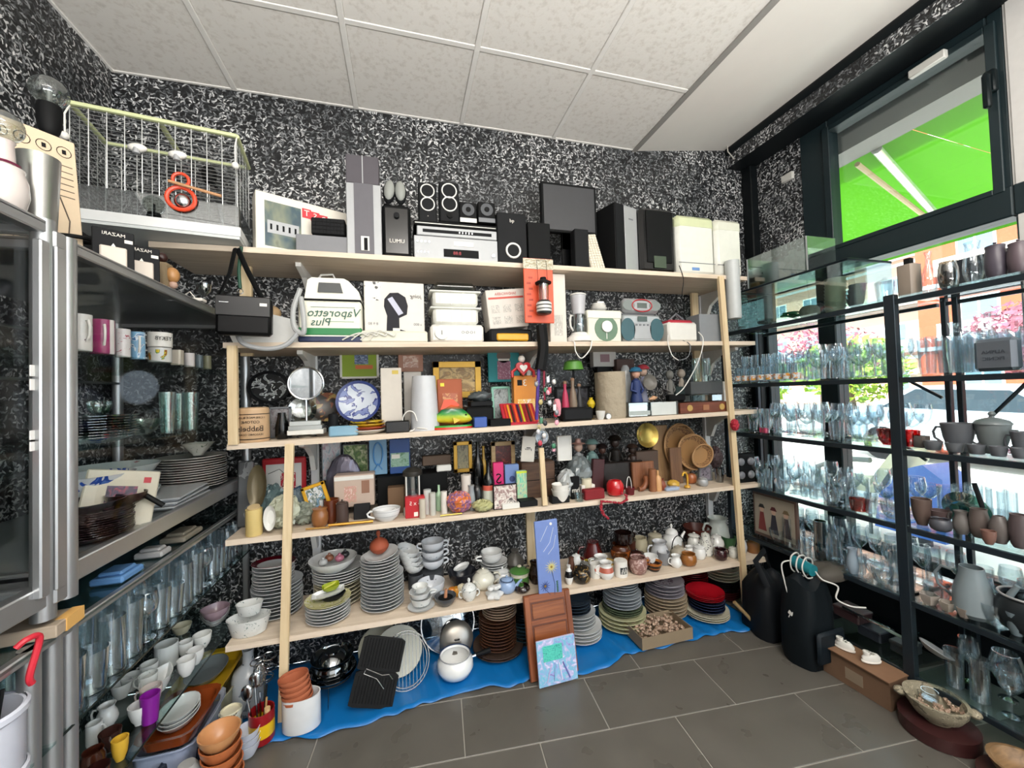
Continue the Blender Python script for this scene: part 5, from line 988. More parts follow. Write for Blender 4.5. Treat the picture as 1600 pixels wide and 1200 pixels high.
# ================================================================ SHELF 4: small things
z4 = sz(3, .5)
o = B('stone_slab', 'tall grey marbled slab leaning at the near end of the fourth board', 'slab', 368, 392, 722, 3, 2.1, .03, blotch('4A4C4E', ('7A7C7E',), 14, .45), bev=.008, lean=.1)
disp_plate(402, 760, 62, 2.10, mat('5A5038', .35, .3), 'oval brass-brown dish stood on edge beside the grey slab', lean=.15).scale = (.5, 1.25, 1)
o, w_, h = B('tray', 'red-rimmed tray with a rose print leaning against the wall', 'tray', 408, 478, 716, None, 2.24, .015, mat('A82028', .35), pb=795, bev=.012, lean=.05); rec(o, 0, 0, h*.5, w_*.8, h*.76, mat('C8C8C4', .4), 'tray_panel'); rec(o, .1*w_, -.0015, h*.5, w_*.34, h*.4, blotch('A82836', ('D8D0CC', '6A1A24'), 30, .5), 'printed_rose'); MB().tube([(-w_*.35, -.002, h*.7), (-w_*.1, -.002, h*.78), (.1*w_, -.002, h*.62)], .0015, 5).b('printed_stem', K2, o)
o = V('canister', 'small yellow cream canister with lid at the near end of the fourth board', 'canister', 397, 27, 795, 3, 1.975, 'straight', mat('D0B878', .4), **CF); hh = zat(795, o.location.x, 1.975)-o.location.z; MB().lathe([(0, 0), (.024, 0), (.024, .01), (0, .012)], 18).b('lid', mat('C8B084', .5), o, (0, 0, hh+.0005), (.3, 0, 0))
disp_plate(421, 808, 20, 1.975, WG, 'white oval saucer stood on edge beside the yellow canister', lean=.05).scale = (1, 2.2, 1)
def crumple(name, label, cat, px, py, w, Y, m, i=3, sz_=.8, seed=1, amp=.014, pb=None):
    X = xat(px, Y, 1); z0 = base_z(i, X); R = rad(px, w, X, Y); h = zat(py, X, Y)-z0
    mb = MB(); mb.ball((0, 0, h/2), R, 22, 14, sz=h/2/R); o = mb.b(name, m, None, (X, Y, z0+.001)); rd = random.Random(seed)
    for v in o.data.vertices:
        q = rd.uniform(-amp, amp*.6); v.co += v.normal*q; v.co.z = max(v.co.z, .0)
    for p in o.data.polygons: p.use_smooth = False
    return tag(o, label, cat)
crumple('plastic_bag', 'crumpled teal plastic bag behind the first shelf post', 'bag', 425, 757, 44, 2.12, mat('55686A', .2), seed=2); crumple('plastic_bag', 'crumpled white plastic bag behind the post at the near end', 'bag', 445, 772, 50, 2.04, mat('B8BCA8', .2), seed=3); crumple('plastic_bag', 'clear bag of dried bits beside the yellow frame', 'bag', 475, 785, 36, 2.06, mat('7E8478', .15), seed=4)
frame('framed_picture', 'yellow picture frame tilted on its corner', 'picture', 483, 520, 755, None, 2.07, mat('C8961E', .4), picture(['4A86B8', 'D8D8D8', '2A4A3A', '88A8C8'], 3, 3), .14, pb=800, roll=-.28)
frame('framed_picture', 'dark blue frame half hidden behind the yellow one', 'picture', 470, 486, 758, None, 2.12, mat('35506A', .4), picture(['30485A', '98A8B0'], 3, 4), .14, pb=796, roll=-.4)
crumple('silver_relief', 'purple-silver embossed foil pack leaning by the wall rail', 'package', 537, 700, 56, 2.22, mat('5E5A66', .2, .5), seed=5, amp=.004).scale = (1, .25, .9)
o, w_, h = frame('picture', 'green landscape postcard in plastic behind the foil pack', 'picture', 536, 576, 694, None, 2.26, GR, picture(['6A8A3A', '3A5A2A', '9AA878', 'C8C8A8'], 4, 1), .04, pb=742)
o, w_, h = frame('picture', 'pale blue card in a plastic sleeve behind the foil pack', 'picture', 503, 534, 690, None, 2.27, GR, picture(['7A9AAC', 'C8C8CC', 'A88A9A'], 4, 6), .05, pb=750)
o, w_, h = B('fish_trivet', 'blue packaged fish-shaped trivet standing at the back', 'package', 577, 605, 684, None, 2.2, .008, mat('6E98B8', .4), pb=742); MB().tube([(0+w_*.26*math.cos(a), -.004, h*.56+h*.3*math.sin(a)) for a in [2*PI*k/20 for k in range(20)]], .004, 6, closed=True).b('fish_outline', mat('4A88C0', .3), o); MB().tube([(-w_*.22, -.004, h*.14), (0, -.004, h*.3), (w_*.22, -.004, h*.14)], .004, 6).b('fish_tail', mat('4A88C0', .3), o)
o, w_, h = B('book', 'blue and green book in a clear bag behind the lantern', 'book', 609, 641, 686, None, 2.2, .02, mat('1E4A8C', .4), pb=740); rec(o, 0, 0, h*.4, w_*.9, h*.4, picture(['6A9A7A', '98B8A8', '4A7A4A'], 4, 2), 'cover_picture'); rec(o, -.2*w_, -.001, h*.5, w_*.4, h*.12, PAPER, 'white_label')
o, w_, h = B('carton', 'pinkish white box printed with a vase, facing the front', 'box', 522, 585, 742, None, 2.1, .08, mat('B8A496', .5), pb=792); rec(o, 0, 0, h*.9, w_*.98, h*.12, WG, 'box_flap', .003); rec(o, -w_*.1, -.001, h*.4, w_*.3, h*.5, picture(['D8CCC0', 'C08A80', 'A8AC8C'], 4, 8), 'printed_vase'); rec(o, w_*.28, -.001, h*.6, w_*.2, h*.4, mat('8A6450', .5), 'printed_band')
B('cabinet_box', 'black box stand at the back carrying the postcards', 'box', 590, 700, 742, 3, 2.16, .14, K, bev=.003)
B('box', 'brown kraft box end behind the lantern', 'box', 606, 632, 762, 3, 2.08, .06, mat('6A5038', .7))
# lantern / coffee press
X = xat(645, 2.04, .9); zz = sz(3, X); h = zat(731, X, 2.04)-zz; R = rad(645, 30, X, 2.04)
t = thing('lantern', 'white metal lantern with a dark domed lid behind the red box', 'lantern', (X, 2.04, zz+.001))
MB().lathe([(0, 0), (R, 0), (R, h*.14), (0, h*.14)], 20).b('base', WG, t); MB().lathe([(R*.86, h*.14), (R*.86, h*.84)], 20).b('globe', glass('C8CCCC', .4, base=.15), t)
for k in range(4): a = PI/4+k*PI/2; MB().tube([(R*.93*math.cos(a), R*.93*math.sin(a), h*.14), (R*.93*math.cos(a), R*.93*math.sin(a), h*.86)], .0035, 6).b('pillar', WG, t)
MB().lathe([(R, h*.84), (R*1.05, h*.86), (R*1.02, h*.93), (R*.6, h), (R*.2, h*1.02), (0, h*1.02)], 20).b('lid', mat('3A3834', .3, .4), t); MB().lathe([(0, h*.2), (R*.4, h*.22), (R*.3, h*.4), (0, h*.42)], 12).b('burner', CH, t)
t = V('gravy_boat', 'white gravy boat with a loop handle and thin grey rings', 'gravy boat', 604, 38, 790, 3, 1.985, 'cup', bands([(0, 'DADADA'), (.45, '9A9EA2'), (.48, 'DADADA'), (.84, '9A9EA2'), (.87, 'DADADA')], .15), sx=1.15, hm=PORC, hd=PI, hout=.55); MB().tube([(.015, 0, .032), (.03, 0, .043), (.045, 0, .052)], .012, 8, rr=[.017, .013, .009], flat=.5).b('spout', PORC, t)
o, w_, h = B('tea_box', 'small red box with white print beside the gravy boat', 'box', 633, 664, 777, 3, 1.97, .045, mat('B01E28', .35)); text('5 x 5', h*.26, PAPER, o, (0, -.001, h*.7)); 
for k in (-1, 1): rec(o, (.18+.14*k)*w_, 0, h*.18, w_*.2, h*.2, PAPER, 'label')
V('jar', 'small amber honey jar with a dark lid on the fourth board', 'jar', 500, 27, 795, 3, 1.99, 'pot', mat('8A5A34', .2), **CF, li=.85, hm=mat('6A4A30', .4), lh=.2)
V('jar', 'small glass jar of brown powder with a clear stopper', 'jar', 535, 20, 786, 3, 1.99, 'straight', mat('4A3C38', .12), **CF, li=.8, hm=glass('C8CCCC', .4, base=.2)); V('mug', 'brown mug behind the small glass jar', 'mug', 518, 26, 780, 3, 2.05, 'mug', BRN, top='f')
o = B('photo_stand', 'little black photo stand behind the gravy boat', 'picture', 552, 578, 788, 3, 2.04, .02, K2, lean=.2)[0]
cord('gold rolling rod lying along the edge of the fourth board', [(xat(513, 1.95, .8), 1.955, sz(3, -.3)+.014), (xat(583, 1.95, .8), 1.95, sz(3, -.1)+.013)], .0065, mat('B08030', .3, .6), 'rod', cat='rod', sub=False)
cord('short bamboo stick crossing the gold rod', [(xat(478, 1.96, .8), 1.96, sz(3, -.4)+.006), (xat(515, 1.945, .8), 1.947, sz(3, -.3)+.007)], .004, mat('A8803E', .5), 'stick', cat='stick', sub=False)
rd = random.Random(12)
for k, (px, w, t_, Y, kind, c_, l) in enumerate([(668, 12, 765, 2.02, 'straight', 'C8CCC8', 'white salt cellar next to the red box'), (676, 10, 770, 1.99, 'straight', 'B8B8B0', 'tiny pale pot before the black stand'), (686, 11, 758, 2.06, 'bottle', 'A8C8A8', 'pale green perfume bottle with a copper cap'), (694, 10, 768, 2.0, 'straight', 'D8D4CC', 'tiny white pot next to the perfume bottle'), (746, 18, 745, 2.02, 'bottle', '101214', 'dark square bottle near the gilt frame'), (729, 16, 742, 2.03, 'tumbler', 'D0C8C0', 'clear shot glass with a red label'), (737, 12, 758, 2.0, 'jug', '8A9094', 'tiny grey jug behind the coloured bag'), (660, 10, 780, 1.96, 'straight', 'C0B8A8', 'thimble-sized cup at the red box corner')]):
    V('pot' if kind != 'bottle' else 'bottle', l, 'pot' if kind != 'bottle' else 'bottle', px, w, t_, 3, Y, kind, mat(c_, .25), **CF)
B('camera', 'small white camera with a dark lens on the black stand', 'camera', 682, 705, 727, None, 2.17, .03, WG, pb=737, bev=.004)
B('wooden_tray', 'brown wooden rack lying on the black stand', 'rack', 660, 705, 712, None, 2.24, .05, mat('5E4A3A', .6), pb=727)
frame('framed_picture', 'ornate gilt frame with a dark picture at the back', 'picture', 709, 738, 690, None, 2.2, gold, picture(['5A5240', '8A8468', '2E2A20'], 4, 2), .2, pb=738)
V('bottle', 'tall black bottle with a silver collar at the back', 'bottle', 748, 18, 690, 3, 2.18, 'bottle', KG, **CF); V('vase', 'slim yellow glass vase at the back beside the black bottle', 'vase', 757, 12, 697, 3, 2.2, 'bottle', mat('A8842E', .2), **CF)
o = V('wine_bottle', 'dark wine bottle with a pale label standing near the front', 'bottle', 764, 19, 722, 3, 2.03, 'bottle', KG, **CF); hh = zat(722, o.location.x, 2.03)-o.location.z; Rr = rad(764, 19, o.location.x, 2.03)
MB().lathe([(Rr*1.02, hh*.12), (Rr*1.02, hh*.5)], 20).b('label', bands([(0, 'C8CCC0'), (.7, 'C85A4A')], .5), o)
frame('framed_picture', 'pine frame with a dark red picture behind the wine bottle', 'picture', 768, 805, 690, None, 2.22, wood('A88A5E', 'C8AC80', 8, .5, 0), picture(['6A1A1E', '3A1014', '8A3A30'], 3, 6), .17, pb=735)
o, w_, h = B('gift_box', 'magenta pink narrow box beside the wine bottle', 'box', 772, 788, 723, 3, 2.06, .03, mat('C8246A', .4)); text('S', h*.35, K, o, (0, -.001, h*.6))
o, w_, h = B('gift_box', 'periwinkle blue box with a dark medallion', 'box', 790, 812, 726, 3, 2.07, .03, mat('6A84B8', .4)); disc(o, 0, 0, h*.62, w_*.2, mat('2A3A6A', .4), 'medallion', .002)
o, w_, h = B('gift_box', 'turquoise beach-picture box beside the blue one', 'box', 808, 824, 736, 3, 2.03, .025, picture(['2AA8A0', '7AC8A8', 'C8C89A', '2A8AA8'], 4, 3)); rec(o, 0, 0, h*.96, w_, h*.06, mat('C8D830', .5), 'yellow_edge')
o, w_, h = frame('picture_card', 'small white picture card of a lady standing at the board edge', 'picture', 771, 808, 757, 3, 1.965, K2, picture(['C8B8B4', '8A6A68', 'E0D8D0', '3A3034'], 3, 8), .03)
B('book', 'thin white booklet lying beside the picture card', 'book', 785, 812, 787, 3, 1.95, .07, WG, bev=.002); B('book', 'thin dark booklet lying under the turquoise box', 'book', 813, 840, 783, 3, 1.955, .07, K2, bev=.002)
crumple('fruit_bag', 'clear bag of orange and pink sweets on the fourth board', 'bag', 716, 768, 40, 1.99, blotch('C87038', ('C04858', 'D8A070', '8A5A80'), 40, .6, .15), seed=7, amp=.008); crumple('sweet_bag', 'pale yellow-green wrapped soap bag at the board edge', 'bag', 752, 781, 34, 1.97, mat('A8A878', .2), seed=8, amp=.006)
cord('small brass pen lying before the orange sweets bag', [(xat(688, 1.95, .8), 1.95, z4+.006), (xat(722, 1.945, .8), 1.945, z4+.008)], .004, mat('A89048', .3, .7), 'pen', cat='pen', sub=False)
o, w_, h = B('card', 'white invitation card tilted beside the centre rail', 'card', 813, 834, 682, None, 2.1, .006, PAPER, pb=722, roll=.12); rec(o, 0, 0, h*.55, w_*.3, h*.03, K, 'printed_mark'); text('p·rev', w_*.25, K, o, (0, -.001, h*.5))
X = xat(842, 1.96, 1.1); t = thing('button_badge', 'round blue-grey badge hanging below the key rings', 'badge', (X, 1.91, zat(683, X, 1.91))); MB().tube([(0, -.003, 0), (0, .003, 0)], .034, 24).b('badge_disc', picture(['6A8098', 'A8B4C0', '4A5A70'], 3, 4), t, ang=30); ring(t, 0, -.003, 0, .034, .0025, SIL, 'rim')
o, w_, h = B('wooden_box', 'brown wooden crate box behind the centre post', 'box', 816, 868, 722, 3, 2.1, .1, wood('3E2A1E', '5E422E', 8, .6, 0), bev=.004)
rec(o, 0, 0, h*.5, w_*.94, .004, K, 'seam'); 
frame('framed_picture', 'tall white frame with three grey slots beside the centre post', 'picture', 871, 893, 681, None, 2.12, WH, mat('D8D8D4', .5), .08, pb=720)
for k in range(2): V('bowl', ('white ramekin in the middle of the fourth board', 'second white ramekin nested in the first')[k], 'bowl', 876, 29-k, 762-k*8, (3 if k == 0 else z4+.02), 1.985, 'widebowl', WH)
B('glass_block', 'dark flat ashtray under the white ramekins edge', 'ashtray', 862, 890, 776, 3, 1.955, .05, K2)
crumple('gift_bag', 'crumpled clear gift bag tied at the top behind the ramekins', 'bag', 884, 733, 30, 2.05, mat('A8ACAC', .15), seed=11, amp=.01); crumple('gift_bag', 'wide crumpled cellophane bag holding ornaments', 'bag', 905, 712, 44, 2.14, mat('6E7678', .15), seed=12, amp=.012)
o, w_, h = B('scent_box', 'small black perfume box with pale lettering', 'box', 893, 906, 745, 3, 2.0, .02, K); text('hm', h*.3, PAPER, o, (0, -.001, h*.4)); V('pot', 'clear tea-light cup beside the black perfume box', 'cup', 905, 16, 770, 3, 1.96, 'tumbler', CLR); V('tin', 'small cream round tin near the red jewel case', 'tin', 917, 16, 748, 3, 2.05, 'straight', CRM, **CF); B('carton', 'small white paper box under the cream tin', 'box', 909, 930, 758, 3, 2.03, .04, PAPER)
o, w_, h = B('jewel_case', 'closed dark red velvet jewel case at the board edge', 'jewel case', 914, 945, 765, 3, 1.955, .045, mat('7A0E18', .7), bev=.005)
figurine('statuette', 'pale statuette in a wide pink hat behind the cellophane bag', 901, 684, 2.18, mat('8A8E90', .4), mat('B89A8A', .5), mat('B08A80', .5), 3, 22, 'wide'); figurine('statuette', 'sea-green robed statuette beside the pink-hatted one', 922, 682, 2.16, mat('5E7A78', .4), mat('8A7A70', .5), mat('5E7A78', .4), 3, 26, 'cap'); figurine('statuette', 'dark statuette at the back of the fourth board', 938, 690, 2.2, mat('1E1A1A', .4), mat('4A3028', .5), mat('201818', .4), 3, 22, 'cap')
figurine('statuette', 'black statuette with a tall headdress behind the apple box', 958, 676, 2.16, mat('1A1816', .35), mat('2A1E1A', .5), mat('14100E', .4), 3, 30, 'cap'); figurine('statuette', 'dark wooden statuette holding forks near the brass disc', 985, 690, 2.14, mat('2A1C16', .4), mat('2A1C16', .5), mat('2A1C16', .4), 3, 24, 'cap')
for k in range(6): cord('dark wooden spoon handle standing in the cluster behind the red apple', [(xat(948+k*9, 2.12, 1), 2.12, z4+.05), (xat(942+k*10, 2.14, 1), 2.13, z4+.15+.02*math.sin(k*2))], .005, mat('2A201A', .5), 'wooden_spoon', 'spoon handles behind the apple', 'spoon', sub=False)
B('drawer_box', 'black lacquered chest with white dotted trim behind the apple box', 'box', 943, 1006, 722, 3, 2.09, .08, mat('1C1412', .3), bev=.004)
o = V('apple_box', 'shiny red apple-shaped pot on the fourth board', 'pot', 961, 28, 749, 3, 1.995, 'apple', mat('B8141A', .1, coat=.6), **CF); MB().tube([(0, 0, .052), (.004, 0, .066)], .003, 6).b('stalk', K2, o)
o = V('basket', 'small dark red basket with an arched white handle beside the apple', 'basket', 984, 16, 760, 3, 1.985, 'tumbler', mat('5A1018', .5)); MB().tube([(.016*math.cos(a)-.004, 0, .03+.07*math.sin(a)) for a in [PI*k/10 for k in range(11)]], .0022, 6).b('arch_handle', WG, o)
B('comb', 'dark red and black ribbed book standing beside the velvet case', 'book', 924, 942, 718, 3, 2.06, .03, mat('3A1418', .5), roll=.1)
disp_plate(1007, 680, 40, 2.12, mat('A89048', .25, .7), 'round brass dish with a clover of hollows stood at the back', lean=.1, name='brass_dish', cat='dish'); B('stand', 'dark cage stand below the brass dish', 'stand', 996, 1030, 705, 3, 2.12, .05, mat('4A3A30', .5))
for k, (l, r, t_, Y, c1, c2, lab) in enumerate(((990, 1024, 722, 2.06, '6A3E26', '8A5A3C', 'brown carved wooden block behind the boot'), (1024, 1048, 665, 2.2, '8A6A4A', 'A88A64', 'tall wooden board leaning behind the baskets'), (1050, 1068, 700, 2.1, '5A4030', '7A5A40', 'narrow wooden panel in front of the tall board'))): B('wooden_board', lab, 'board', l, r, t_, 3, Y, .02, wood(c1, c2, 8, .5, 2), bev=.003, lean=.05)
# wicker
wick = blotch('9A7448', ('C8A070', '6A4A2C'), 160, .6, .6)
for k, (px, py, w, Y, ov, l) in enumerate(((1062, 700, 66, 2.20, 1.2, 'big round wicker tray leaning against the wall'), (1080, 706, 58, 2.15, 1.0, 'wicker basket lid leaning before the big tray'), (1094, 712, 42, 2.09, .8, 'small oval wicker basket with a handle loop in front'))):
    X = xat(px, Y, 1); z = zat(py, X, Y); R = rad(px, w, X, Y); t = thing('wicker_tray', l, 'basket', (X, Y, z), rot=(PI/2-.15, -.35*k, 0))
    MB().lathe([(0, 0), (R*.7, 0), (R*.98, .02)], 32).b('woven_base', wick, t)
    for q in range(4): ring(t, 0, 0, .004+.005*q, R*(.78+.07*q), .0035, wick, 'woven_ring', 28, 'Z')
    MB().tube([(R*math.cos(a), R*math.sin(a), .022) for a in [2*PI*q/28 for q in range(28)]], .006, 8, closed=True).b('rim', mat('A88258', .6), t)
    MB().tube([(R*.95*math.cos(a), R*.95*math.sin(a), .022+.03*math.sin((a-1)*PI/.8)) for a in [1+.8*q/8 for q in range(9)]], .004, 6).b('handle', mat('A88258', .6), t); t.scale = (1, ov, 1)
o = cord('wooden clog with a curved toe standing before the red basket', [(0, 0, .012), (.03, 0, .016), (.05, 0, .05), (.045, 0, .085)], .014, wood('6A3A24', '8A5434', 10, .4, 2), 'wooden_boot', cat='ornament'); o.location = (xat(998, 2.02, .8), 2.02, z4)
for k, (px, w, t_, m_, kd, l) in enumerate(((1028, 12, 735, 'C89A6A', 'bottle', 'little wooden peg figure with a white cap'), (1035, 12, 748, '7A3A24', 'vase', 'tiny red-brown turned wooden vase'), (1020, 12, 733, '8A5A3C', 'straight', 'small wooden cylinder behind the peg figure'))): V('wooden_figure', l, 'ornament', px, w, t_, 3, 2.0, kd, mat(m_, .4), **CF)
o, w_, h = B('tin', 'small blue and white tin at the edge beside the yellow faucet', 'tin', 1041, 1062, 762, 3, 1.965, .04, mat('9AA8C0', .3), bev=.004); crumple('fruit', 'yellow wax lemon slice behind the blue tin', 'ornament', 1050, 750, 20, 2.03, mat('C8A040', .4), seed=14, amp=.002)
o = cord('yellow swan-neck tap standing at the board edge', [(0, 0, 0), (.003, 0, .04), (0, 0, .075), (-.012, 0, .088), (-.026, 0, .084), (-.03, 0, .07)], .0055, mat('D8A83A', .25, .4), 'faucet', cat='tap'); o.location = (xat(1074, 1.985, .8), 1.985, sz(3, 1.1)+.004); MB().lathe([(0, 0), (.018, 0), (.016, .012), (0, .014)], 14).b('tap_base', mat('C89A3A', .3), o); 
V('tealight', 'silver lidded sugar pot near the far end of the fourth board', 'pot', 1098, 17, 748, 3, 2.0, 'pot', SIL, **CF, li=.7); V('tealight', 'orange ceramic ball vase behind the tap', 'vase', 1080, 18, 740, 3, 2.08, 'apple', mat('9A5A34', .3), **CF)
frame('framed_picture', 'little grey photo frame near the far end of the fourth board', 'picture', 1092, 1112, 728, 3, 2.1, GR, picture(['4A4A54', '8A8490', '2A2A30'], 3, 9), .1); V('glass', 'small tinted glass at the end of the fourth board', 'glass', 1124, 16, 732, 3, 2.05, 'tumbler', glass('A8A8A8', .4, base=.2), top='f')
crumple('dark_shell', 'grey-red dried ornament beside the baskets', 'ornament', 1117, 697, 22, 2.15, mat('4A3A3E', .5), i=.85, seed=16, amp=.008)
o, w_, h = B('globe_set', 'black display box with four frosted globes past the last post', 'box', 1150, 1181, 709, 3, 1.975, .03, K, bev=.003)
for sx_ in (-1, 1):
    for sz_ in (.27, .73): MB().ball((sx_*w_*.24, -.004, h*sz_), w_*.16, 14, 8, sy=.5).b('globe', mat('6E7076', .4), o)
# garland of red beads
rd = random.Random(4)
P = [(975, 770), (978, 780), (968, 786), (950, 784), (938, 783), (937, 794), (940, 804), (950, 811)]
for k in range(len(P)-1):
    for q in range(7):
        u = q/7; px = P[k][0]*(1-u)+P[k+1][0]*u; py = P[k][1]*(1-u)+P[k+1][1]*u; X = xat(px, 1.93, .8); Yb = 1.92 if py > 772 else 1.95
        o = MB().ball((0, 0, 0), .0065, 8, 5).b('bead', mat('9A1A2E', .3), None, (X+rd.uniform(-.004, .004), Yb-rd.random()*.006, zat(py, X, Yb))); tag(o, 'dark red bead of the garland hanging from the fourth board', 'bead', 'red beads of the hanging garland')
# small pot with hanging santa etc. at posts
crumple('charm', 'red felt charm tied to the last wooden post', 'ornament', 1150, 655, 14, 1.9, mat('A82034', .7), i=1.12, seed=18, amp=.004)
# ================================================================ SHELF 5: crockery
def pstack(px, w, py_top, py_bot, i, Y, m, label, group, n=None, dz=None, d=None, oval=1, deep=0, z0=None, tilt=0, rect=0, name='plate', cat='plate'):
    if z0 is None: z0 = base_z(i, xat(px, Y, .4))
    X = xat(px, Y, z0+.05); R = d/2 if d else rad(px, w, X, Y)
    zt = zat(py_top, X, Y+R*.0)  # rim centre height
    n = n or max(2, int((zt-z0-.02)/dz)+1)
    dz = dz or (zt-z0-.02)/max(1, n-1)
    if n > 5: q = (n-1)*dz; n = max(4, round(n/1.4)); dz = q/(n-1)
    stack(n, X, Y, z0, 2*R, dz, m, label, group, name, oval, deep, tilt=tilt, rect=rect, cat=cat)
    return X, z0+dz*(n-1)+.024, R
sprig = blotch('D6D8D6', ('8A9A92', '6A7A8A'), 70, .36, .15)
wht = mat('D2D4D4', .15, coat=.4); ivory = mat('CFCAB4', .18, coat=.3); greyp = mat('C2C6C8', .18, coat=.3); rim_red = bands([(0, 'D2D4D4'), (.86, '5A0E18')], .2)
# enamel dishes at the near end
V('oval_casserole', 'white oval enamel casserole with faint leaf decals at the near shelf end', 'casserole', 389, 62, 962, 4, 2.02, 'basin', sprig, sx=1.15, sy=.8, th=.003, h=.072); 
o = V('oval_casserole', 'smaller oval enamel dish nested on the casserole', 'casserole', 390, 40, 950, .36+.078, 2.03, 'basin', sprig, sx=1.1, sy=.8, h=.05)
# stack A
X, z, R = pstack(434, 80, 925, 0, 4, 2.17, greyp, 'grey-white dinner plate in the tall pile behind the near post', 'plates in the pile behind the near post', n=13, dz=.011)
X, z, R = pstack(428, 66, 895, 0, 4, 2.15, wht, 'smaller white plate in the upper part of the pile behind the near post', 'smaller plates on the pile behind the post', n=8, dz=.0105, z0=z-.012)
o = plate_mb(2*R*1.04).b('plate', wht, None, (X, 2.15, z-.012), (-.08, .05, 0)); tag(o, 'plate with a broad burgundy rim topping the pile behind the near post', 'plate'); MB().lathe([(R*.78, .0125), (R*1.04, .0225), (R*1.045, .021)], 28).b('rim', mat('5A0E1C', .2), o)
# stack B
X, z, R = pstack(530, 76, 925, 0, 4, 2.2, ivory, 'yellowish ivory plate in the pile under the wide bowl', 'ivory plates under the wide bowl', n=9, dz=.012)
X, z, R = pstack(530, 82, 900, 0, 4, 2.2, wht, 'white plate between the ivory plates and the wide bowl', 'white plates under the wide bowl', n=5, dz=.013, z0=z-.01)
o = VX('bowl', 'wide white bowl full of small ornaments on the plate pile', 'bowl', (X-.02, 2.15, z-.010), .112, .062, 'bowl', wht); zb_ = z-.010
for k, (dx, dy, c_, l) in enumerate(((.03, 0, 'B06A80', 'pink round ornament lying in the wide bowl'), (-.02, .02, '8A5A44', 'brown clay ornament lying in the wide bowl'), (-.04, -.03, 'A8AAAA', 'silver spoon-like trinket lying in the wide bowl'), (.05, .04, '2A2A2C', 'black trinket lying in the wide bowl'))):
    tag(MB().ball((0, 0, 0), .022, 12, 8, sz=.8).lathe([(0, .012), (.008, .014), (.006, .024), (0, .026)], 8, mi=0).b('ornament', mat(c_, .3), None, (X-.02+dx, 2.15+dy, zb_+.055)), l, 'ornament')
# stack C front
X, z, R = pstack(513, 80, 952, 0, 4, 2.035, wht, 'white soup plate in the low front pile beside the near post', 'soup plates in the low front pile', n=8, dz=.0095, d=.192)
o = plate_mb(.2).b('plate', blotch('C8C294', ('A8AA58', 'D2CDB0'), 30, .5, .2), None, (X, 2.035, z-.013)); tag(o, 'plate with a yellow-green painted rim on the low front pile', 'plate')
zt = z-.013+.022
VX('dish', 'dark oval dish on the yellow-rimmed plate', 'dish', (X+.015, 2.04, zt-.012), .062, .026, 'dish', K2, sy=.7)
VX('tray', 'white rectangular dish balanced on the dark oval one', 'dish', (X+.005, 2.02, zt+.016), .056, .016, 'dish', wht, sx=1.25, sy=.55, rect=8, tilt=(.1, -.12, .15))
VX('dish', 'lime green square dish on top of the white rectangular dish', 'dish', (X+.015, 2.03, zt+.036), .034, .022, 'dish', mat('9AA828', .25), rect=7, sx=1.1, sy=.75, tilt=(.1, -.1, .2))
cord('yellow-green spoon lying in the lime dish', [(X-.01, 2.0, zt+.056), (X+.02, 2.02, zt+.062), (X+.035, 2.03, zt+.068)], .004, mat('B8B838', .3), 'spoon', cat='spoon')
# stack D
X, z, R = pstack(598, 80, 915, 0, 4, 2.08, greyp, 'large white plate in the tallest pile of the fifth board', 'large plates in the tallest pile', n=14, dz=.0108, d=.205)
X, z, R = pstack(594, 70, 893, 0, 4, 2.08, wht, 'smaller plate on the upper half of the tallest pile', 'smaller plates on the tallest pile', n=8, dz=.0105, z0=z-.011, d=.185)
o = plate_mb(.16).b('plate', wht, None, (X+.01, 2.07, z-.006), (.12, -.14, 0)); tag(o, 'tilted white plate carrying the terracotta pot', 'plate')
VX('garlic_pot', 'small terracotta pot with a knobbed dome lid on the tallest plate pile', 'pot', (X+.0, 2.07, z+.012), .046, .032, 'bowl', mat('9A4A30', .7), closed=True, li=.95, lh=.9, tilt=(.05, -.05, 0))
# leaning cups
for k in range(4): V('bowl', ('lowest', 'second', 'third', 'topmost')[3-k]+' white footed bowl with grey sprigs in the leaning nest', 'bowl', 633+k*3, 36-k, 868, .53-.026*k, 2.2, 'cup', blotch('D2D4D4', ('7A8288',), 60, .35, .15), group='nested sprig bowls', h=.05).rotation_euler = (.1, .35, 0)
V('pot', 'dark grey mug behind the big white bowl', 'mug', 650, 24, 892, 4, 2.2, 'mug', DGR)
for k, (t_, l) in enumerate(((0, 'lowest two-handled white soup cup in the stack'), (1, 'middle two-handled soup cup with black flowers'), (2, 'topmost two-handled white soup cup'))): V('soup_cup', l, 'cup', 676, 36, 0, .445+.047*k, 2.22, 'cup', blotch('CCD0D6', ('5A6470', 'CCD0D6'), 90, .4, .15, .35, .7) if k == 1 else mat('CCD0D6', .15), hd=(0, PI), h=.052, hout=.35)
V('bowl', 'white bowl with a black cow decal before the soup cups', 'bowl', 674, 42, 893, 4, 2.1, 'cup', blotch('CCD0D6', ('2A2A2E',), 26, .36, .15, .4, .8), h=.075)
V('teapot', 'white block stand beneath the soup cups', 'stand', 676, 34, 900, 4, 2.22, 'straight', DGR, closed=True, h=.078)
V('saucer', 'white saucer under the ramekin stack', 'saucer', 658, 42, 950, 4, 2.0, 'dish', wht, h=.012)
V('ramekin', 'white covered ramekin at the bottom of the small stack', 'ramekin', 658, 35, 940, .36+.013, 2.0, 'basin', sprig, h=.035); V('ramekin', 'tilted ramekin in the middle of the small stack', 'ramekin', 656, 34, 925, .36+.047, 2.0, 'basin', wht, h=.028, hd=0); V('ramekin', 'smallest ramekin on top of the small stack', 'ramekin', 656, 25, 915, .36+.074, 2.0, 'basin', sprig, h=.026)
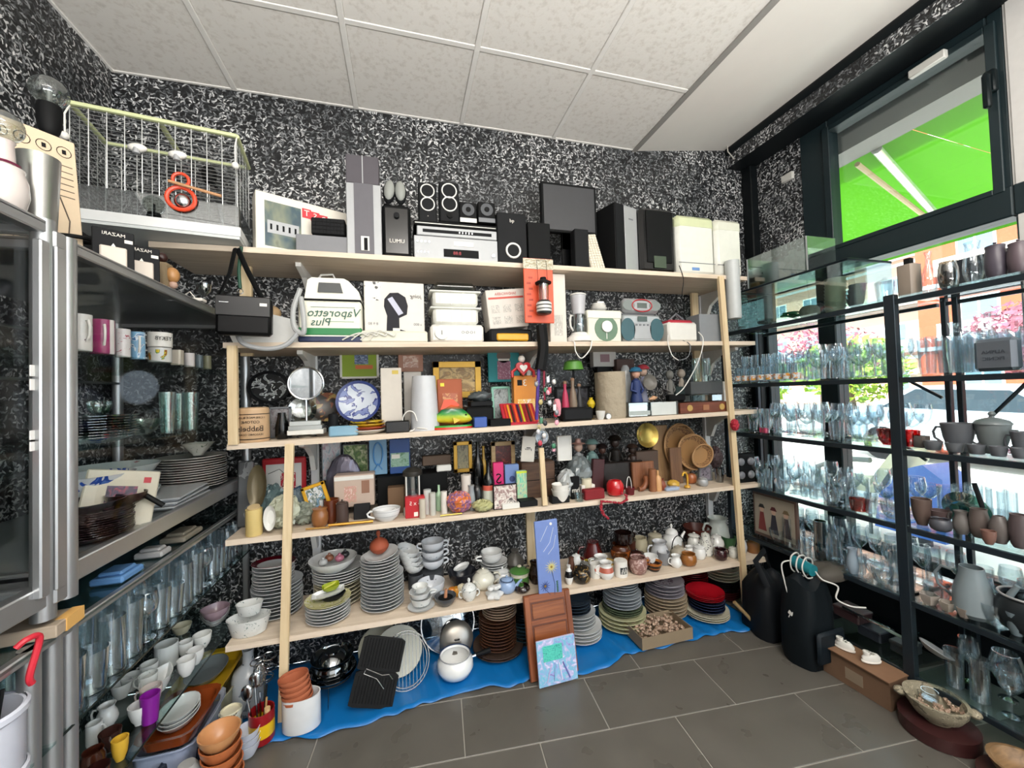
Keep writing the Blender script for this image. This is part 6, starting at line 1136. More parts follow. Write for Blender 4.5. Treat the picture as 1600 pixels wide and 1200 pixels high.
o = V('mortar', 'small steel bowl with a wooden pestle at the board edge', 'bowl', 696, 34, 932, 4, 1.99, 'bowl', mat('6E7074', .3, .7), h=.045); MB().tube([(0, 0, .03), (.004, 0, .075)], .007, 10, rr=[.009, .007]).b('pestle', mat('B07A5A', .5), o); MB().lathe([(0, 0), (.036, 0)], 20).b('contents', K, o, (0, 0, .036))
V('bowl', 'dark blue-black bowl behind the steel one', 'bowl', 722, 44, 888, 4, 2.16, 'widebowl', mat('22242C', .2), h=.08); V('dish', 'small white dish lying in the dark bowl', 'dish', 722, 26, 880, .44, 2.16, 'dish', wht, h=.016, tilt=(.1, -.3, 0), sy=.7)
V('sugar_bowl', 'white lidded sugar bowl with blue sprigs near the board edge', 'sugar bowl', 733, 24, 918, 4, 2.0, 'cup', sprig, hd=(0, PI), h=.055, li=.85, lh=.8, hout=.35)
V('teapot', 'round cream china teapot with a ring-knob lid', 'teapot', 755, 36, 897, 4, 2.1, 'teapot', mat('CFCDC0', .15, coat=.4), hd=0, sp=-2.2, h=.085, li=.5)
for k, (px, c_, l) in enumerate(((706, 'C87A2A', 'orange glass fruit behind the pestle'), (713, 'B8802A', 'amber glass fruit next to the sugar bowl'))): V('glass_fruit', l, 'ornament', px, 14, 900, 4, 2.06, 'apple', mat(c_, .15), closed=True, h=.045)
V('jar', 'tiny cream jar with a dark ring lid behind the sugar bowl', 'jar', 722, 14, 900, 4, 2.05, 'straight', CRM, closed=True, h=.05, li=.8, hm=K)
X, z, R = pstack(772, 52, 880, 0, 4, 2.19, wht, 'small plate in the pile behind the teapot', 'small plates behind the teapot', n=10, dz=.009, d=.15)
for k in range(2): V('cup', ('white cup standing on the small plate pile', 'second white cup nested in the one on the plate pile')[k], 'cup', 768, 33, 850, z-.01+.016*k, 2.19, 'cup', wht, h=.042, hd=PI if k == 0 else None)
V('flower_ornament', 'white porcelain flower cluster at the board edge', 'ornament', 772, 26, 925, 4, 1.985, 'apple', wht, closed=True, h=.03, flute=.18, nfl=5)
for k in range(4): V('flower_ornament', 'white porcelain bud in the flower cluster', 'ornament', 766+k*4, 10, 918, .36+.031, 1.98+.01*(k % 2), 'apple', wht, group='porcelain buds', closed=True, h=.018)
V('teapot', 'small pale blue teapot beside the porcelain flowers', 'teapot', 792, 27, 908, 4, 2.02, 'pot', mat('8CA4C8', .2, coat=.4), sp=-.2, h=.062, li=.6, lh=.4)
V('pot', 'low dark brown bowl beside the blue teapot', 'bowl', 816, 24, 915, 4, 2.0, 'pot', mat('2A1E1A', .15, coat=.5), h=.034)
V('dome', 'grey stoneware dome standing at the back', 'pot', 805, 30, 842, 4, 2.25, 'vase', mat('5A5854', .4), closed=True, h=.12)
o = V('lidded_pot', 'green and white pot with a cream lid beside the centre board', 'pot', 812, 28, 882, 4, 2.08, 'straight', bands([(0, '4A7A3A'), (.7, 'CFCDB8')], .25), closed=True, h=.07, li=1.05, hm=ivory, lh=.3)
V('jug', 'tall dark brown jug half behind the painted board', 'jug', 837, 22, 880, 4, 2.07, 'jug', mat('2A1A14', .2), h=.115, hd=PI)
V('sugar_pot', 'white lidded sugar pot behind the blue teapot', 'pot', 785, 26, 892, 4, 2.13, 'pot', wht, closed=True, h=.06, li=.7)
# painted board & things leaning at the centre
o, w_, h = B('painted_board', 'tall narrow blue board painted with yellow daisies, leaning at the centre', 'painting', 843, 879, 814, None, 1.90, .012, mat('6F86C0', .5), pb=940, roll=-.03, lean=.03)
disc(o, w_*.2, 0, h*.95, .007, WH, 'ring', .002)
for (x, z, R_, c_, n) in ((.1, .42, .036, 'C8C078', 14), (-.22, .2, .028, '3A4A80', 12)):
    f = disc(o, x*w_, 0, z*h, .006, mat('8A6A2A', .5), 'flower_centre', .0025, 10)
    for q in range(n):
        a = 2*PI*q/n; MB().prism([(x*w_+.006*math.cos(a)-.003*math.sin(a), z*h+.006*math.sin(a)+.003*math.cos(a)), (x*w_+R_*math.cos(a), z*h+R_*math.sin(a)), (x*w_+.006*math.cos(a)+.003*math.sin(a), z*h+.006*math.sin(a)-.003*math.cos(a))], -.0015, 0).b('petal', mat(c_, .5), o, smooth=False)
for P in ([(.1, .38), (.2, .2), (.15, .02)], [(-.25, .17), (-.05, .1), (.05, .0)], [(-.2, .62), (.1, .72), (.3, .9)], [(0, .58), (.25, .66), (.38, .8)], [(-.3, .75), (-.1, .85), (.05, .93)]):
    MB().tube([(x*w_, -.001, z*h) for x, z in P], .0014, 5).b('painted_stem', mat('2A3A5A' if P[0][1] < .5 else 'C8D0E0', .5), o)
for k in range(7): MB().prism([(w_*.3+.0, h*(.1+.02*k)), (w_*.3+.008, h*(.115+.02*k)), (w_*.3, h*(.12+.02*k)), (w_*.3-.006, h*(.11+.02*k))], -.0012, 0).b('leaf', mat('2E5A3A', .5), o, smooth=False)
o, w_, h = B('cupboard_front', 'reddish brown panelled cupboard door leaning on the shelves from the floor', 'door', 829, 904, 940, None, 1.82, .02, wood('6E3A20', '8E5230', 7, .35, 0), pb=1060, lean=.22, rz=.02)
o.location.z = .008; h = o['h']
for (a, b) in ((.05, .2), (.62, .96), (.27, .56)): pass
for zc_, hh in ((.80, .22), (.53, .22)):
    rec(o, 0, 0, h*zc_, w_*.74, h*hh, mat('5A2E1A', .4), 'panel_recess', .0012); q = rec(o, 0, -.001, h*zc_, w_*.68, h*hh*.8, wood('743E22', '92562F', 7, .35, 0), 'raised_panel', .004, .003)
for sx_ in (-1, 1): rec(o, sx_*w_*.44, -.0005, h*.5, w_*.11, h*.98, wood('6E3A20', '8E5230', 7, .35, 2), 'stile', .005, .002)
o, w_, h = B('painting', 'small canvas of turquoise trees and violet figures leaning on the cupboard door', 'painting', 842, 903, 997, None, 1.775, .012, mat('B8B4D0', .5), pb=1063, lean=.15, rz=.04)
o.location.z = .008; h = o['h']
rec(o, 0, 0, h*.5, w_, h*.98, picture(['7A6AA8', '9AA4D8', '6AB8D0', 'B8B0D8', 'D8D8F0'], 5, 2), 'painted_ground'); rec(o, -w_*.1, -.0012, h*.7, w_*.5, h*.34, picture(['2A9A90', '5ACAB8', '1A7A7A'], 7, 5), 'painted_tree', .001)
for k in range(4): MB().tube([(-w_*.3+k*w_*.2, -.002, h*.08), (-w_*.15+k*w_*.1, -.002, h*.45)], .006, 5, flat=.3).b('painted_figure', mat(('C8B8E0', '8AC8E0', 'E0D8F0', '6A6AB0')[k], .5), o)
# second half: jugs and pots
J = [
 # name,label,cat,px,w,pytop,Y,kind,mat,opts
 ('pot', 'black and gold lidded honey pot at the board edge beside the painted board', 'pot', 909, 29, 893, 2.0, 'pot', blotch('1E1C18', ('6A4A18', '8A7A5A'), 30, .45, .12), dict(h=.072, li=.8, hm=mat('B88434', .2), closed=True)),
 ('mug', 'white mug behind the red-banded jug', 'mug', 930, 17, 880, 2.03, 'straight', WG, dict(h=.075)),
 ('jug', 'white jug with a salmon red band and an ear handle', 'jug', 947, 25, 877, 2.0, 'jug', bands([(0, 'DADAD8'), (.45, 'B0604E'), (.72, 'DADAD8')], .15), dict(h=.088, hd=PI, sp=None)),
 ('apothecary_jar', 'white cylindrical jar with a black-framed label', 'jar', 970, 21, 871, 2.0, 'straight', WH, dict(h=.083, closed=True, li=.9, lh=.12)),
 ('jug', 'pink mottled round jug at the front of the jug crowd', 'jug', 997, 29, 862, 2.0, 'pot', blotch('8E6A64', ('A8827A', '6A4A46', 'B89A92'), 50, .55, .15), dict(h=.092, hd=0)),
 ('pot', 'low brown and black glazed pot beside the pink jug', 'pot', 1022, 26, 872, 2.0, 'widebowl', bands([(0, '2A1A12'), (.3, '8A4E1E'), (.45, '2A1A12'), (.75, 'A86428')], .12), dict(h=.05, hd=PI)),
 ('cup', 'grey glazed cup behind the small white creamer', 'cup', 1037, 20, 862, 2.06, 'mug', mat('7E8084', .2), dict(h=.07)),
 ('creamer', 'small white creamer with a lip at the board edge', 'jug', 1056, 19, 864, 2.0, 'jug', PORC, dict(h=.068, hd=PI)),
 ('mug', 'honey-tan rounded mug at the board edge', 'mug', 1076, 26, 859, 2.0, 'pot', mat('96602E', .18, coat=.4), dict(h=.068)),
 ('sugar_bowl', 'white bell-lidded sugar bowl behind the tan mug', 'sugar bowl', 1093, 20, 852, 2.05, 'pot', PORC, dict(h=.07, li=.8, closed=True, hd=0)),
 ('coffee_pot', 'tall white coffee pot with black sprigs near the far end', 'coffee pot', 1103, 24, 838, 2.08, 'coffee', blotch('CFCFC8', ('4A4A50', '6A6A70'), 60, .42, .15), dict(h=.13, hd=0, closed=True, li=.5)),
 ('mug', 'maroon and brown mug at the far end of the board edge', 'mug', 1126, 22, 850, 2.0, 'pot', mat('33181C', .12, coat=.5), dict(h=.066, hd=0)),
 ('pot', 'small white dotted pot next to the last post', 'pot', 1145, 15, 849, 2.0, 'pot', blotch('CFCFC8', ('3A3A3E',), 70, .32, .15), dict(h=.06, closed=True, li=.6)),
 ('bottle', 'plain white ceramic bottle behind the last post', 'bottle', 1161, 14, 828, 2.03, 'vase', mat('B8BCC2', .3), dict(h=.105, closed=True)),
 ('jar', 'tan glazed jar at the very end of the fifth board', 'jar', 1177, 24, 829, 2.03, 'bottle', mat('8A5C34', .2, coat=.3), dict(h=.1, R=.036)),
 ('pitcher', 'large pale pitcher with a flared lip standing at the back', 'pitcher', 1122, 40, 795, 2.22, 'jug', mat('B4BCB8', .2), dict(h=.17, hd=PI)),
 ('bowl', 'green bowl on edge beneath the large pitcher', 'bowl', 1139, 24, 824, 2.13, 'widebowl', mat('3E6A44', .3), dict(h=.075)),
 ('casserole', 'reddish brown clay casserole at the back', 'casserole', 1090, 46, 812, 2.24, 'widebowl', mat('4E241C', .25), dict(h=.12)),
 ('teapot', 'white teapot with a round lid beside the sprigged coffee pot', 'teapot', 1120, 24, 830, 2.13, 'teapot', PORC, dict(h=.085, li=.6, hd=PI)),
 ('sugar_bowl', 'white lidded sugar bowl with dark ear handles', 'sugar bowl', 1085, 22, 822, 2.15, 'teapot', blotch('CFCFCA', ('5A5A60',), 60, .36, .15), dict(h=.1, li=.8, hd=0)),
 ('teapot', 'big white teapot with a pointed lid at the back', 'teapot', 1050, 32, 815, 2.2, 'teapot', PORC, dict(h=.115, li=.6, lh=.8, sp=.1)),
 ('kettle', 'wire-handled cream kettle in the middle of the jug crowd', 'kettle', 1060, 26, 850, 2.1, 'teapot', mat('A8A090', .25), dict(h=.065, li=.5)),
 ('jar', 'cream stoneware jar with a short neck at the back', 'jar', 1001, 24, 822, 2.2, 'pot', mat('A49C84', .3), dict(h=.115)),
 ('jar', 'cream lidded stoneware jar next to the similar open one', 'jar', 1024, 26, 820, 2.2, 'pot', mat('A8A28E', .3), dict(h=.115, closed=True, li=.8)),
 ('pot', 'shiny orange-brown glazed pot at the back', 'pot', 970, 32, 838, 2.16, 'pot', bands([(0, '3E1E10'), (.35, '9A5222'), (.7, '4A2412')], .12), dict(h=.11)),
 ('mug', 'black glazed mug standing on the orange-brown pot', 'mug', 974, 28, 0, 2.16, 'mug', mat('1C100E', .1, coat=.6), dict(h=.062, hd=0, zz=.455)),
 ('mug', 'mottled copper-brown mug beneath the orange-brown pot', 'mug', 970, 26, 852, 2.07, 'pot', blotch('6A3E22', ('8A5A34', '4A2A18'), 40, .5, .15), dict(h=.085)),
 ('pot', 'low dark brown pot beside the copper mug', 'pot', 995, 28, 846, 2.1, 'pot', mat('2E1612', .12, coat=.5), dict(h=.07, closed=True, li=.6)),
 ('teapot', 'tall oxblood red enamel pot with a small label at the back', 'teapot', 927, 34, 820, 2.18, 'coffee', mat('4E100E', .15, coat=.5), dict(h=.135, hd=PI, closed=True)),
 ('coffee_pot', 'slim white coffee pot beside the red enamel pot', 'coffee pot', 901, 20, 838, 2.12, 'coffee', PORC, dict(h=.09, hd=PI, li=.6, closed=True)),
 ('jug', 'small yellow glazed jug before the red enamel pot', 'jug', 920, 20, 848, 2.1, 'pot', mat('A8963A', .2), dict(h=.06)),
 ('jug', 'white rounded jug with an ear handle behind the mug', 'jug', 939, 26, 850, 2.09, 'jug', PORC, dict(h=.085, hd=PI)),
 ('jug', 'broad white jug in the middle of the crowd', 'jug', 1031, 30, 840, 2.12, 'jug', mat('B8BABE', .15), dict(h=.11, hd=PI)),
 ('gravy_boat', 'little white gravy boat behind the pink jug', 'gravy boat', 1016, 24, 855, 2.07, 'cup', PORC, dict(h=.055, hd=PI, sp=0)),
 ('teapot', 'silvery lidded teapot near the painted board', 'teapot', 913, 22, 868, 2.06, 'teapot', mat('8E8E8A', .2, .5), dict(h=.07, li=.6, hd=PI)),
 ('cup', 'cream cup with a gold rim behind the red-banded jug', 'cup', 951, 22, 865, 2.06, 'cup', bands([(0, 'CFC8B4'), (.85, 'A88A4A')], .15), dict(h=.062, hd=0)),
 ('cup', 'dark-mouthed white cup behind the plain mug', 'cup', 930, 22, 864, 2.09, 'mug', wht, dict(h=.065)),
 ('tin', 'copper-coloured tall pot partly behind the painted board', 'pot', 893, 14, 862, 2.06, 'coffee', mat('6A4A3E', .2, .4), dict(h=.11, closed=True, li=.6)),
 ('jar', 'black and white striped jar against the painted board edge', 'jar', 889, 14, 880, 2.0, 'vase', bands([(0, 'DADAD8'), (.4, '141416'), (.7, 'DADAD8')], .2), dict(h=.1, closed=True)),
 ('jug', 'small white jug with a pointed spout near the kettle', 'jug', 1078, 18, 836, 2.1, 'jug', PORC, dict(h=.06, hd=PI)),
 ('cup', 'brown glazed cup at the back beside the cream jars', 'cup', 986, 18, 830, 2.22, 'mug', mat('3E221A', .15), dict(h=.1)),
]
for nm, lb_, ct, px, w, t_, Y, kd, m_, op in J:
    zz_ = op.pop('zz', 4)
    V(nm, lb_, ct, px, w, t_, zz_, Y, kd, m_, **op)
for o in sc.objects:
    if o.name.startswith('apothecary_jar'):
        rr = max(v.co.x for v in o.data.vertices)
        q = MB().add([(rr*1.015*math.sin(a), -rr*1.015*math.cos(a), z) for z in (.022, .058) for a in [(-.6+1.2*k/8) for k in range(9)]], [(k, k+1, 10+k, 9+k) for k in range(8)]).b('label', mat('1E2628', .4), o)
        text('d·b', rr*.7, WH, o, (0, -rr*1.05, .045)); text('B·B·B', rr*.5, WH, o, (0, -rr*1.05, .031))
    if o.name.startswith('kettle'):
        MB().tube([(.045*math.cos(a), 0, .06+.075*math.sin(a)) for a in [PI*k/14 for k in range(15)]], .003, 6).b('wire_handle', K2, o)
# ================================================================ BLUE SHEET AND FLOOR
edge = [(-.76, 1.86), (-.679, 1.827), (-.536, 1.836), (-.362, 1.797), (-.115, 1.818), (.1, 1.85), (.281, 1.863), (.45, 1.83), (.624, 1.848), (.8, 1.80), (.946, 1.805), (1.05, 1.85), (1.164, 1.86), (1.3, 1.85), (1.52, 1.856), (1.7, 1.86), (1.827, 1.815), (1.95, 1.9)]
NX, NY = 150, 16; vs = []; fs = []
def ye(x):
    for (a, b), (c, d) in zip(edge, edge[1:]):
        if a <= x <= c: return b+(d-b)*(x-a)/(c-a)
    return edge[-1][1]
for i in range(NX+1):
    x = -.76+2.7*i/NX
    for j in range(NY+1):
        y0 = ye(x)+.006*math.sin(x*37); y = y0+(2.335-y0)*j/NY; t_ = 1-j/NY
        z = .004+(.0045+.0045*math.sin(x*52+y*9+math.sin(x*11)*3))*(.3+.7*t_)+(.006*max(0, math.sin(x*17+2))**3)*t_**4
        vs.append((x, y, z))
for i in range(NX):
    for j in range(NY): a = i*(NY+1)+j; fs.append((a, a+NY+1, a+NY+2, a+1))
o = MB().add(vs, fs).b('floor_sheet', mat('0E6AAE', .35, 0, .05, 6)); sd = o.modifiers.new('thickness', 'SOLIDIFY'); sd.thickness = .002; sd.offset = -1
tag(o, 'wavy bright blue plastic sheet spread on the floor under the shelves', 'sheet')
FZ = .014
brownp = bands([(0, '4A3020'), (.5, '8A6A50')], .25); teal = mat('2E4A54', .2)
G = 'plates piled on the blue sheet'
X, z, R = pstack(778, 78, 0, 0, FZ, 2.1, mat('4E4038', .25), 'big dark dish at the base of the brown plate pile', 'big dark dishes under the brown pile', n=2, dz=.012, d=.27)
X, z, R = pstack(778, 60, 0, 0, FZ, 2.1, mat('5E4030', .2, coat=.3), 'brown glazed plate in the tall brown pile on the sheet', 'brown plates in the tall pile', n=14, dz=.0108, z0=z-.01, d=.2)
pstack(780, 50, 0, 0, FZ, 2.1, mat('A8927E', .25), 'beige-brown plate at the top of the tall brown pile', 'beige plates on the brown pile', n=8, dz=.0098, z0=z-.01, d=.185)
X, z, R = pstack(822, 60, 0, 0, FZ, 2.14, teal, 'dark teal plate in the pile behind the cupboard door', 'teal plates behind the cupboard door', n=9, dz=.012, d=.2)
pstack(822, 56, 0, 0, FZ, 2.14, mat('1C2024', .2), 'black plate on the teal pile behind the cupboard door', 'black plates on the teal pile', n=8, dz=.011, z0=z-.01, d=.19)
X, z, R = pstack(907, 74, 0, 0, FZ, 2.07, wht, 'white plate low in the pile beside the cupboard door', 'white plates beside the cupboard door', n=6, dz=.011, d=.235)
X, z, R = pstack(902, 60, 0, 0, FZ, 2.07, greyp, 'grey bowl-plate in the middle of the pile beside the cupboard door', 'grey plates beside the cupboard door', n=6, dz=.012, z0=z-.01, d=.2)
pstack(898, 50, 0, 0, FZ, 2.07, mat('2E3A48', .2), 'dark blue rimmed plate on the pile beside the cupboard door', 'dark blue plates beside the cupboard door', n=6, dz=.010, z0=z-.01, d=.175)
X, z, R = pstack(972, 84, 0, 0, FZ, 2.10, mat('C4C49E', .2), 'large cream plate at the base of the second pile from the cupboard door', 'cream plates in the second pile', n=6, dz=.013, d=.27)
X, z, R = pstack(972, 70, 0, 0, FZ, 2.10, mat('5E6A54', .2), 'olive plate in the second pile from the cupboard door', 'olive plates in the second pile', n=3, dz=.011, z0=z-.01, d=.23)
X, z, R = pstack(972, 66, 0, 0, FZ, 2.10, mat('A8B0B8', .2), 'blue-grey plate in the second pile from the cupboard door', 'blue-grey plates in the second pile', n=6, dz=.011, z0=z-.01, d=.22)
pstack(972, 56, 0, 0, FZ, 2.10, mat('B4BCC2', .2), 'small pale plate topping the second pile from the cupboard door', 'small plates on the second pile', n=7, dz=.0105, z0=z-.01, d=.18)
X, z, R = pstack(1040, 74, 0, 0, FZ, 2.13, mat('B8A890', .25), 'cream brown-edged plate low in the pile behind the shell box', 'cream plates behind the shell box', n=9, dz=.0125, d=.25)
X, z, R = pstack(1038, 66, 0, 0, FZ, 2.13, mat('A6A2AC', .2), 'mauve-grey plate in the pile behind the shell box', 'mauve plates behind the shell box', n=6, dz=.0125, z0=z-.01, d=.23)
o = plate_mb(.2).b('plate', mat('B0ACB4', .2), None, (X, 2.12, z-.012), (.08, 0, 0)); tag(o, 'mauve plate with a dark rosette print topping the pile behind the shell box', 'plate'); MB().lathe([(0, .005), (.045, .0055)], 24).b('rosette', blotch('B0ACB4', ('5A4A58',), 60, .5, .3), o)
X, z, R = pstack(1082, 50, 0, 0, FZ, 2.22, mat('6A0E18', .2), 'dark red plate in the tall red pile against the wall', 'dark red plates against the wall', n=26, dz=.0088, d=.19)
X, z, R = pstack(1104, 70, 0, 0, FZ, 2.02, ivory, 'large ivory plate at the base of the pile with red plates on top', 'ivory plates under the red-topped pile', n=3, dz=.012, d=.25)
X, z, R = pstack(1104, 60, 0, 0, FZ, 2.02, mat('2A3450', .2), 'navy plate in the red-topped pile', 'navy plates in the red-topped pile', n=6, dz=.0095, z0=z-.01, d=.2)
for k in range(3): o = plate_mb(.215, deep=.008).b('plate', mat('A01420', .18, coat=.4), None, (X-.01, 2.02, z-.008+k*.009)); tag(o, ('lowest bright red plate on the navy pile', 'middle bright red plate on the navy pile', 'topmost bright red plate on the navy pile')[k], 'plate')
X, z, R = pstack(1130, 50, 0, 0, FZ, 2.17, mat('5E2428', .25), 'maroon-edged plate at the base of the last pile by the end post', 'maroon plates by the end post', n=4, dz=.012, d=.2)
X, z, R = pstack(1130, 50, 0, 0, FZ, 2.17, mat('17181A', .2), 'black plate in the middle of the last pile by the end post', 'black plates by the end post', n=5, dz=.012, z0=z-.01, d=.19)
pstack(1128, 50, 0, 0, FZ, 2.17, ivory, 'ivory plate at the top of the last pile by the end post', 'ivory plates by the end post', n=6, dz=.011, z0=z-.01, d=.2)
# shell box
c0 = atZ(1004, 1018, FZ); c1 = atZ(1083, 999, FZ); c2 = atZ(978, 990, FZ)
d1 = (c1-c0); Lx = d1.length; a_ = math.atan2(d1.y, d1.x); Ly = .19; hb = .062
t = tag(MB().box(0, Lx, 0, Ly, 0, .003).box(0, Lx, 0, .003, .003, hb).box(0, Lx, Ly-.003, Ly, .003, hb).box(0, .003, .003, Ly-.003, .003, hb).box(Lx-.003, Lx, .003, Ly-.003, .003, hb).b('cardboard_box', mat('84745E', .8), None, (c0.x, c0.y, FZ+.003), (0, 0, a_), smooth=False), 'open shallow cardboard box full of small seashells on the blue sheet', 'box')
rd = random.Random(21); proto = None
for k in range(190):
    x, y = rd.uniform(.015, Lx-.015), rd.uniform(.015, Ly-.015); z = .014+rd.random()*.028+ .018*(1-abs(x/Lx-.5)*1.6)
    p = Matrix.Rotation(a_, 3, 'Z') @ Vector((x, y, 0))
    L_ = (c0.x+p.x, c0.y+p.y, FZ+z)
    if proto is None:
        proto = MB().lathe([(0, 0), (.005, .002), (.0075, .006), (.006, .010), (.003, .013), (.0035, .017), (0, .018)], 8, flute=.15, nfl=4).b('seashell', blotch('A88E7A', ('7A5442', 'D0BCA8'), 120, .55, .5), None, L_, (rd.random()*3, rd.random()*3, 0), ang=60); tag(proto, 'small brown and cream seashell heaped in the cardboard box', 'seashell', 'seashells in the cardboard box')
    else: o = ctree(proto, L_); o.rotation_euler = (rd.random()*3, rd.random()*3, rd.random()*3); s_ = rd.uniform(.8, 1.4); o.scale = (s_,)*3
# white pan with black handle
p, R = RIM(711, 1022, 44, FZ, .095)
o = VX('saucepan', 'white enamel milk pan with a black handle on the blue sheet', 'saucepan', p, R*1.28, .095, 'pot', PORC, th=.004, seg=28)
MB().tube([(R*1.25*math.cos(a), R*1.25*math.sin(a), .06) for a in (0,)]+[(R*1.55, -.0, .062)], .008, 8).b('ferrule', CH, o, rot=(0, 0, .12)); MB().tube([(R*1.5, 0, .062), (R*2.6, 0, .066)], .011, 10, rr=[.010, .013]).b('handle', K, o, rot=(0, 0, .12))
MB().lathe([(R*1.28*.84-.001, .094), (R*1.28*.84+.002, .098), (R*1.28*.84-.004, .094)], 28).b('blue_rim', mat('2A3A5A', .3), o)
# leaning lids and plates
def leaner(name, label, cat, px, py, w, Y, m, lean=.25, sy=1, build=None, rz=0):
    X = xat(px, Y, .15); z = max(zat(py, X, Y), 0); R = rad(px, w, X, Y)
    z = max(z, R*sy*math.cos(lean)+FZ)
    o = (build(R) if build else plate_mb(2*R)).b(name, m, None, (X, Y, z), (PI/2-lean, 0, rz)); o.scale = (1, sy, 1)
    return tag(o, label, cat), R
o, R = leaner('pan_lid_glass', 'big clear glass lid with a steel edge leaning behind the milk pan', 'lid', 700, 998, 82, 2.19, glass('C0CCD6', .5, base=.25), .3, 1, lambda R: MB().lathe([(0, .035), (R*.15, .034), (R*.7, .02), (R*.95, .002), (R, 0), (R*.95, .0), (R*.7, .016), (0, .03)], 32)); MB().tube([(R*math.cos(a), R*math.sin(a), 0) for a in [2*PI*k/36 for k in range(36)]], .0035, 6, closed=True).b('steel_edge', CH, o)
MB().lathe([(0, 0), (.012, 0), (.018, .016), (0, .02)], 14).b('knob', CH, o, (0, 0, .036))
o, R = leaner('pan_lid_steel', 'dull steel lid leaning before the big glass one', 'lid', 713, 998, 52, 2.10, mat('8A8680', .3, .8), .35, 1, lambda R: MB().lathe([(0, .022), (R*.6, .018), (R*.95, .004), (R, 0), (0, .0)], 28)); MB().tube([(-.012, 0, .02), (-.01, 0, .036), (.01, 0, .036), (.012, 0, .02)], .003, 6).b('handle', K2, o)
o, R = leaner('plate', 'big white plate standing behind the round wire rack', 'plate', 622, 1022, 74, 2.08, mat('C8C8BC', .2), .25); 
o, R = leaner('plate', 'second white plate with a green rim behind the black griddle', 'plate', 596, 1020, 70, 2.14, mat('B8B8A8', .2), .2)
X = xat(634, 1.99, .15); R_ = rad(634, 72, X, 1.99); t = thing('wire_rack', 'round chrome wire cooling rack leaning before the white plates', 'rack', (X, 1.97, FZ+R_*1.12), rot=(PI/2-.25, 0, 0)); t.scale = (1, 1.15, 1)
for q in (1, .9): MB().tube([(R_*q*math.cos(a), R_*q*math.sin(a), 0) for a in [2*PI*k/36 for k in range(36)]], .0022, 6, closed=True).b('wire_ring', CH, t)
for k in range(-5, 6):
    x = R_*.9*k/6; y = math.sqrt(max(0, R_**2-x*x)); MB().tube([(x, -y, .002), (x, y, .002)], .0012, 5).b('rack_wire', CH, t)
# black griddle
X = xat(584, 1.92, .13); hh = .245; GK = mat('060708', .5); t = thing('griddle', 'black ribbed double griddle pan with a folded wire handle leaning on its corner', 'griddle', (X-.015, 1.87, .024), rot=(-.38, .28, 0))
wv = .19
[MB().prism([(wv*.5*u, hh*v) for u, v in ((-1, .02+d), (-.8, 0+d), (.8, 0+d), (1, .02+d), (1, .5+d), (.8, .54+d), (-.8, .54+d), (-1, .5+d))], 0, .022).b('griddle_plate', GK, t) for d in (0, .545)]
for k in range(13): MB().box(-wv*.42+k*wv*.07, -wv*.42+k*wv*.07+.004, -.003, 0, hh*.6, hh*1.05, bev=.001).b('rib', GK, t)
for k in range(13): MB().box(-wv*.42+k*wv*.07, -wv*.42+k*wv*.07+.004, -.003, 0, .015, hh*.46, bev=.001).b('rib', GK, t)
MB().tube([(-.06, -.008, hh*.5), (-.055, -.01, hh*.58), (.02, -.01, hh*.5), (.05, -.01, hh*.52), (.07, -.01, hh*.45)], .002, 6).tube([(-.06, -.008, hh*.5), (.0, -.01, hh*.44), (.04, -.01, hh*.30)], .002, 6).b('wire_handle', CH, t)
# glass bowls on stand
t = thing('wire_stand', 'dark wire trivet stand carrying the smoked glass bowls', 'stand', (xat(520, 2.03, .1), 2.03, FZ)); 
MB().tube([(.085*math.cos(a), .085*math.sin(a), .085) for a in [2*PI*k/28 for k in range(28)]], .003, 6, closed=True).b('ring', K2, t)
for k in range(3): a = .5+k*2.09; MB().tube([(.085*math.cos(a), .085*math.sin(a), .085), (.1*math.cos(a), .1*math.sin(a), 0)], .003, 6).b('leg', CH, t)
xs = xat(520, 2.03, .1)
for k, (R, z, l) in enumerate(((.105, .09, 'smoked dark plate on the wire trivet'), (.1, .105, 'smoked glass serving plate above the dark plate'))): tag(plate_mb(2*R).b('plate', glass('5A6A70', .5, base=.2), None, (xs, 2.03, FZ+z)), l, 'plate')
VX('glass_bowl', 'smoked glass bowl upside down over the plates on the trivet', 'bowl', (xs, 2.03, FZ+.2), .08, .075, 'bowl', glass('6A7A80', .6, base=.2), tilt=(PI, 0, 0)); VX('glass_bowl', 'larger smoked glass bowl under the inverted one', 'bowl', (xs, 2.03, FZ+.128), .095, .05, 'bowl', glass('5E6E74', .6, base=.2))
# oval planter with terracotta pots
p = atZ(472, 1136, FZ); 
o = VX('planter', 'white oval ceramic planter holding a nest of terracotta saucers', 'planter', (p.x, 1.865, FZ+.002), .075, .135, 'straight', mat('D6D8DA', .2), sx=.98, sy=.62, th=.005, seg=28)
for k in range(5): VX('clay_pot', ('lowest terracotta pot in the white planter', 'second terracotta pot in the white planter', 'third terracotta pot in the white planter', 'fourth terracotta pot, just under the top one', 'topmost terracotta pot on the white planter')[k], 'pot', (p.x-.008-.004*k, 1.865, FZ+.082+.022*k), .058, .05, 'plantpot', mat('A85E3E', .8), sy=.78, tilt=(.0, -.12, 0))
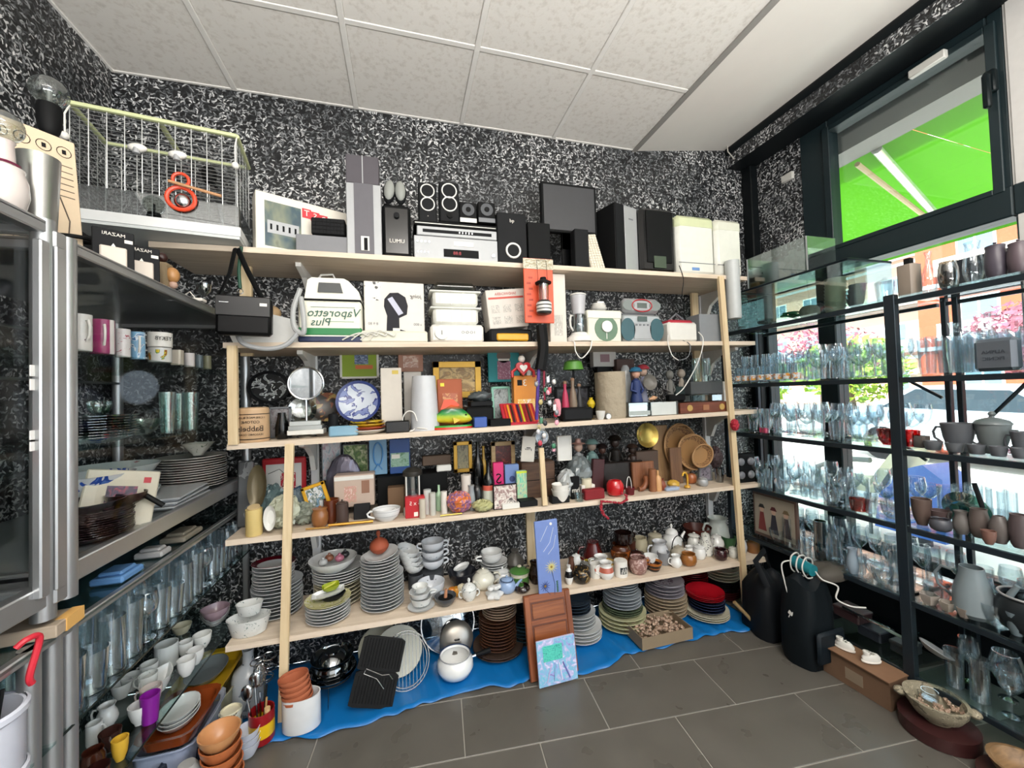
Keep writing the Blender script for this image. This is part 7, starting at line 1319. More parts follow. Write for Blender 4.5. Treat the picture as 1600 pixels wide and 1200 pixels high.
# utensil pot
p = atZ(419, 1132, FZ); P0 = (p.x, 1.85, FZ+.002)
o = VX('utensil_pot', 'red and yellow striped pot crammed with kitchen utensils', 'pot', P0, .046, .118, 'straight', bands([(0, '8A1018'), (.22, 'D8B018'), (.66, '8A1018')], .3), th=.004)
uk = [('ladle', 'steel ladle standing tallest in the striped pot', (-.012, 0), (-.03, .02, .25), CH, 1), ('spatula', 'wooden handled spatula in the striped pot', (.01, -.01), (.02, .0, .20), wood('8A6A44', 'B8925E', 10, .5, 2), 0), ('knife', 'dark-handled knife standing in the striped pot', (.0, .012), (.012, .03, .24), K2, 0), ('wooden_spoon', 'thick pale wooden handle sticking up from the striped pot', (.022, -.012), (.026, -.016, .16), mat('C8A878', .6), 0), ('fork', 'steel serving fork in the striped pot', (-.02, -.01), (-.05, -.01, .22), CH, 1), ('whisk', 'steel whisk standing behind the ladle', (-.01, .02), (-.015, .03, .21), CH, 2)]
for nm, l, (dx, dy), (ex, ey, ez), m_, ty in uk:
    t = tag(MB().tube([(0, 0, 0), ((ex-dx)*.9, (ey-dy)*.9, (ez-.02)*.8)], .004 if nm != 'wooden_spoon' else .011, 8).b(nm, m_, None, (P0[0]+dx, P0[1]+dy, FZ+.02)), l, 'utensil')
    q = ((ex-dx)*.95, (ey-dy)*.95, (ez-.02)*.9)
    if ty == 1: MB().ball(q, .022, 14, 8, sy=.35, sz=1.5).b('head', CH, t)
    if ty == 2:
        for k in range(5): a = PI*k/5; MB().tube([(q[0]+.022*math.sin(b)*math.cos(a), q[1]+.022*math.sin(b)*math.sin(a), q[2]+.045-.045*math.cos(b)) for b in [2*PI*j/12 for j in range(12)]], .0012, 5, closed=True).b('wire_loop', CH, t)
t = thing('wire_basket', 'tangle of steel wire egg holders behind the utensil pot', 'wire rack', (P0[0]-.02, 1.95, FZ)); rd = random.Random(3)
for k in range(9): MB().tube([(.03*math.cos(a), .03*math.sin(a), .17+.013*k) for a in [2*PI*j/16 for j in range(16)]], .0018, 5, closed=True).b('wire_ring', CH, t, rot=(rd.uniform(-.1, .1), rd.uniform(-.1, .1), 0))
MB().tube([(0, 0, 0), (0, 0, .28)], .003, 6).b('stem', CH, t); MB().lathe([(0, 0), (.035, 0), (.035, .003), (0, .003)], 16).b('foot', CH, t)
leafd = blotch('C8C8BC', ('2A5A3A', 'A8303A', '3A6A4A'), 30, .42, .2)
p = atZ(384, 1108, FZ); VX('canister', 'white canister with green leaves and red berries beside the utensil pot', 'canister', (p.x+.005, 1.88, FZ+.002), .04, .12, 'straight', leafd, th=.004); VX('ring', 'pale lid ring resting in the berry canister', 'lid', (p.x+.005, 1.88, FZ+.115), .034, .012, 'straight', CRM)
p = atZ(383, 1060, .1); VX('vase', 'large pale vase with a grey bird motif under the near shelf end', 'vase', (-.70, 2.05, FZ+.002), .065, .26, 'bottle', blotch('A4AAB0', ('6A747C',), 16, .4, .2), seg=24)
p = atZ(391, 1158, FZ)
for k in range(3): VX('jug', ('lowest white enamel jug in the nested stack by the sheet edge', 'middle white enamel jug in the nested stack', 'topmost white enamel jug with a pouring lip')[k], 'jug', (p.x+.01, 1.80, FZ-.008+.024*k), .045-.001*k, .052, 'widebowl', mat('C4C8D4', .15), sp=None)
o = sc.objects.get('jug.0'); 
tc_ = mat('B4683E', .35); tci = mat('C08A5C', .3)
p, R = RIM(346, 1140, 66, 0, .2)
for k in range(6): VX('clay_bowl', ('terracotta bowl at the bottom of the leaning bowl stack', 'second terracotta bowl from the floor in the leaning stack', 'third terracotta bowl from the floor in the leaning stack', 'fourth terracotta bowl from the floor in the leaning stack', 'terracotta bowl just below the top of the leaning stack', 'glazed terracotta bowl on top of the leaning stack')[k], 'bowl', (-.63-.003*k, 1.62, .001+.037*k), R*(.92+.012*k), .062, 'bowl', tc_ if k < 5 else tci, th=.004, tilt=(0, .03, 0))
# ================================================================ CABINET CONTENTS (left wall)
def VL(name, label, cat, px, w, py, z0, X, kind, m, h=None, **k):
    Y = yat(px, X, z0+.04); R = k.pop('R', None) or rad(px, w, X, Y)
    if h is None: h = max(.02, atX(px, py, X).z-z0)
    return VX(name, label, cat, (X, Y, z0+.0008), R, h, kind, m, **k)
mz = 1.53; mugm = lambda c: mat(c, .18, coat=.3)
o = VL('mug', 'white mug with a dark print and a thick ring handle, closest to the cabinet post', 'mug', 126, 38, 484, mz, -.84, 'straight', blotch('D2D0CC', ('4A2238', '2A2A34'), 30, .4, .2, .2, .8), hd=-.5, hm=WH, h=.1)
o = VL('mug', 'white mug with a magenta panel second from the cabinet post', 'mug', 160, 40, 497, mz, -.84, 'straight', bands([(0, '8E2A5E'), (.3, 'D8D4D2'), (.6, '8E2A5E')], .2, 'Y'), hd=-.9, hm=WH, h=.1)
o = VL('mug', 'white mug with small red dots in the cabinet', 'mug', 192, 25, 512, mz, -.84, 'straight', blotch('D0CCCC', ('A04A5A',), 90, .42, .2, .15, .85), h=.088)
VL('mug', 'sky blue mug with a white handle in the cabinet', 'mug', 215, 25, 514, mz, -.84, 'straight', blotch('7AA8C8', ('D0DCE4', '3A6A9A'), 30, .5, .2), hd=-.9, hm=WH, h=.09)
VL('mug', 'low mug with green and yellow pictures under the lettered mug', 'mug', 250, 38, 541, mz, -.84, 'straight', blotch('CFCFCC', ('4A7A3A', 'C8B028', '8A4A2A'), 22, .5, .2, .15, .85), hd=PI+.4, hm=WH, h=.052)
o = VL('mug', 'white mug with black capital letters stacked on the picture mug', 'mug', 250, 40, 516, mz+.0545, -.84, 'straight', WH, hd=PI+.4, h=.052)
text('YEKYB', .02, K, o, (.028, -.036, .028), rot=(PI/2, 0, .75), sx=.8)
for k, (px, w, h, m_, l) in enumerate(((277, 17, .058, 'CFC6B8', 'small square cream cup in the cabinet'), (296, 17, .056, 'D2CCCC', 'small white cup with red specks in the cabinet'), (311, 13, .056, '5E6A70', 'small dark-patterned cup in the cabinet'), (324, 13, .06, '8A8A70', 'last small cup at the far end of the mug shelf'))):
    VL('cup', l, 'cup', px, w, 0, mz, -.84, 'straight', blotch(m_, ('A8383A' if k == 1 else '8A8274',), 60, .3, .2), h=h, rect=8 if k == 0 else 0)
gz = 1.268
for k in range(3): VL('glass_vase', ('tall clear glass vase in the cabinet, nearest the post', 'tall clear glass vase in the middle of three in the cabinet', 'tall clear glass vase nearest the wooden shelves')[k], 'vase', 262+k*18, 28, 0, gz, (-.88, -.98, -.86)[k], 'tumbler', glass('E8F4F0', .5, base=.1), h=.16, th=.004)
Yp = yat(140, -.95, gz); stack(9, -.95, Yp, gz, .23, .008, glass('E0ECE6', .4, base=.08), 'clear glass plate in the pile inside the cabinet', 'clear plates piled inside the cabinet')
VL('glass_bowl', 'clear glass bowl upside down beside the glass plates', 'bowl', 222, 66, 0, gz, -.96, 'bowl', glass('E4F0EA', .5, base=.1), h=.06); VL('glass_bowl', 'tilted clear glass dish on the glass plate pile', 'bowl', 155, 44, 0, gz+.085, -.95, 'bowl', glass('E4F0EA', .5, base=.1), h=.04, tilt=(.3, .2, 0))
bz_ = .962+.038
Yp = yat(300, -.93, bz_+.03); stack(13, -.93, Yp, bz_, .26, .0105, mat('B8B4AE', .2, coat=.3), 'white dinner plate in the tall pile inside the cabinet', 'dinner plates inside the cabinet')
VX('bowl', 'small square flared bowl on top of the dinner plates in the cabinet', 'bowl', (-.90, Yp-.01, bz_+.148), .052, .055, 'cone', blotch('C4C4BC', ('6A7A6A',), 40, .35, .2), rect=6)
for k in range(3):
    tag(MB().box(-.09, .09, -.13, .13, 0, .008, bev=.003).box(-.1, .1, -.14, .14, .006, .014, bev=.003).b('serving_tray', mat('B4B8BC', .2), None, (-.9, yat(275, -.86, bz_), bz_+.001+k*.0145), (0, 0, .05*k), smooth=False), ('lowest rectangular white tray beside the dinner plates', 'middle rectangular white tray beside the dinner plates', 'top rectangular white tray beside the dinner plates')[k], 'tray')
Yq = yat(165, -.99, bz_+.1)
for k, (m_, l, h) in enumerate(((mat('C4CCCC', .15), 'lowest wide white bowl in the cabinet stack', .07), (mat('C8D0D0', .15), 'second wide white bowl in the cabinet stack', .07), (blotch('C8D0D0', ('A87A80', '8AA888'), 24, .34, .15, .4, .95), 'flower-rimmed wide white bowl topping the cabinet stack', .06))): VX('bowl', l, 'bowl', (-1.03, Yq+.10, bz_+.001+.052*k), .135, h, 'widebowl', m_)
for k in range(7): pass
stack(8, -.96, Yq-.14, bz_, .2, .012, mat('4A3A36', .25), 'brown plate under the blue-flowered bowl in the cabinet', 'brown plates in the cabinet')
VX('bowl', 'white bowl painted with blue flowers on the brown plates', 'bowl', (-.95, Yq-.13, bz_+.112), .105, .058, 'basin', blotch('C8CCD0', ('2A4A9A', '4A6AB0'), 16, .42, .15))
Yr = yat(152, -.86, bz_+.05)
stack(12, -.87, Yr, bz_, .175, .0062, mat('241A1C', .12, coat=.5), 'glossy dark brown plate in the front pile of the cabinet', 'dark brown plates in the front cabinet pile')
VX('bowl', 'dark blue-black frying bowl on the dark brown plates', 'pan', (-.88, Yr-.01, bz_+.082), .085, .03, 'bowl', mat('18222A', .12, coat=.5)); 
o = VX('cup', 'dark brown sauce bowl with a stub handle beside the tilted square plate', 'pan', (-.83, Yr+.07, bz_+.078), .05, .035, 'cup', mat('2A1614', .15)); MB().tube([(.03, .02, .025), (.08, .03, -.02)], .008, 8).b('handle', K, o)
t = tag(MB().box(-.085, .085, 0, .008, 0, .17, bev=.004).b('square_plate', mat('C8C2B0', .25), None, (-.845, yat(182, -.85, 1.06)-.02, bz_+.02), (-.3, .22, .65), smooth=False), 'square cream plate with a dark centre and a red diamond, tilted in the cabinet', 'plate')
rec(t, 0, 0, .085, .07, .07, picture(['1E1630', '3A2A4A', 'A03A50'], 3, 2), 'printed_centre'); rec(t, .055, 0, .14, .018, .018, mat('B02030', .4), 'red_diamond'); rec(t, 0, .0005, .085, .11, .11, mat('BDB6A2', .3), 'plate_well', .001)
# cabinet A contents
az = CZ0-.02+.04
VX('bowl', 'red and white marbled bowl on the glass shelf of the nearer cabinet', 'bowl', (-.90, .98, 1.242), .085, .09, 'bowl', blotch('B8382A', ('D8C8C0', 'C8503A'), 22, .5, .2))
for k, (x, y, R, h, m_, l) in enumerate(((-.95, .98, .08, .05, '3A4A3A', 'dark green bowl at the bottom of the nearer cabinet'), (-1.1, .75, .12, .06, '6A7A80', 'big grey bowl at the bottom of the nearer cabinet'), (-1.12, 1.0, .09, .1, '8A9490', 'pale jug-like pot at the bottom back of the nearer cabinet'))): VX('bowl', l, 'bowl', (x, y, az+.001 if k < 2 else az+.001), R, h, 'widebowl', mat(m_, .2))
stack(10, -1.12, .98, az+.105, .22, .009, mat('4E5E64', .2), 'grey plate in the pile inside the nearer cabinet', 'grey plates inside the nearer cabinet')
stack(5, -.88, .80, az, .2, .012, mat('23282C', .15), 'black plate in the low pile of the nearer cabinet', 'black plates inside the nearer cabinet')
tag(MB().box(-.09, .09, -.07, .07, 0, .1, bev=.01).b('biscuit_tin', mat('7A7A6C', .4), None, (-1.05, .98, 1.502), smooth=False), 'cream appliance box on the top glass shelf of the nearer cabinet', 'box')
VX('pear_pot', 'small white pear-shaped pot on the top glass shelf of the nearer cabinet', 'pot', (-.9, .85, 1.502), .035, .06, 'apple', mat('B0AC9C', .3), closed=True)
for k in range(3): VX('glass_tumbler', 'clear tumbler on the middle glass shelf of the nearer cabinet', 'glass', (-1.15+.1*k, 1.05-.02*k, 1.242), .03, .11, 'tumbler', CLR, group='tumblers in the nearer cabinet')
# on top of the cabinets
tz = CZ1+.005; ta_ = 1.812
def onX(px, py, X): return atX(px, py, X)
q = onX(82, 350, -.86)
o = tag(MB().box(-.085, .085, 0, .02, 0, .36, bev=.002).b('instruction_board', mat('CDB89C', .6), None, (-.94, 1.36, tz), (-.05, -.04, .95), smooth=False), 'tan carton printed with line drawings of a hand lamp, stood on the display cabinet', 'box')
for k in range(4):
    ring(o, -.06+.04*k, -.001, .32, .015, .0008, K, 'printed_circle', 14); rec(o, -.06+.04*k, -.0005, .32, .008, .012, K2, 'printed_mark', .0012)
MB().tube([(-.03, -.001, .27), (.03, -.001, .24), (.06, -.001, .12), (.05, -.001, .03)], .0016, 5).tube([(-.05, -.001, .15), (-.05, -.001, .04), (0, -.001, .02)], .0014, 5).b('printed_drawing', mat('4A4038', .5), o); rec(o, -.02, 0, .22, .07, .09, mat('A89078', .6), 'printed_lamp')
for k in range(6): rec(o, .055, 0, .28-.018*k, .04, .002, mat('5A4E44', .5), 'printed_line')
t = thing('light_bulb', 'clear globe bulb in a black holder behind the tan carton', 'lamp', (-.98, 1.44, tz)); z_ = 2.19-tz
MB().lathe([(0, 0), (.045, 0), (.045, .01), (.008, .02), (.008, z_-.02), (.018, z_-.01), (.022, z_+.0), (.026, z_+.02), (.028, z_+.06), (.025, z_+.075), (0, z_+.075)], 16).b('holder', K, t); MB().ball((0, 0, z_+.115), .042, 18, 12).b('glass_globe', glass('D8DCD8', .5, base=.06), t); MB().tube([(0, 0, z_+.075), (0, 0, z_+.12)], .006, 8).b('filament_stem', SIL, t)
Yb = 1.0
o = VX('oil_lamp', 'white china lamp base painted with pink flowers on the nearer cabinet', 'lamp', (-.84, 1.115, ta_), .04, .1, 'pot', blotch('C8C0BC', ('A8405A', '5A7A5A'), 24, .34, .2, .15, .8), closed=True)
MB().lathe([(.033, .099), (.02, .105), (.017, .155), (.02, .16), (0, .16)], 18).b('neck', mat('C4B8B4', .25), o); MB().lathe([(.022, .107), (.027, .11), (.022, .113)], 18).b('collar', mat('7A2A4A', .3), o); MB().ball((0, 0, .193), .034, 18, 12).b('glass_globe', glass('D8DCD8', .5, base=.06), o)
VX('steel_tumbler', 'brushed steel tumbler standing on the nearer cabinet', 'cup', (-.845, 1.21, tz), .038, .2, 'tumbler', mat('A8A8A4', .3, .9))
cord('coil of thick black cable on the display cabinet beside the tan carton', [(-.93+.05*math.cos(k*.8), yat(110, -.93, tz)+.05*math.sin(k*.8)+.0, tz+.012+.0045*k) for k in range(22)], .006, K, 'cable', n=6)
q = yat(150, -.9, tz)
for k, (px, l) in enumerate(((142, 'thick black book standing behind the necklace stands'), )): tag(MB().box(-.03, .03, -.06, .06, 0, .15, bev=.003).b('book', K, None, (-1.0, yat(px, -1.0, tz)+.02, tz), (0, 0, .5), smooth=False), l, 'book')
for k, (px, l) in enumerate(((178, 'black necklace card with a pale pendant, nearer the post'), (222, 'black necklace card with a pale pendant, farther along the cabinet'))):
    o = tag(MB().box(-.045, .045, 0, .012, 0, .115, bev=.002).b('necklace_stand', K2, None, (-.82, yat(px, -.82, tz), tz), (-.05, 0, .6), smooth=False), l, 'display card')
    MB().box(-.03, .028, -.008, -.001, -.0, .062, bev=.006).b('pendant_card', mat('CFC4B8', .5), o, smooth=False); MB().prism([(-.006, .062), (.004, .062), (-.001, .072)], -.005, -.002).b('bow', WG, o, smooth=False); text('MAZARI', .014, PAPER, o, (0, -.001, .1)); rec(o, .032, 0, .085, .018, .01, PAPER, 'price_tag')
VX('crystal_jar', 'small cut crystal jar behind the necklace cards', 'jar', (-1.0, yat(185, -1.0, 1.9), tz), .03, .1, 'pot', glass('C8CCCC', .6, base=.15), flute=.06)
t = thing('wooden_figure', 'carved wooden mother figure with a dark head at the far end of the cabinet', 'figurine', (-.83, yat(252, -.83, tz), tz))
MB().prism([(-.025, 0), (.03, 0), (.026, .095), (-.018, .1)], -.02, .02).b('body', wood('6A5A44', '8E7C60', 10, .6, 2), t, smooth=False); MB().ball((.002, 0, .118), .018, 12, 8).b('head', mat('2E1410', .4), t); MB().ball((.034, .0, .055), .022, 12, 8, sz=1.3).b('bundle', mat('A87A4A', .4), t); MB().ball((.036, 0, .02), .014, 10, 6).b('foot', mat('B09080', .5), t)
VX('candlestick', 'cut glass candlestick lamp at the far end of the display cabinet', 'candlestick', (-.84, yat(322, -.84, tz+.03)-.02, tz), .028, .115, 'coupe', glass('B8BCB8', .6, base=.25), seg=14, flute=.08)
tag(MB().box(-.03, .03, -.02, .02, 0, .012, bev=.002).tube([(0, 0, .012), (-.02, .0, .04), (-.035, 0, .03), (-.02, 0, .012)], .002, 6).b('mains_plug', PAPER, None, (-.80, yat(300, -.80, tz)+.03, tz), smooth=False), 'white note with a curled flex under the glass candlestick', 'plug')
# ================================================================ LOW RACK OF TUMBLERS AND CUPS
rd = random.Random(31)
gl1 = glass('F8FCFE', .55, base=.14); protos = {}
def glassware(kind, R, h, m, loc, label, group, name='tumbler', flute=0, cat='glass', seg=16, nfl=10, th=.0022):
    key = (kind, round(R, 4), round(h, 4), m.name, name, flute)
    if key not in protos:
        protos[key] = MB().lathe(wall_prof(kind, R, h, th), seg, flute=flute, nfl=nfl).b(name, m, None, loc); o = protos[key]; tag(o, label, cat, group)
    else: o = ctree(protos[key], loc, label=label, group=group); o['category'] = cat
    o.rotation_euler = (0, 0, rd.random()*6); return o
specs = [('tumbler', .033, .13, 'tumbler'), ('straight', .030, .15, 'tumbler'), ('wine', .034, .15, 'wine_glass'), ('tumbler', .036, .105, 'tumbler'), ('beer', .034, .16, 'tumbler')]
for i in range(6):
    for j in range(14):
        x = -.81-.083*i; y = 1.24+.075*j+(i % 2)*.03
        if y > 2.25: continue
        kd, R, h, nm = specs[(j+i*2) % 5] if i else specs[(j*3) % 5]
        glassware(kd, R, h, gl1, (x, y, .637), 'clear %s, number %s from the posts, %s row from the room, low rack' % (nm.replace('_', ' '), ('one two three four five six seven eight nine ten eleven twelve thirteen fourteen'.split()[j]), ('front second third fourth fifth sixth'.split()[i])), 'clear glasses on the low rack', nm)
for i in range(4):
    for j in range(5): glassware('tumbler', .034, .12, gl1, (-.83-.1*i, .36+.1*j, .637), 'clear tumbler on the low rack nearer the camera than the posts', 'tumblers on the near part of the low rack')
cz_ = .3785
def cup(px, py, w, h, kind, m, label, name='cup', cat='cup', z0=cz_, **k):
    p, R = RIM(px, py, w, z0, h); x = min(p[0], -.80) if z0 > .3 else p[0]
    return VX(name, label, cat, (x, p[1], z0), R, h, kind, m, **k)
mauve = mat('8E7A84', .2)
for k in range(3): cup(336, 957-k*4, 46, .05, 'bowl', wht if k < 2 else mauve, ('lowest fluted bowl in the far stack of the cup shelf', 'middle fluted bowl in the far stack of the cup shelf', 'mauve fluted bowl topping the far stack of the cup shelf')[k], 'bowl', 'bowl', cz_+.03*k, flute=.05, nfl=16)
for px, py, w, h, kd, m_, l, kw in [
 (284, 976, 32, .035, 'dish', CRM, 'cream saucer dish beside the fluted bowls', {}),
 (316, 990, 30, .055, 'cup', sprig, 'white sugar bowl with leaf sprigs near the fluted bowls', {}),
 (260, 1005, 38, .085, 'straight', blotch('C8CCCC', ('2A2A2C', 'A03030'), 24, .34, .2, .1, .6), 'wide white mug with a black and red emblem', {}),
 (290, 1002, 24, .06, 'cup', wht, 'small white cup behind the emblem mug', {}),
 (312, 1013, 28, .055, 'cup', wht, 'white coffee cup behind the boat-shaped dish', {}),
 (306, 1026, 30, .06, 'cup', wht, 'white tea cup at the tip of the boat-shaped dish', {}),
 (233, 1036, 30, .06, 'cup', wht, 'white cup beneath the emblem mug', dict(hd=PI)),
 (231, 1053, 32, .06, 'cup', sprig, 'sprigged white cup before the boat-shaped dish', dict(hd=PI)),
 (236, 1073, 36, .06, 'cup', mat('C8BCB8', .2), 'pale pink cup behind the purple beaker', dict(hd=PI)),
 (257, 1080, 32, .085, 'tumbler', mat('7A1A8A', .3), 'bright purple plastic beaker among the white cups', {}),
 (218, 1100, 38, .06, 'bowl', wht, 'white bowl before the purple beaker', {}),
 (167, 1101, 38, .065, 'jug', wht, 'white creamer jug beside the dark glass edge', dict(hd=PI, hout=.4)),
 (147, 1129, 27, .06, 'straight', wht, 'small white cylinder cup near the aluminium posts', dict(hd=0)),
 (172, 1142, 38, .055, 'bowl', mat('3A2420', .15), 'white-rimmed brown bowl near the posts', {}),
 (202, 1150, 28, .06, 'cup', mat('C8A034', .25), 'yellow cup standing in front of the brown bowls', {}),
 (145, 1172, 42, .06, 'pot', mat('3E1E14', .12, coat=.5), 'glossy brown pot behind the aluminium post', {}),
 (188, 1190, 40, .055, 'bowl', mat('2A1210', .12, coat=.5), 'dark brown glazed bowl at the frame bottom', {}),
 (205, 1055, 34, .05, 'widebowl', wht, 'white covered dish under the tumbler shelf', {}),
 (190, 1066, 36, .05, 'widebowl', wht, 'second white dish under the tumbler shelf', {})]:
    cup(px, py, w, h, kd, m_, l, **kw)
p = atZ(279, 1050, .43); VX('boat_dish', 'white pointed boat-shaped dish with brown dregs on the cup shelf', 'dish', (max(-.9, min(p.x, -.86)), p.y, cz_), .062, .05, 'widebowl', wht, sx=.7, sy=1.3, rect=1.4)
# big oven dishes on the floor beneath
def odish(px, py, z0, lx, ly, h, m, label, rz=0, inner=None, cat='dish', name='oven_dish', X=None):
    p = atZ(px, py, z0+h)
    o = MB().lathe([(0, 0), (.78, 0), (.84, .1*h), (.94, h*.92), (1.04, h), (1.04, h*.95+.004), (.9, h*.94), (.8, .12*h+.004), (0, .1*h+.004)], 32, rect=5, sx=lx, sy=ly).b(name, m, None, (X or p.x, p.y, z0), (0, 0, rz)); return tag(o, label, cat)
yel = mat('B89420', .2, coat=.3); org = mat('7E3A18', .2, coat=.4)
odish(345, 1060, .001, .09, .14, .16, mat('A8A488', .25), 'deep cream oven dish on the floor beneath the yellow one', X=-.83)
odish(345, 1045, .165, .10, .16, .05, yel, 'big yellow rectangular oven dish under the cup shelf', X=-.85)
VX('dish', 'grey oval dish lying in the yellow oven dish', 'dish', (-.87, atZ(335, 1045, .2).y, .172), .075, .035, 'dish', mat('7E8488', .2), sy=1.4)
odish(300, 1120, .001, .105, .15, .19, mat('9AA4BC', .2), 'large white-blue tub on the floor under the brown oven dish', X=-.84)
odish(285, 1112, .195, .09, .13, .05, org, 'brown rectangular oven dish with white lids inside', X=-.82)
for k in range(3): VX('dish', ('lowest white dish nested in the brown oven dish', 'middle white dish nested in the brown oven dish', 'top white dish nested in the brown oven dish')[k], 'dish', (-.83, atZ(285, 1112, .24).y, .204+.014*k), .06, .03, 'dish', wht, sy=1.3)
odish(222, 1215, .001, .09, .1, .15, mat('1E2430', .2), 'dark blue enamel dish at the frame bottom', X=-.74)
VX('jug', 'white lipped pot standing in the dark blue dish', 'pot', (-.74, atZ(222, 1215, .15).y, .02), .05, .14, 'teapot', mat('A8AAA8', .2), closed=True)
# crock with cutlery, red ribbon
p = Vector((-.66, .70, 0)); 
o = VX('utensil_crock', 'tall white enamel crock of cutlery standing on the low rack beside the posts', 'crock', (-.815, 1.025, .638), .066, .15, 'straight', mat('C4C8D4', .25), th=.004, seg=28); MB().lathe([(.067, .135), (.072, .14), (.072, .15), (.067, .154)], 28).b('rolled_rim', mat('C4C8D4', .25), o); MB().lathe([(.067, .012), (.071, .016), (.071, .028), (.067, .032)], 28).b('foot_band', mat('C4C8D4', .25), o)
for k in range(9):
    t = tag(MB().tube([(0, 0, 0), (rd.uniform(-.02, .02), rd.uniform(-.01, .02), .17)], .004, 7).b('cutlery', CH if k % 2 else K2, None, (-.815+rd.uniform(-.04, .04), 1.025+rd.uniform(-.04, .04), .65)), 'table knife or fork handle bundled in the white crock', 'cutlery', 'cutlery bundled in the white crock')
    MB().ball((0, 0, .172), .009, 10, 6, sy=.4, sz=1.8).b('head', CH, t)
a_ = atX(25, 1005, -.76); b_ = atX(50, 1068, -.75)
cord('red ribbon looped over the rail above the white crock', [(a_.x, a_.y-.0, a_.z-.01), (a_.x+.01, a_.y+.01, a_.z), (a_.x+.016, a_.y+.03, a_.z-.01), (b_.x, b_.y-.005, b_.z+.02), (b_.x, b_.y, b_.z)], .006, mat('C02838', .4), 'ribbon', cat='ribbon')
for k, (y, m_, l, sx_) in enumerate(((1.45, '5A86B8', 'folded blue plastic box on the low rack top', .05), (1.62, 'A0A0A0', 'crumpled pewter ornament on the low rack top', .03), (1.8, '7A7468', 'flat grey-brown wooden frame on the low rack top', .07))):
    tag(MB().box(-.04, .04, -sx_, sx_, 0, .02, bev=.005).box(-.03, .03, -sx_*.7, sx_*.7, .018, .03, bev=.005).b('small_box', mat(m_, .4), None, (-.83, y, .871), smooth=False), l, 'box')
# ================================================================ WINDOW RACK CONTENTS
def VR(name, label, cat, px, w, h, lv, X, kind, m, Y=None, **k):
    z0 = RZ[lv] if isinstance(lv, int) else lv; Y = Y or yat(px, X, z0+h/2); R = k.pop('R', None) or rad(px, w, X, Y)
    return VX(name, label, cat, (X, Y, z0+.001), R, h, kind, m, **k)
bl = glass('F6FAFC', .35, base=.05)
# glass show case and tank
gc = thing('glass_case', 'low glass show case with a dark frame on the top rack shelf', 'display case', (RX, 1.37, RZ[0]+.001))
hz = .235
for (a, b, c, d) in ((0, .30, 0, .012), (0, .30, .64, .652), (0, .012, 0, .652), (.288, .30, 0, .652)): MB().box(a, b, c, d, hz-.012, hz, bev=.002).b('frame_bar', dk, gc, smooth=False)
for (a, b, c, d) in ((0, .004, .002, .65), (.296, .3, .002, .65), (.004, .296, 0, .004), (.004, .296, .648, .652)): MB().box(a, b, c, d, .001, hz-.012).b('glass_pane', glass('E0ECEA', .2, base=.05), gc, smooth=False)
MB().box(.0, .3, 0, .65, hz-.008, hz-.003).b('glass_top', glass('D8E8E6', .2, base=.08), gc, smooth=False)
za = RZ[0]+hz+.003
tk = thing('glass_tank', 'small empty glass tank with netting on top of the glass case', 'tank', (2.09, 1.66, za))
y0, y1 = yat(1262, 2.09, 2.05)-1.66, yat(1168, 2.09, 2.05)-1.66
for (a, b, c, d) in ((0, .004, y0, y1), (.2, .204, y0, y1), (.004, .2, y0, y0+.004), (.004, .2, y1-.004, y1)): MB().box(a, b, c, d, 0, .19).b('glass_pane', glass('C8D4D2', .25, base=.1), tk, smooth=False)
for y in (y0, y1-.006): MB().box(-.003, .003, y, y+.006, 0, .19).b('edge', SIL, tk, smooth=False)
o = crumple('netting', 'crumpled pale netting lying in the glass tank', 'netting', 1232, 395, 30, 1.80, mat('8E928C', .7), i=za+.002, seed=20, amp=.016); o.location.x = 2.2; o.location.y = 1.75
tag(MB().box(-.015, .015, -.03, .03, 0, .04, bev=.006).b('sponge', mat('B87838', .6), None, (2.13, 1.95, za+.001), smooth=False), 'orange block lying in the glass tank', 'block')
# top shelf
for k in range(9): VR('bowl', 'cream dish in the tall stack inside the glass case', 'bowl', 1305, 36, .03, RZ[0]+.018*k, 2.16, 'basin', mat('A8A490', .3), group='cream dishes stacked in the glass case')
cord('green plastic coil plant lying in the glass case', [(2.14+.03*math.cos(k*1.3), 1.72+.05*math.sin(k*1.7), RZ[0]+.012+.035*abs(math.sin(k))) for k in range(14)], .005, mat('1E7A4A', .5), 'plastic_plant', cat='ornament')
cord('grey wire coil lying in the glass case beside the green one', [(2.14+.035*math.cos(k*1.1), 1.9+.05*math.sin(k*1.2), RZ[0]+.01+.02*abs(math.sin(k*.7))) for k in range(16)], .003, GR, 'wire_coil', cat='wire')
VR('bread', 'round beige loaf-like stone in the glass case', 'ornament', 1265, 34, .07, 0, 2.18, 'apple', mat('8E8478', .7), closed=True)
for k in range(4): VR('bowl', 'grey bowl in the leaning stack on the top rack shelf', 'bowl', 1337+k, 30, .05, RZ[0]+.022*k, 2.16, 'bowl', mat('6E6A72', .3), group='grey bowls on the top rack shelf')
VR('glass_jar', 'clear cut glass jar between the grey bowls and the cream bottle', 'jar', 1383, 34, .09, 0, 2.14, 'tumbler', bl, li=.9)
o = VR('flask', 'flat cream bottle with a dark cap on the top rack shelf', 'bottle', 1421, 34, .135, 0, 2.12, 'straight', mat('8E8276', .4), closed=True, rect=5, sy=.9); MB().box(-.012, .012, -.012, .012, .135, .165, bev=.002).b('cap', K, o)
VR('carafe', 'clear glass carafe beside the cream bottle', 'carafe', 1451, 28, .17, 0, 2.12, 'carafe', bl); VR('glass_bowl', 'brownish glass bowl next to the carafe', 'bowl', 1482, 36, .11, 0, 2.13, 'pot', glass('A8A094', .6, base=.15)); VR('vase', 'wide-lipped clear vase on the top rack shelf', 'vase', 1520, 36, .16, 0, 2.12, 'jug', bl)
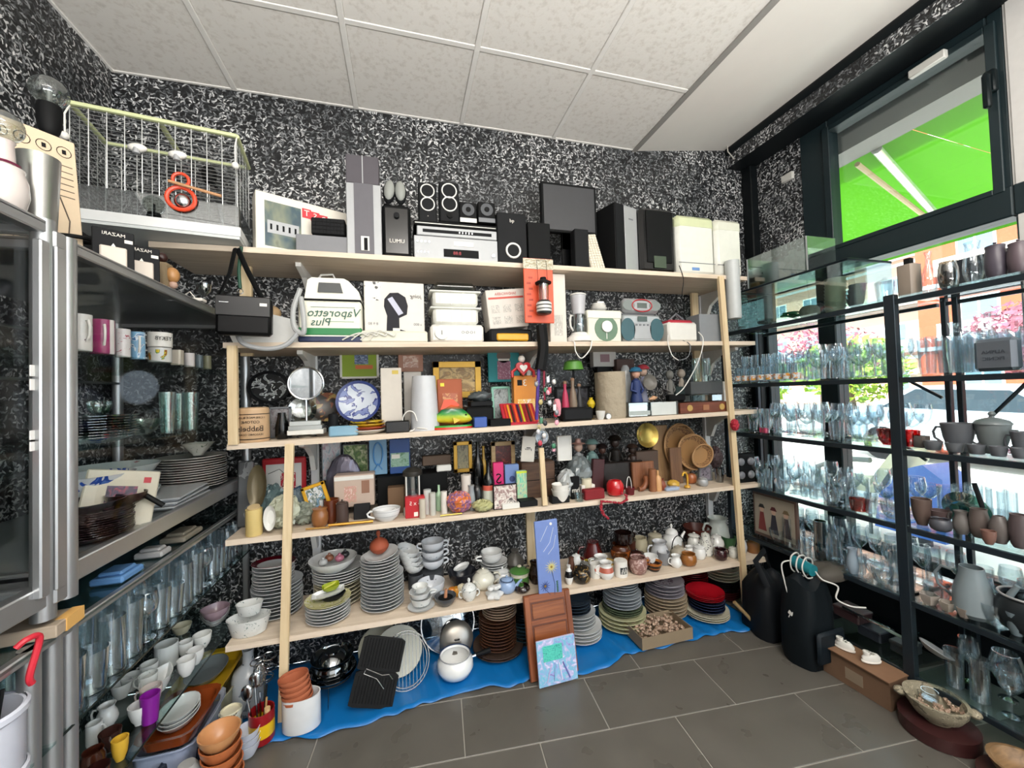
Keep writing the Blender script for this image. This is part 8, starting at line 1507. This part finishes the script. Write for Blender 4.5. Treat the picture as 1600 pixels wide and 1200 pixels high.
VR('pot', 'mauve-grey lidded pot near the column', 'pot', 1556, 40, .12, 0, 2.12, 'pot', mat('4A444E', .35), closed=True, li=.8); VR('pot', 'second mauve-grey pot closest to the column', 'pot', 1592, 40, .11, 0, 2.12, 'pot', mat('5A4E54', .35), closed=True, li=.8)
tag(MB().box(0, .012, yat(1590, 2.36, 1.9), yat(1470, 2.36, 1.9), 0, .16).b('slate_board', mat('23282E', .6), None, (2.37, 0, RZ[0]+.002), smooth=False), 'dark rectangular slate board standing behind the vases', 'board')
# glassware, left bay and right bay
kinds = {
 'small tumbler': ('tumbler', .024, .085, 'tumbler'), 'tall tumbler': ('tumbler', .031, .13, 'tumbler'), 'highball': ('straight', .028, .145, 'tumbler'),
 'wine glass': ('wine', .034, .155, 'wine_glass'), 'champagne coupe': ('coupe', .045, .12, 'champagne_coupe'), 'flute': ('flute', .024, .18, 'champagne_flute'), 'balloon glass': ('balloon', .05, .16, 'balloon_glass'), 'sundae dish': ('cup', .042, .07, 'sundae_dish'), 'shot glass': ('tumbler', .019, .055, 'shot_glass')}
SH = ['top', 'second', 'third', 'fourth', 'fifth', 'lowest']
ORD = ['first', 'second', 'third', 'fourth', 'fifth', 'sixth', 'seventh', 'eighth', 'ninth', 'tenth', 'eleventh', 'twelfth', 'thirteenth', 'fourteenth', 'fifteenth', 'sixteenth']
def ordl(nm, cn): cn[nm] = cn.get(nm, 0)+1; return 'clear %s, %s' % (nm, ORD[cn[nm]-1])
def row(lv, X, ya, yb, step, seq, place, dz=0):
    y = ya; k = 0; cn = {}
    while y < yb:
        nm = seq[k % len(seq)]; kd, R, h, ob = kinds[nm]; h *= 1.12
        glassware(kd, R, h, bl, (X+rd.uniform(-.008, .008), y+rd.uniform(-.006, .006), RZ[lv]+.001+dz), ordl(nm, cn)+' from the rack post, %s row, %s rack shelf' % (place, SH[lv]), '%s, %s row, %s rack shelf' % (nm, place, SH[lv]), ob)
        y += max(step, 2.15*R); k += 1
row(1, 2.10, 1.62, 2.08, .055, ['small tumbler'], 'front'); row(1, 2.17, 1.3, 2.08, .07, ['tall tumbler', 'small tumbler', 'highball'], 'second'); row(1, 2.25, 1.28, 2.08, .08, ['wine glass', 'highball'], 'third'); row(1, 2.34, 1.28, 2.08, .09, ['wine glass', 'tall tumbler'], 'back')
row(1, 2.11, 1.28, 1.58, .09, ['wine glass', 'balloon glass'], 'near front')
row(2, 2.10, 1.42, 2.06, .075, ['wine glass', 'small tumbler', 'tall tumbler', 'champagne coupe'], 'front'); row(2, 2.19, 1.28, 2.08, .085, ['tall tumbler', 'wine glass', 'sundae dish'], 'second'); row(2, 2.27, 1.28, 2.08, .09, ['champagne coupe', 'wine glass'], 'third'); row(2, 2.35, 1.28, 2.08, .08, ['wine glass', 'balloon glass'], 'back')
row(3, 2.09, 1.26, 2.08, .05, ['sundae dish', 'small tumbler', 'shot glass', 'wine glass'], 'front'); row(3, 2.155, 1.26, 2.08, .06, ['small tumbler', 'champagne coupe', 'tall tumbler'], 'second'); row(3, 2.24, 1.26, 2.08, .075, ['wine glass', 'sundae dish', 'small tumbler'], 'third'); row(3, 2.32, 1.26, 2.08, .075, ['champagne coupe', 'tall tumbler', 'wine glass'], 'back')
row(4, 2.10, 1.26, 1.86, .055, ['highball', 'sundae dish', 'small tumbler', 'shot glass'], 'front'); row(4, 2.17, 1.26, 1.9, .07, ['small tumbler', 'wine glass', 'sundae dish'], 'second'); row(4, 2.25, 1.26, 2.0, .075, ['wine glass', 'tall tumbler', 'champagne coupe'], 'third'); row(4, 2.33, 1.26, 2.0, .08, ['highball', 'wine glass'], 'back')
row(1, 2.11, .99, 1.17, .065, ['tall tumbler'], 'window-side front'); row(1, 2.19, .72, 1.17, .07, ['highball', 'tall tumbler'], 'window-side second'); row(1, 2.28, .70, 1.17, .07, ['tall tumbler'], 'window-side third'); row(1, 2.36, .7, 1.14, .08, ['wine glass'], 'window-side back')
row(3, 2.28, 1.0, 1.17, .06, ['highball'], 'window-side third'); row(3, 2.35, 1.0, 1.17, .06, ['highball'], 'window-side back'); row(3, 2.2, 1.08, 1.17, .06, ['highball'], 'window-side second'); row(4, 2.12, .98, 1.17, .065, ['sundae dish', 'shot glass'], 'window-side front'); row(4, 2.2, .72, 1.17, .08, ['champagne coupe', 'sundae dish', 'wine glass'], 'window-side second'); row(4, 2.3, .68, 1.17, .08, ['wine glass', 'tall tumbler'], 'window-side back')
row(5, 2.12, .62, 1.12, .08, ['tall tumbler', 'wine glass', 'highball'], 'front'); row(5, 2.22, .6, 1.12, .09, ['balloon glass', 'wine glass'], 'second')
# decal tumblers
dec = blotch('D4DCDC', ('C8582A', 'D8A048'), 60, .5, .15)
for k in range(8):
    o = glassware('tumbler', .0235, .085, glass('F2F8FA', .35, 1, base=.05), (2.07+.0, 1.66+.055*k, RZ[1]+.001), 'small tumbler with an orange picture band, %s from the rack post, second rack shelf' % ORD[k], 'orange decal tumblers', 'decal_tumbler')
    if k == 0: MB().lathe([(.0212, .008), (.0222, .04)], 16).b('orange_band', dec, o)
    else:
        c = [x for x in protos[[q for q in protos if q[4] == 'decal_tumbler'][0]].children]
        if c and not o.children: ctree(c[0], parent=o)
for k in range(5): glassware('tumbler', .022, .075, glass('F2F8FA', .35, 2, base=.05), (2.10, 1.72+.075*k, RZ[1]+.09), 'small tumbler stacked over the orange decal tumblers, %s from the rack post' % ORD[k], 'stacked small tumblers', 'stacked_tumbler')
o = tag(MB().box(0, .05, -.055, .055, 0, .12, bev=.012).b('metal_flask', mat('6E7680', .35, .5), None, (2.09, yat(1555, 2.10, 1.45), RZ[1]+.001), smooth=False), 'grey metal canteen box with faint lettering on the second rack shelf', 'box'); text('ALPINA', .018, mat('3E4650', .4), o, (-.001, 0, .07), rot=(PI/2, 0, -PI/2)); text('PICNIC', .018, mat('3E4650', .4), o, (-.001, 0, .045), rot=(PI/2, 0, -PI/2))
tag(MB().box(0, .05, -.05, .05, 0, .125, bev=.014).b('metal_flask', mat('7A828A', .35, .5), None, (2.09, yat(1555, 2.10, 1.45)-.125, RZ[1]+.001), smooth=False), 'second grey metal canteen with a ring mark, nearest the column', 'box')
VR('pitcher', 'clear glass pitcher standing behind the tumblers on the second rack shelf', 'pitcher', 1500, 44, .22, 1, 2.3, 'jug', bl, hd=0); VR('goblet', 'tall cut glass vase on the second rack shelf beside the pitcher', 'vase', 1545, 30, .24, 1, 2.3, 'vase', bl)
# third shelf specials
tag(MB().box(0, .03, -.022, .022, 0, .03, bev=.003).b('candle_box', mat('C04468', .5), None, (2.075, yat(1192, 2.08, 1.11), RZ[2]+.001), smooth=False), 'pink and grey candle box on the third rack shelf', 'box')
for k, px in enumerate((1388, 1421)): VR('red_glass', ('ruby red stemmed cup beside the rack post, toward the wooden shelves', 'ruby red stemmed cup beside the rack post, toward the column')[k], 'glass', px, 36, .07, 2, 2.11 if k == 0 else 2.12, 'cup', glass('D82028', .3, base=.1))
VR('glass_bowl', 'large clear footed glass bowl on the third rack shelf', 'bowl', 1350, 50, .12, 2, 2.12, 'cup', bl)
backlit_grey = mat('5A5E64', .35); dark2 = mat('6A6460', .35)  # tureens and ramekins below: backlit shade put into their grey base colour
VR('cup', 'small grey square pot beside the ruby cups', 'pot', 1440, 22, .05, 2, 2.12, 'straight', dark2, rect=6)
VR('tureen', 'backlit-grey china tureen base with curled handles on the third rack shelf', 'tureen', 1497, 58, .11, 2, 2.13, 'widebowl', backlit_grey, hd=(PI/2, -PI/2)); 
VR('tureen', 'oval lidded china tureen next to the open one', 'tureen', 1552, 60, .11, 2, 2.15, 'widebowl', mat('6E7678', .35), hd=(PI/2, -PI/2), li=1.0, lh=.5); VR('tureen', 'third china tureen closest to the column', 'tureen', 1598, 40, .09, 2, 2.13, 'widebowl', backlit_grey, hd=PI/2)
for k in range(5): VR('ramekin', ('backlit-grey ramekin nearest the rack post in the front line', 'second backlit-grey ramekin from the rack post', 'third backlit-grey ramekin from the rack post', 'fourth backlit-grey ramekin from the rack post', 'fifth backlit-grey ramekin from the rack post, by the column')[k], 'ramekin', 1458+k*34, 32, .036, 2, 2.085, 'basin', mat('62666C', .35))
# fourth shelf specials
VR('glass', 'orange-red ribbed glass cup at the front of the fourth rack shelf', 'glass', 1343, 34, .055, 3, 2.09, 'tumbler', glass('E08060', .3, base=.12), flute=.05)
for k, (px, w, h, X, kd, c_, l) in enumerate(((1440, 34, .11, 2.11, 'cup', '5E4E48', 'brown stemmed clay goblet beside the rack post on the fourth shelf'), (1470, 36, .07, 2.14, 'bowl', '5A4A4A', 'wide brown clay bowl behind the goblet'), (1470, 38, .05, 2.09, 'pot', '4E5058', 'dark round pot at the front of the fourth rack shelf'), (1502, 30, .09, 2.12, 'jug', '6A6664', 'grey clay jug on the fourth rack shelf'), (1530, 34, .11, 2.13, 'pot', '5E5450', 'brownish clay pot next to the grey jug'), (1562, 36, .10, 2.12, 'teapot', '66605E', 'grey-brown teapot body on the fourth rack shelf'), (1592, 34, .12, 2.12, 'pot', '52484A', 'dark clay pot beside the column on the fourth shelf'), (1545, 26, .05, 2.07, 'cup', '7A5A50', 'small reddish cup at the front of the fourth rack shelf'))): VR('clay_pot', l, 'pot', px, w, h, 3, X, kd, mat(c_, .4), hd=(PI/2 if kd == 'jug' else None))
disp = plate_mb(.15).b('plate', glass('8AB8A8', .5, base=.2), None, (2.16, yat(1505, 2.16, .85), RZ[3]+.08), (PI/2-.2, 0, PI/2)); tag(disp, 'greenish glass plate stood on edge among the clay pots', 'plate')
t = cord('dark spoon handle sticking up from the clay pots', [(2.16, yat(1535, 2.16, .9), RZ[3]+.11), (2.17, yat(1522, 2.17, .97), RZ[3]+.2)], .008, K2, 'spoon', cat='spoon', sub=False)
# picture of three children in old dress
o = tag(MB().box(0, .02, yat(1245, 2.1, .62), yat(1177, 2.1, .62), 0, .27, bev=.002).b('biscuit_box', mat('5E4A42', .6), None, (2.1, 0, RZ[4]+.002), smooth=False), 'brown picture box showing three old-fashioned children, at the wooden shelf end of the rack', 'box')
ya, yb = yat(1245, 2.1, .62), yat(1177, 2.1, .62); 
MB().box(-.0015, 0, ya+.012, yb-.012, .02, .25).b('printed_ground', mat('9A9284', .6), o, smooth=False)
for k in range(3):
    yc = ya+(yb-ya)*(.22+.28*k); MB().prism([(yc-.028, .04), (yc+.028, .04), (yc+.012, .15), (yc-.012, .15)], -.0028, -.0014, 'X').b('printed_dress', mat(('3A2A30', '2A2A34', '7A3A38')[k], .6), o, smooth=False); MB().prism([(yc+.014*math.cos(a), .167+.016*math.sin(a)) for a in [2*PI*q/12 for q in range(12)]], -.0028, -.0014, 'X').b('printed_face', mat('B89A88', .6), o, smooth=False); MB().prism([(yc-.022, .176), (yc+.022, .176), (yc+.01, .198), (yc-.01, .198)], -.0032, -.0016, 'X').b('printed_hat', mat(('6A5A40', '4A1A1E', '2A2A2A')[k], .6), o, smooth=False)
# fifth shelf specials
VR('vase', 'tall dark green glass vase among the tumblers on the fifth rack shelf', 'vase', 1282, 20, .2, 4, 2.10, 'straight', glass('7A8070', .5, base=.15)); VR('vase', 'frosted white waisted vase at the front of the fifth rack shelf', 'vase', 1332, 20, .12, 4, 2.08, 'jug', mat('8A9AA8', .4))
o = VR('teapot', 'tall pale china coffee pot with a long curved spout on the fifth rack shelf', 'coffee pot', 1520, 44, .19, 4, 2.12, 'coffee', mat('7E8A90', .25), R=.062, hd=PI/2, hout=.8)
MB().tube([(0, -.05, .05), (0, -.085, .07), (0, -.1, .13), (0, -.12, .17)], .01, 10, rr=[.018, .014, .010, .008]).b('spout', mat('7E8A90', .25), o)
VR('cup', 'pale grey cup at the column side of the fifth rack shelf', 'cup', 1588, 36, .08, 4, 2.1, 'cup', mat('6A7880', .3), hd=PI/2)
for k, (px, w, h, c_, l) in enumerate(((1452, 30, .04, 'A8A098', 'white flower-shaped dish on the fifth rack shelf edge'), (1480, 26, .035, '9A9288', 'cream scalloped dish beside the flower-shaped one'), (1506, 22, .035, '8A8078', 'tan shell dish third along the shelf edge'))): VR('dish', l, 'dish', px, w, h, 4, 2.075, 'dish', mat(c_, .4), flute=.12, nfl=5)
# big dark pot on a stool near the column
t = VX('cauldron', 'big dark grey cooking pot with a bright rim at the column side', 'pot', (2.16, .90, RZ[4]+.001), .088, .13, 'pot', mat('2E3438', .35, .5), th=.006, seg=32); MB().tube([(.074*math.cos(a), .074*math.sin(a), .131) for a in [2*PI*k/36 for k in range(36)]], .004, 6, closed=True).b('steel_rim', SIL, t)
# floor-level things under the rack
for k, (y, z, L_, c_, l) in enumerate(((1.5, .30, .12, '3A2A2C', 'dark red closed box on the low part of the rack'), (1.42, .22, .1, '2A3038', 'dark tin box under the dark red one'), (1.62, .2, .08, '202428', 'black leather case low in the rack'), (1.3, .19, .07, '3E4448', 'grey tin low in the rack beside the post'))):
    tag(MB().box(-.05, .05, -L_/2, L_/2, 0, .05, bev=.006).box(-.052, .052, -L_/2-.002, L_/2+.002, .035, .052, bev=.004).b('storage_tin', mat(c_, .4), None, (2.16+.03*(k % 2), y, (.141 if k != 0 else .195)), smooth=False), l, 'tin')
cord('bright steel knife lying on the low tins', [(2.1, 1.5, .26), (2.09, 1.38, .262), (2.1, 1.3, .262)], .006, CH, 'knife', cat='knife'); cord('pale green handled spatula lying beside the knife', [(2.1, 1.34, .255), (2.09, 1.2, .25)], .007, mat('8AA098', .4), 'spatula', cat='spatula')
sil_ = plate_mb(.16, .6).b('plate', SIL, None, (2.1, 1.15, .25), (.3, .5, 0)); tag(sil_, 'silver oval dish leaning low by the rack post', 'dish')
tag(plate_mb(.13).b('plate', mat('6A5C44', .5), None, (2.02, 1.32, .07), (1.25, 0, 1.2)), 'tan wooden round plate standing on edge behind the cardboard box', 'plate')
# black bags and the cable bundle
def softbag(name, label, cat, loc, sx, sy, h, m, seed, amp=.012, top=.6):
    rr = random.Random(seed); o = MB().lathe([(0, 0), (.95, 0), (1, h*.1), (1, h*.5), (.9, h*.75), (top, h*.93), (top*.5, h), (0, h)], 26, sx=sx, sy=sy, rect=4).b(name, m, None, loc, (0, 0, rr.uniform(-.2, .2)))
    for v in o.data.vertices:
        a = math.atan2(v.co.y, v.co.x); v.co.x *= 1+.06*math.sin(5*a+seed+v.co.z*20); v.co.y *= 1+.06*math.cos(4*a+seed-v.co.z*25); v.co.z *= 1+.05*math.sin(3*a+seed)
    return tag(o, label, cat)
blk = mat('15181C', .5); o = softbag('shoulder_bag', 'black soft shoulder bag slumped against the window end of the shelves', 'bag', (1.945, 1.80, .001), .10, .11, .34, blk, 3)
MB().tube([(-.08, -.1, .3), (-.1, -.05, .42), (0, 0, .45), (.05, .02, .33)], .008, 6, flat=2).b('strap', blk, o)
o = softbag('backpack', 'dark folded jacket bag standing on the floor in front of the rack', 'bag', (1.935, 1.56, .001), .105, .09, .42, mat('10161A', .55), 5, top=.75); MB().box(-.09, .09, -.12, -.095, .05, .2, bev=.02).b('front_pocket', mat('141C22', .5), o)
cord('tan wooden umbrella handle leaning at the foot of the last post', [(1.78, 1.86, .16), (1.83, 1.84, .1), (1.86, 1.82, .06)], .010, mat('8A7450', .5), 'umbrella', cat='umbrella')
softbag('hair_dryer_bag', 'dusty grey-brown cloth cap lying on the dark jacket bag', 'cap', (2.05, 1.53, .41), .10, .07, .06, mat('4A4640', .7), 7)
tag(MB().tube([(0, .05, 0), (0, -.05, -.01)], .028, 16).b('curler', mat('1A7A86', .4), None, (1.93, 1.56, .47)), 'turquoise cylinder wrapped in white flex on the dark jacket bag', 'gadget')
wc = mat('C8C8C4', .4)
cord('white flex wound around the turquoise cylinder', [(1.93+.045*math.cos(k*1.2), 1.56+.05-.006*k, .465+.05*math.sin(k*1.2)) for k in range(16)], .0035, wc, 'cable')
cord('white flex bunched with a plug hanging down the jacket bag', [(1.9, 1.6, .48), (1.86, 1.62, .46), (1.85, 1.6, .38), (1.84, 1.57, .32), (1.85, 1.55, .28)], .0035, wc, 'cable')
cord('second white flex tangled along the jacket bag toward the rack', [(1.93, 1.5, .46), (1.92, 1.46, .44), (1.96, 1.42, .42), (1.92, 1.4, .38), (1.95, 1.36, .36), (2.0, 1.33, .36)], .0035, wc, 'cable')
tag(MB().box(-.008, .008, -.012, .012, -.05, 0, bev=.003).box(-.004, -.002, -.002, .002, -.065, -.05).box(.002, .004, -.002, .002, -.065, -.05).b('mains_plug', wc, None, (1.85, 1.55, .28), (.3, .3, 0), smooth=False), 'white two-pin plug dangling from the flex on the jacket bag', 'plug')
# cardboard box with baby shoes
b0 = atZ(1303, 1022, .0); 
t = thing('cardboard_box', 'brown cardboard box with a loose lid carrying baby shoes', 'box', (1.925, 1.36, .001), .05)
cb = mat('6E5440', .85); MB().box(0, .115, -.15, .15, 0, .12).b('carton_body', cb, t, smooth=False); MB().add([(-.012, -.155, .121), (.12, -.155, .122), (.12, .16, .124), (-.02, .16, .13)]+[(-.012, -.155, .126), (.12, -.155, .127), (.12, .16, .129), (-.02, .16, .135)], [(0, 3, 2, 1), (4, 5, 6, 7), (0, 1, 5, 4), (1, 2, 6, 5), (2, 3, 7, 6), (3, 0, 4, 7)]).b('lid_flap', mat('7E5E46', .85), t, smooth=False); MB().box(-.0015, 0, -.05, .02, .03, .08).b('tape', mat('8A7A68', .4), t, smooth=False)
for k, (x, y, rz, l) in enumerate(((1.97, 1.41, .3, 'white baby shoe on the cardboard box, farther from the bowl'), (1.985, 1.31, 1.2, 'white baby shoe on the cardboard box, nearer the bowl'))):
    s = thing('baby_shoe', l, 'shoe', (x, y, .135), rz); MB().lathe([(0, 0), (1, 0), (1.02, .006), (.95, .008), (0, .008)], 20, sx=.018, sy=.04).b('sole', PAPER, s)
    MB().lathe([(.98, .008), (1, .02), (.7, .034), (.35, .034)], 18, sx=.017, sy=.038).b('upper', WG, s); MB().tube([(-.01, .0, .036), (.01, -.004, .038), (-.008, -.012, .036), (.01, -.016, .034)], .0015, 5).b('laces', WH, s); MB().lathe([(.013, .03), (.014, .045), (.011, .046)], 14, c=(0, .018, 0)).b('ankle_collar', WG, s)
# mortar bowl on round slab
q = atZ(1432, 1118, 0); bx0 = 2.0
VX('wooden_slab', 'round dark maroon wooden slab on the floor under the stone bowl', 'slab', (1.99, 1.09, .001), .115, .05, 'straight', mat('3A1E1E', .4), closed=True, seg=28)
st = blotch('8E8672', ('A89E88', '6A6454'), 40, .5, .7)
o = VX('stone_bowl', 'rough stone mortar bowl with lug handles full of shells', 'bowl', (1.985, 1.09, .052), .095, .085, 'bowl', st, th=.012, seg=26, flute=.02, nfl=4); 
for a in (2.2, 5.3): MB().ball((.1*math.cos(a), .1*math.sin(a), .07), .022, 10, 6, sz=.7).b('lug', st, o)
for k in range(40):
    r_, a = .075*math.sqrt(rd.random()), rd.random()*6.28; c = ctree(proto, (1.985+r_*math.cos(a), 1.09+r_*math.sin(a), .052+.05+rd.random()*.012), label='tiny shell lying in the stone mortar bowl', group='shells in the stone bowl'); c.rotation_euler = (rd.random()*3, rd.random()*3, 0)
VX('tealight_glass', 'small clear glass dish standing on the shells in the stone bowl', 'glass', (1.99, 1.11, .118), .026, .03, 'straight', bl)
VX('wooden_slab', 'second maroon slab under the tan wooden bowl near the frame corner', 'slab', (1.96, .84, .001), .12, .03, 'straight', mat('3E201E', .4), closed=True, seg=28)
VX('wooden_bowl', 'tan wooden oval bowl near the frame corner', 'bowl', (1.965, .84, .032), .09, .06, 'widebowl', wood('6A5238', '8A6C4A', 8, .5, 0), th=.01, seg=26, sy=1.1)
VX('green_bottle', 'dark green glass jar at the bottom corner', 'jar', (1.86, .70, .001), .04, .1, 'pot', glass('2A6A5A', .3, base=.15))
bake_texts()
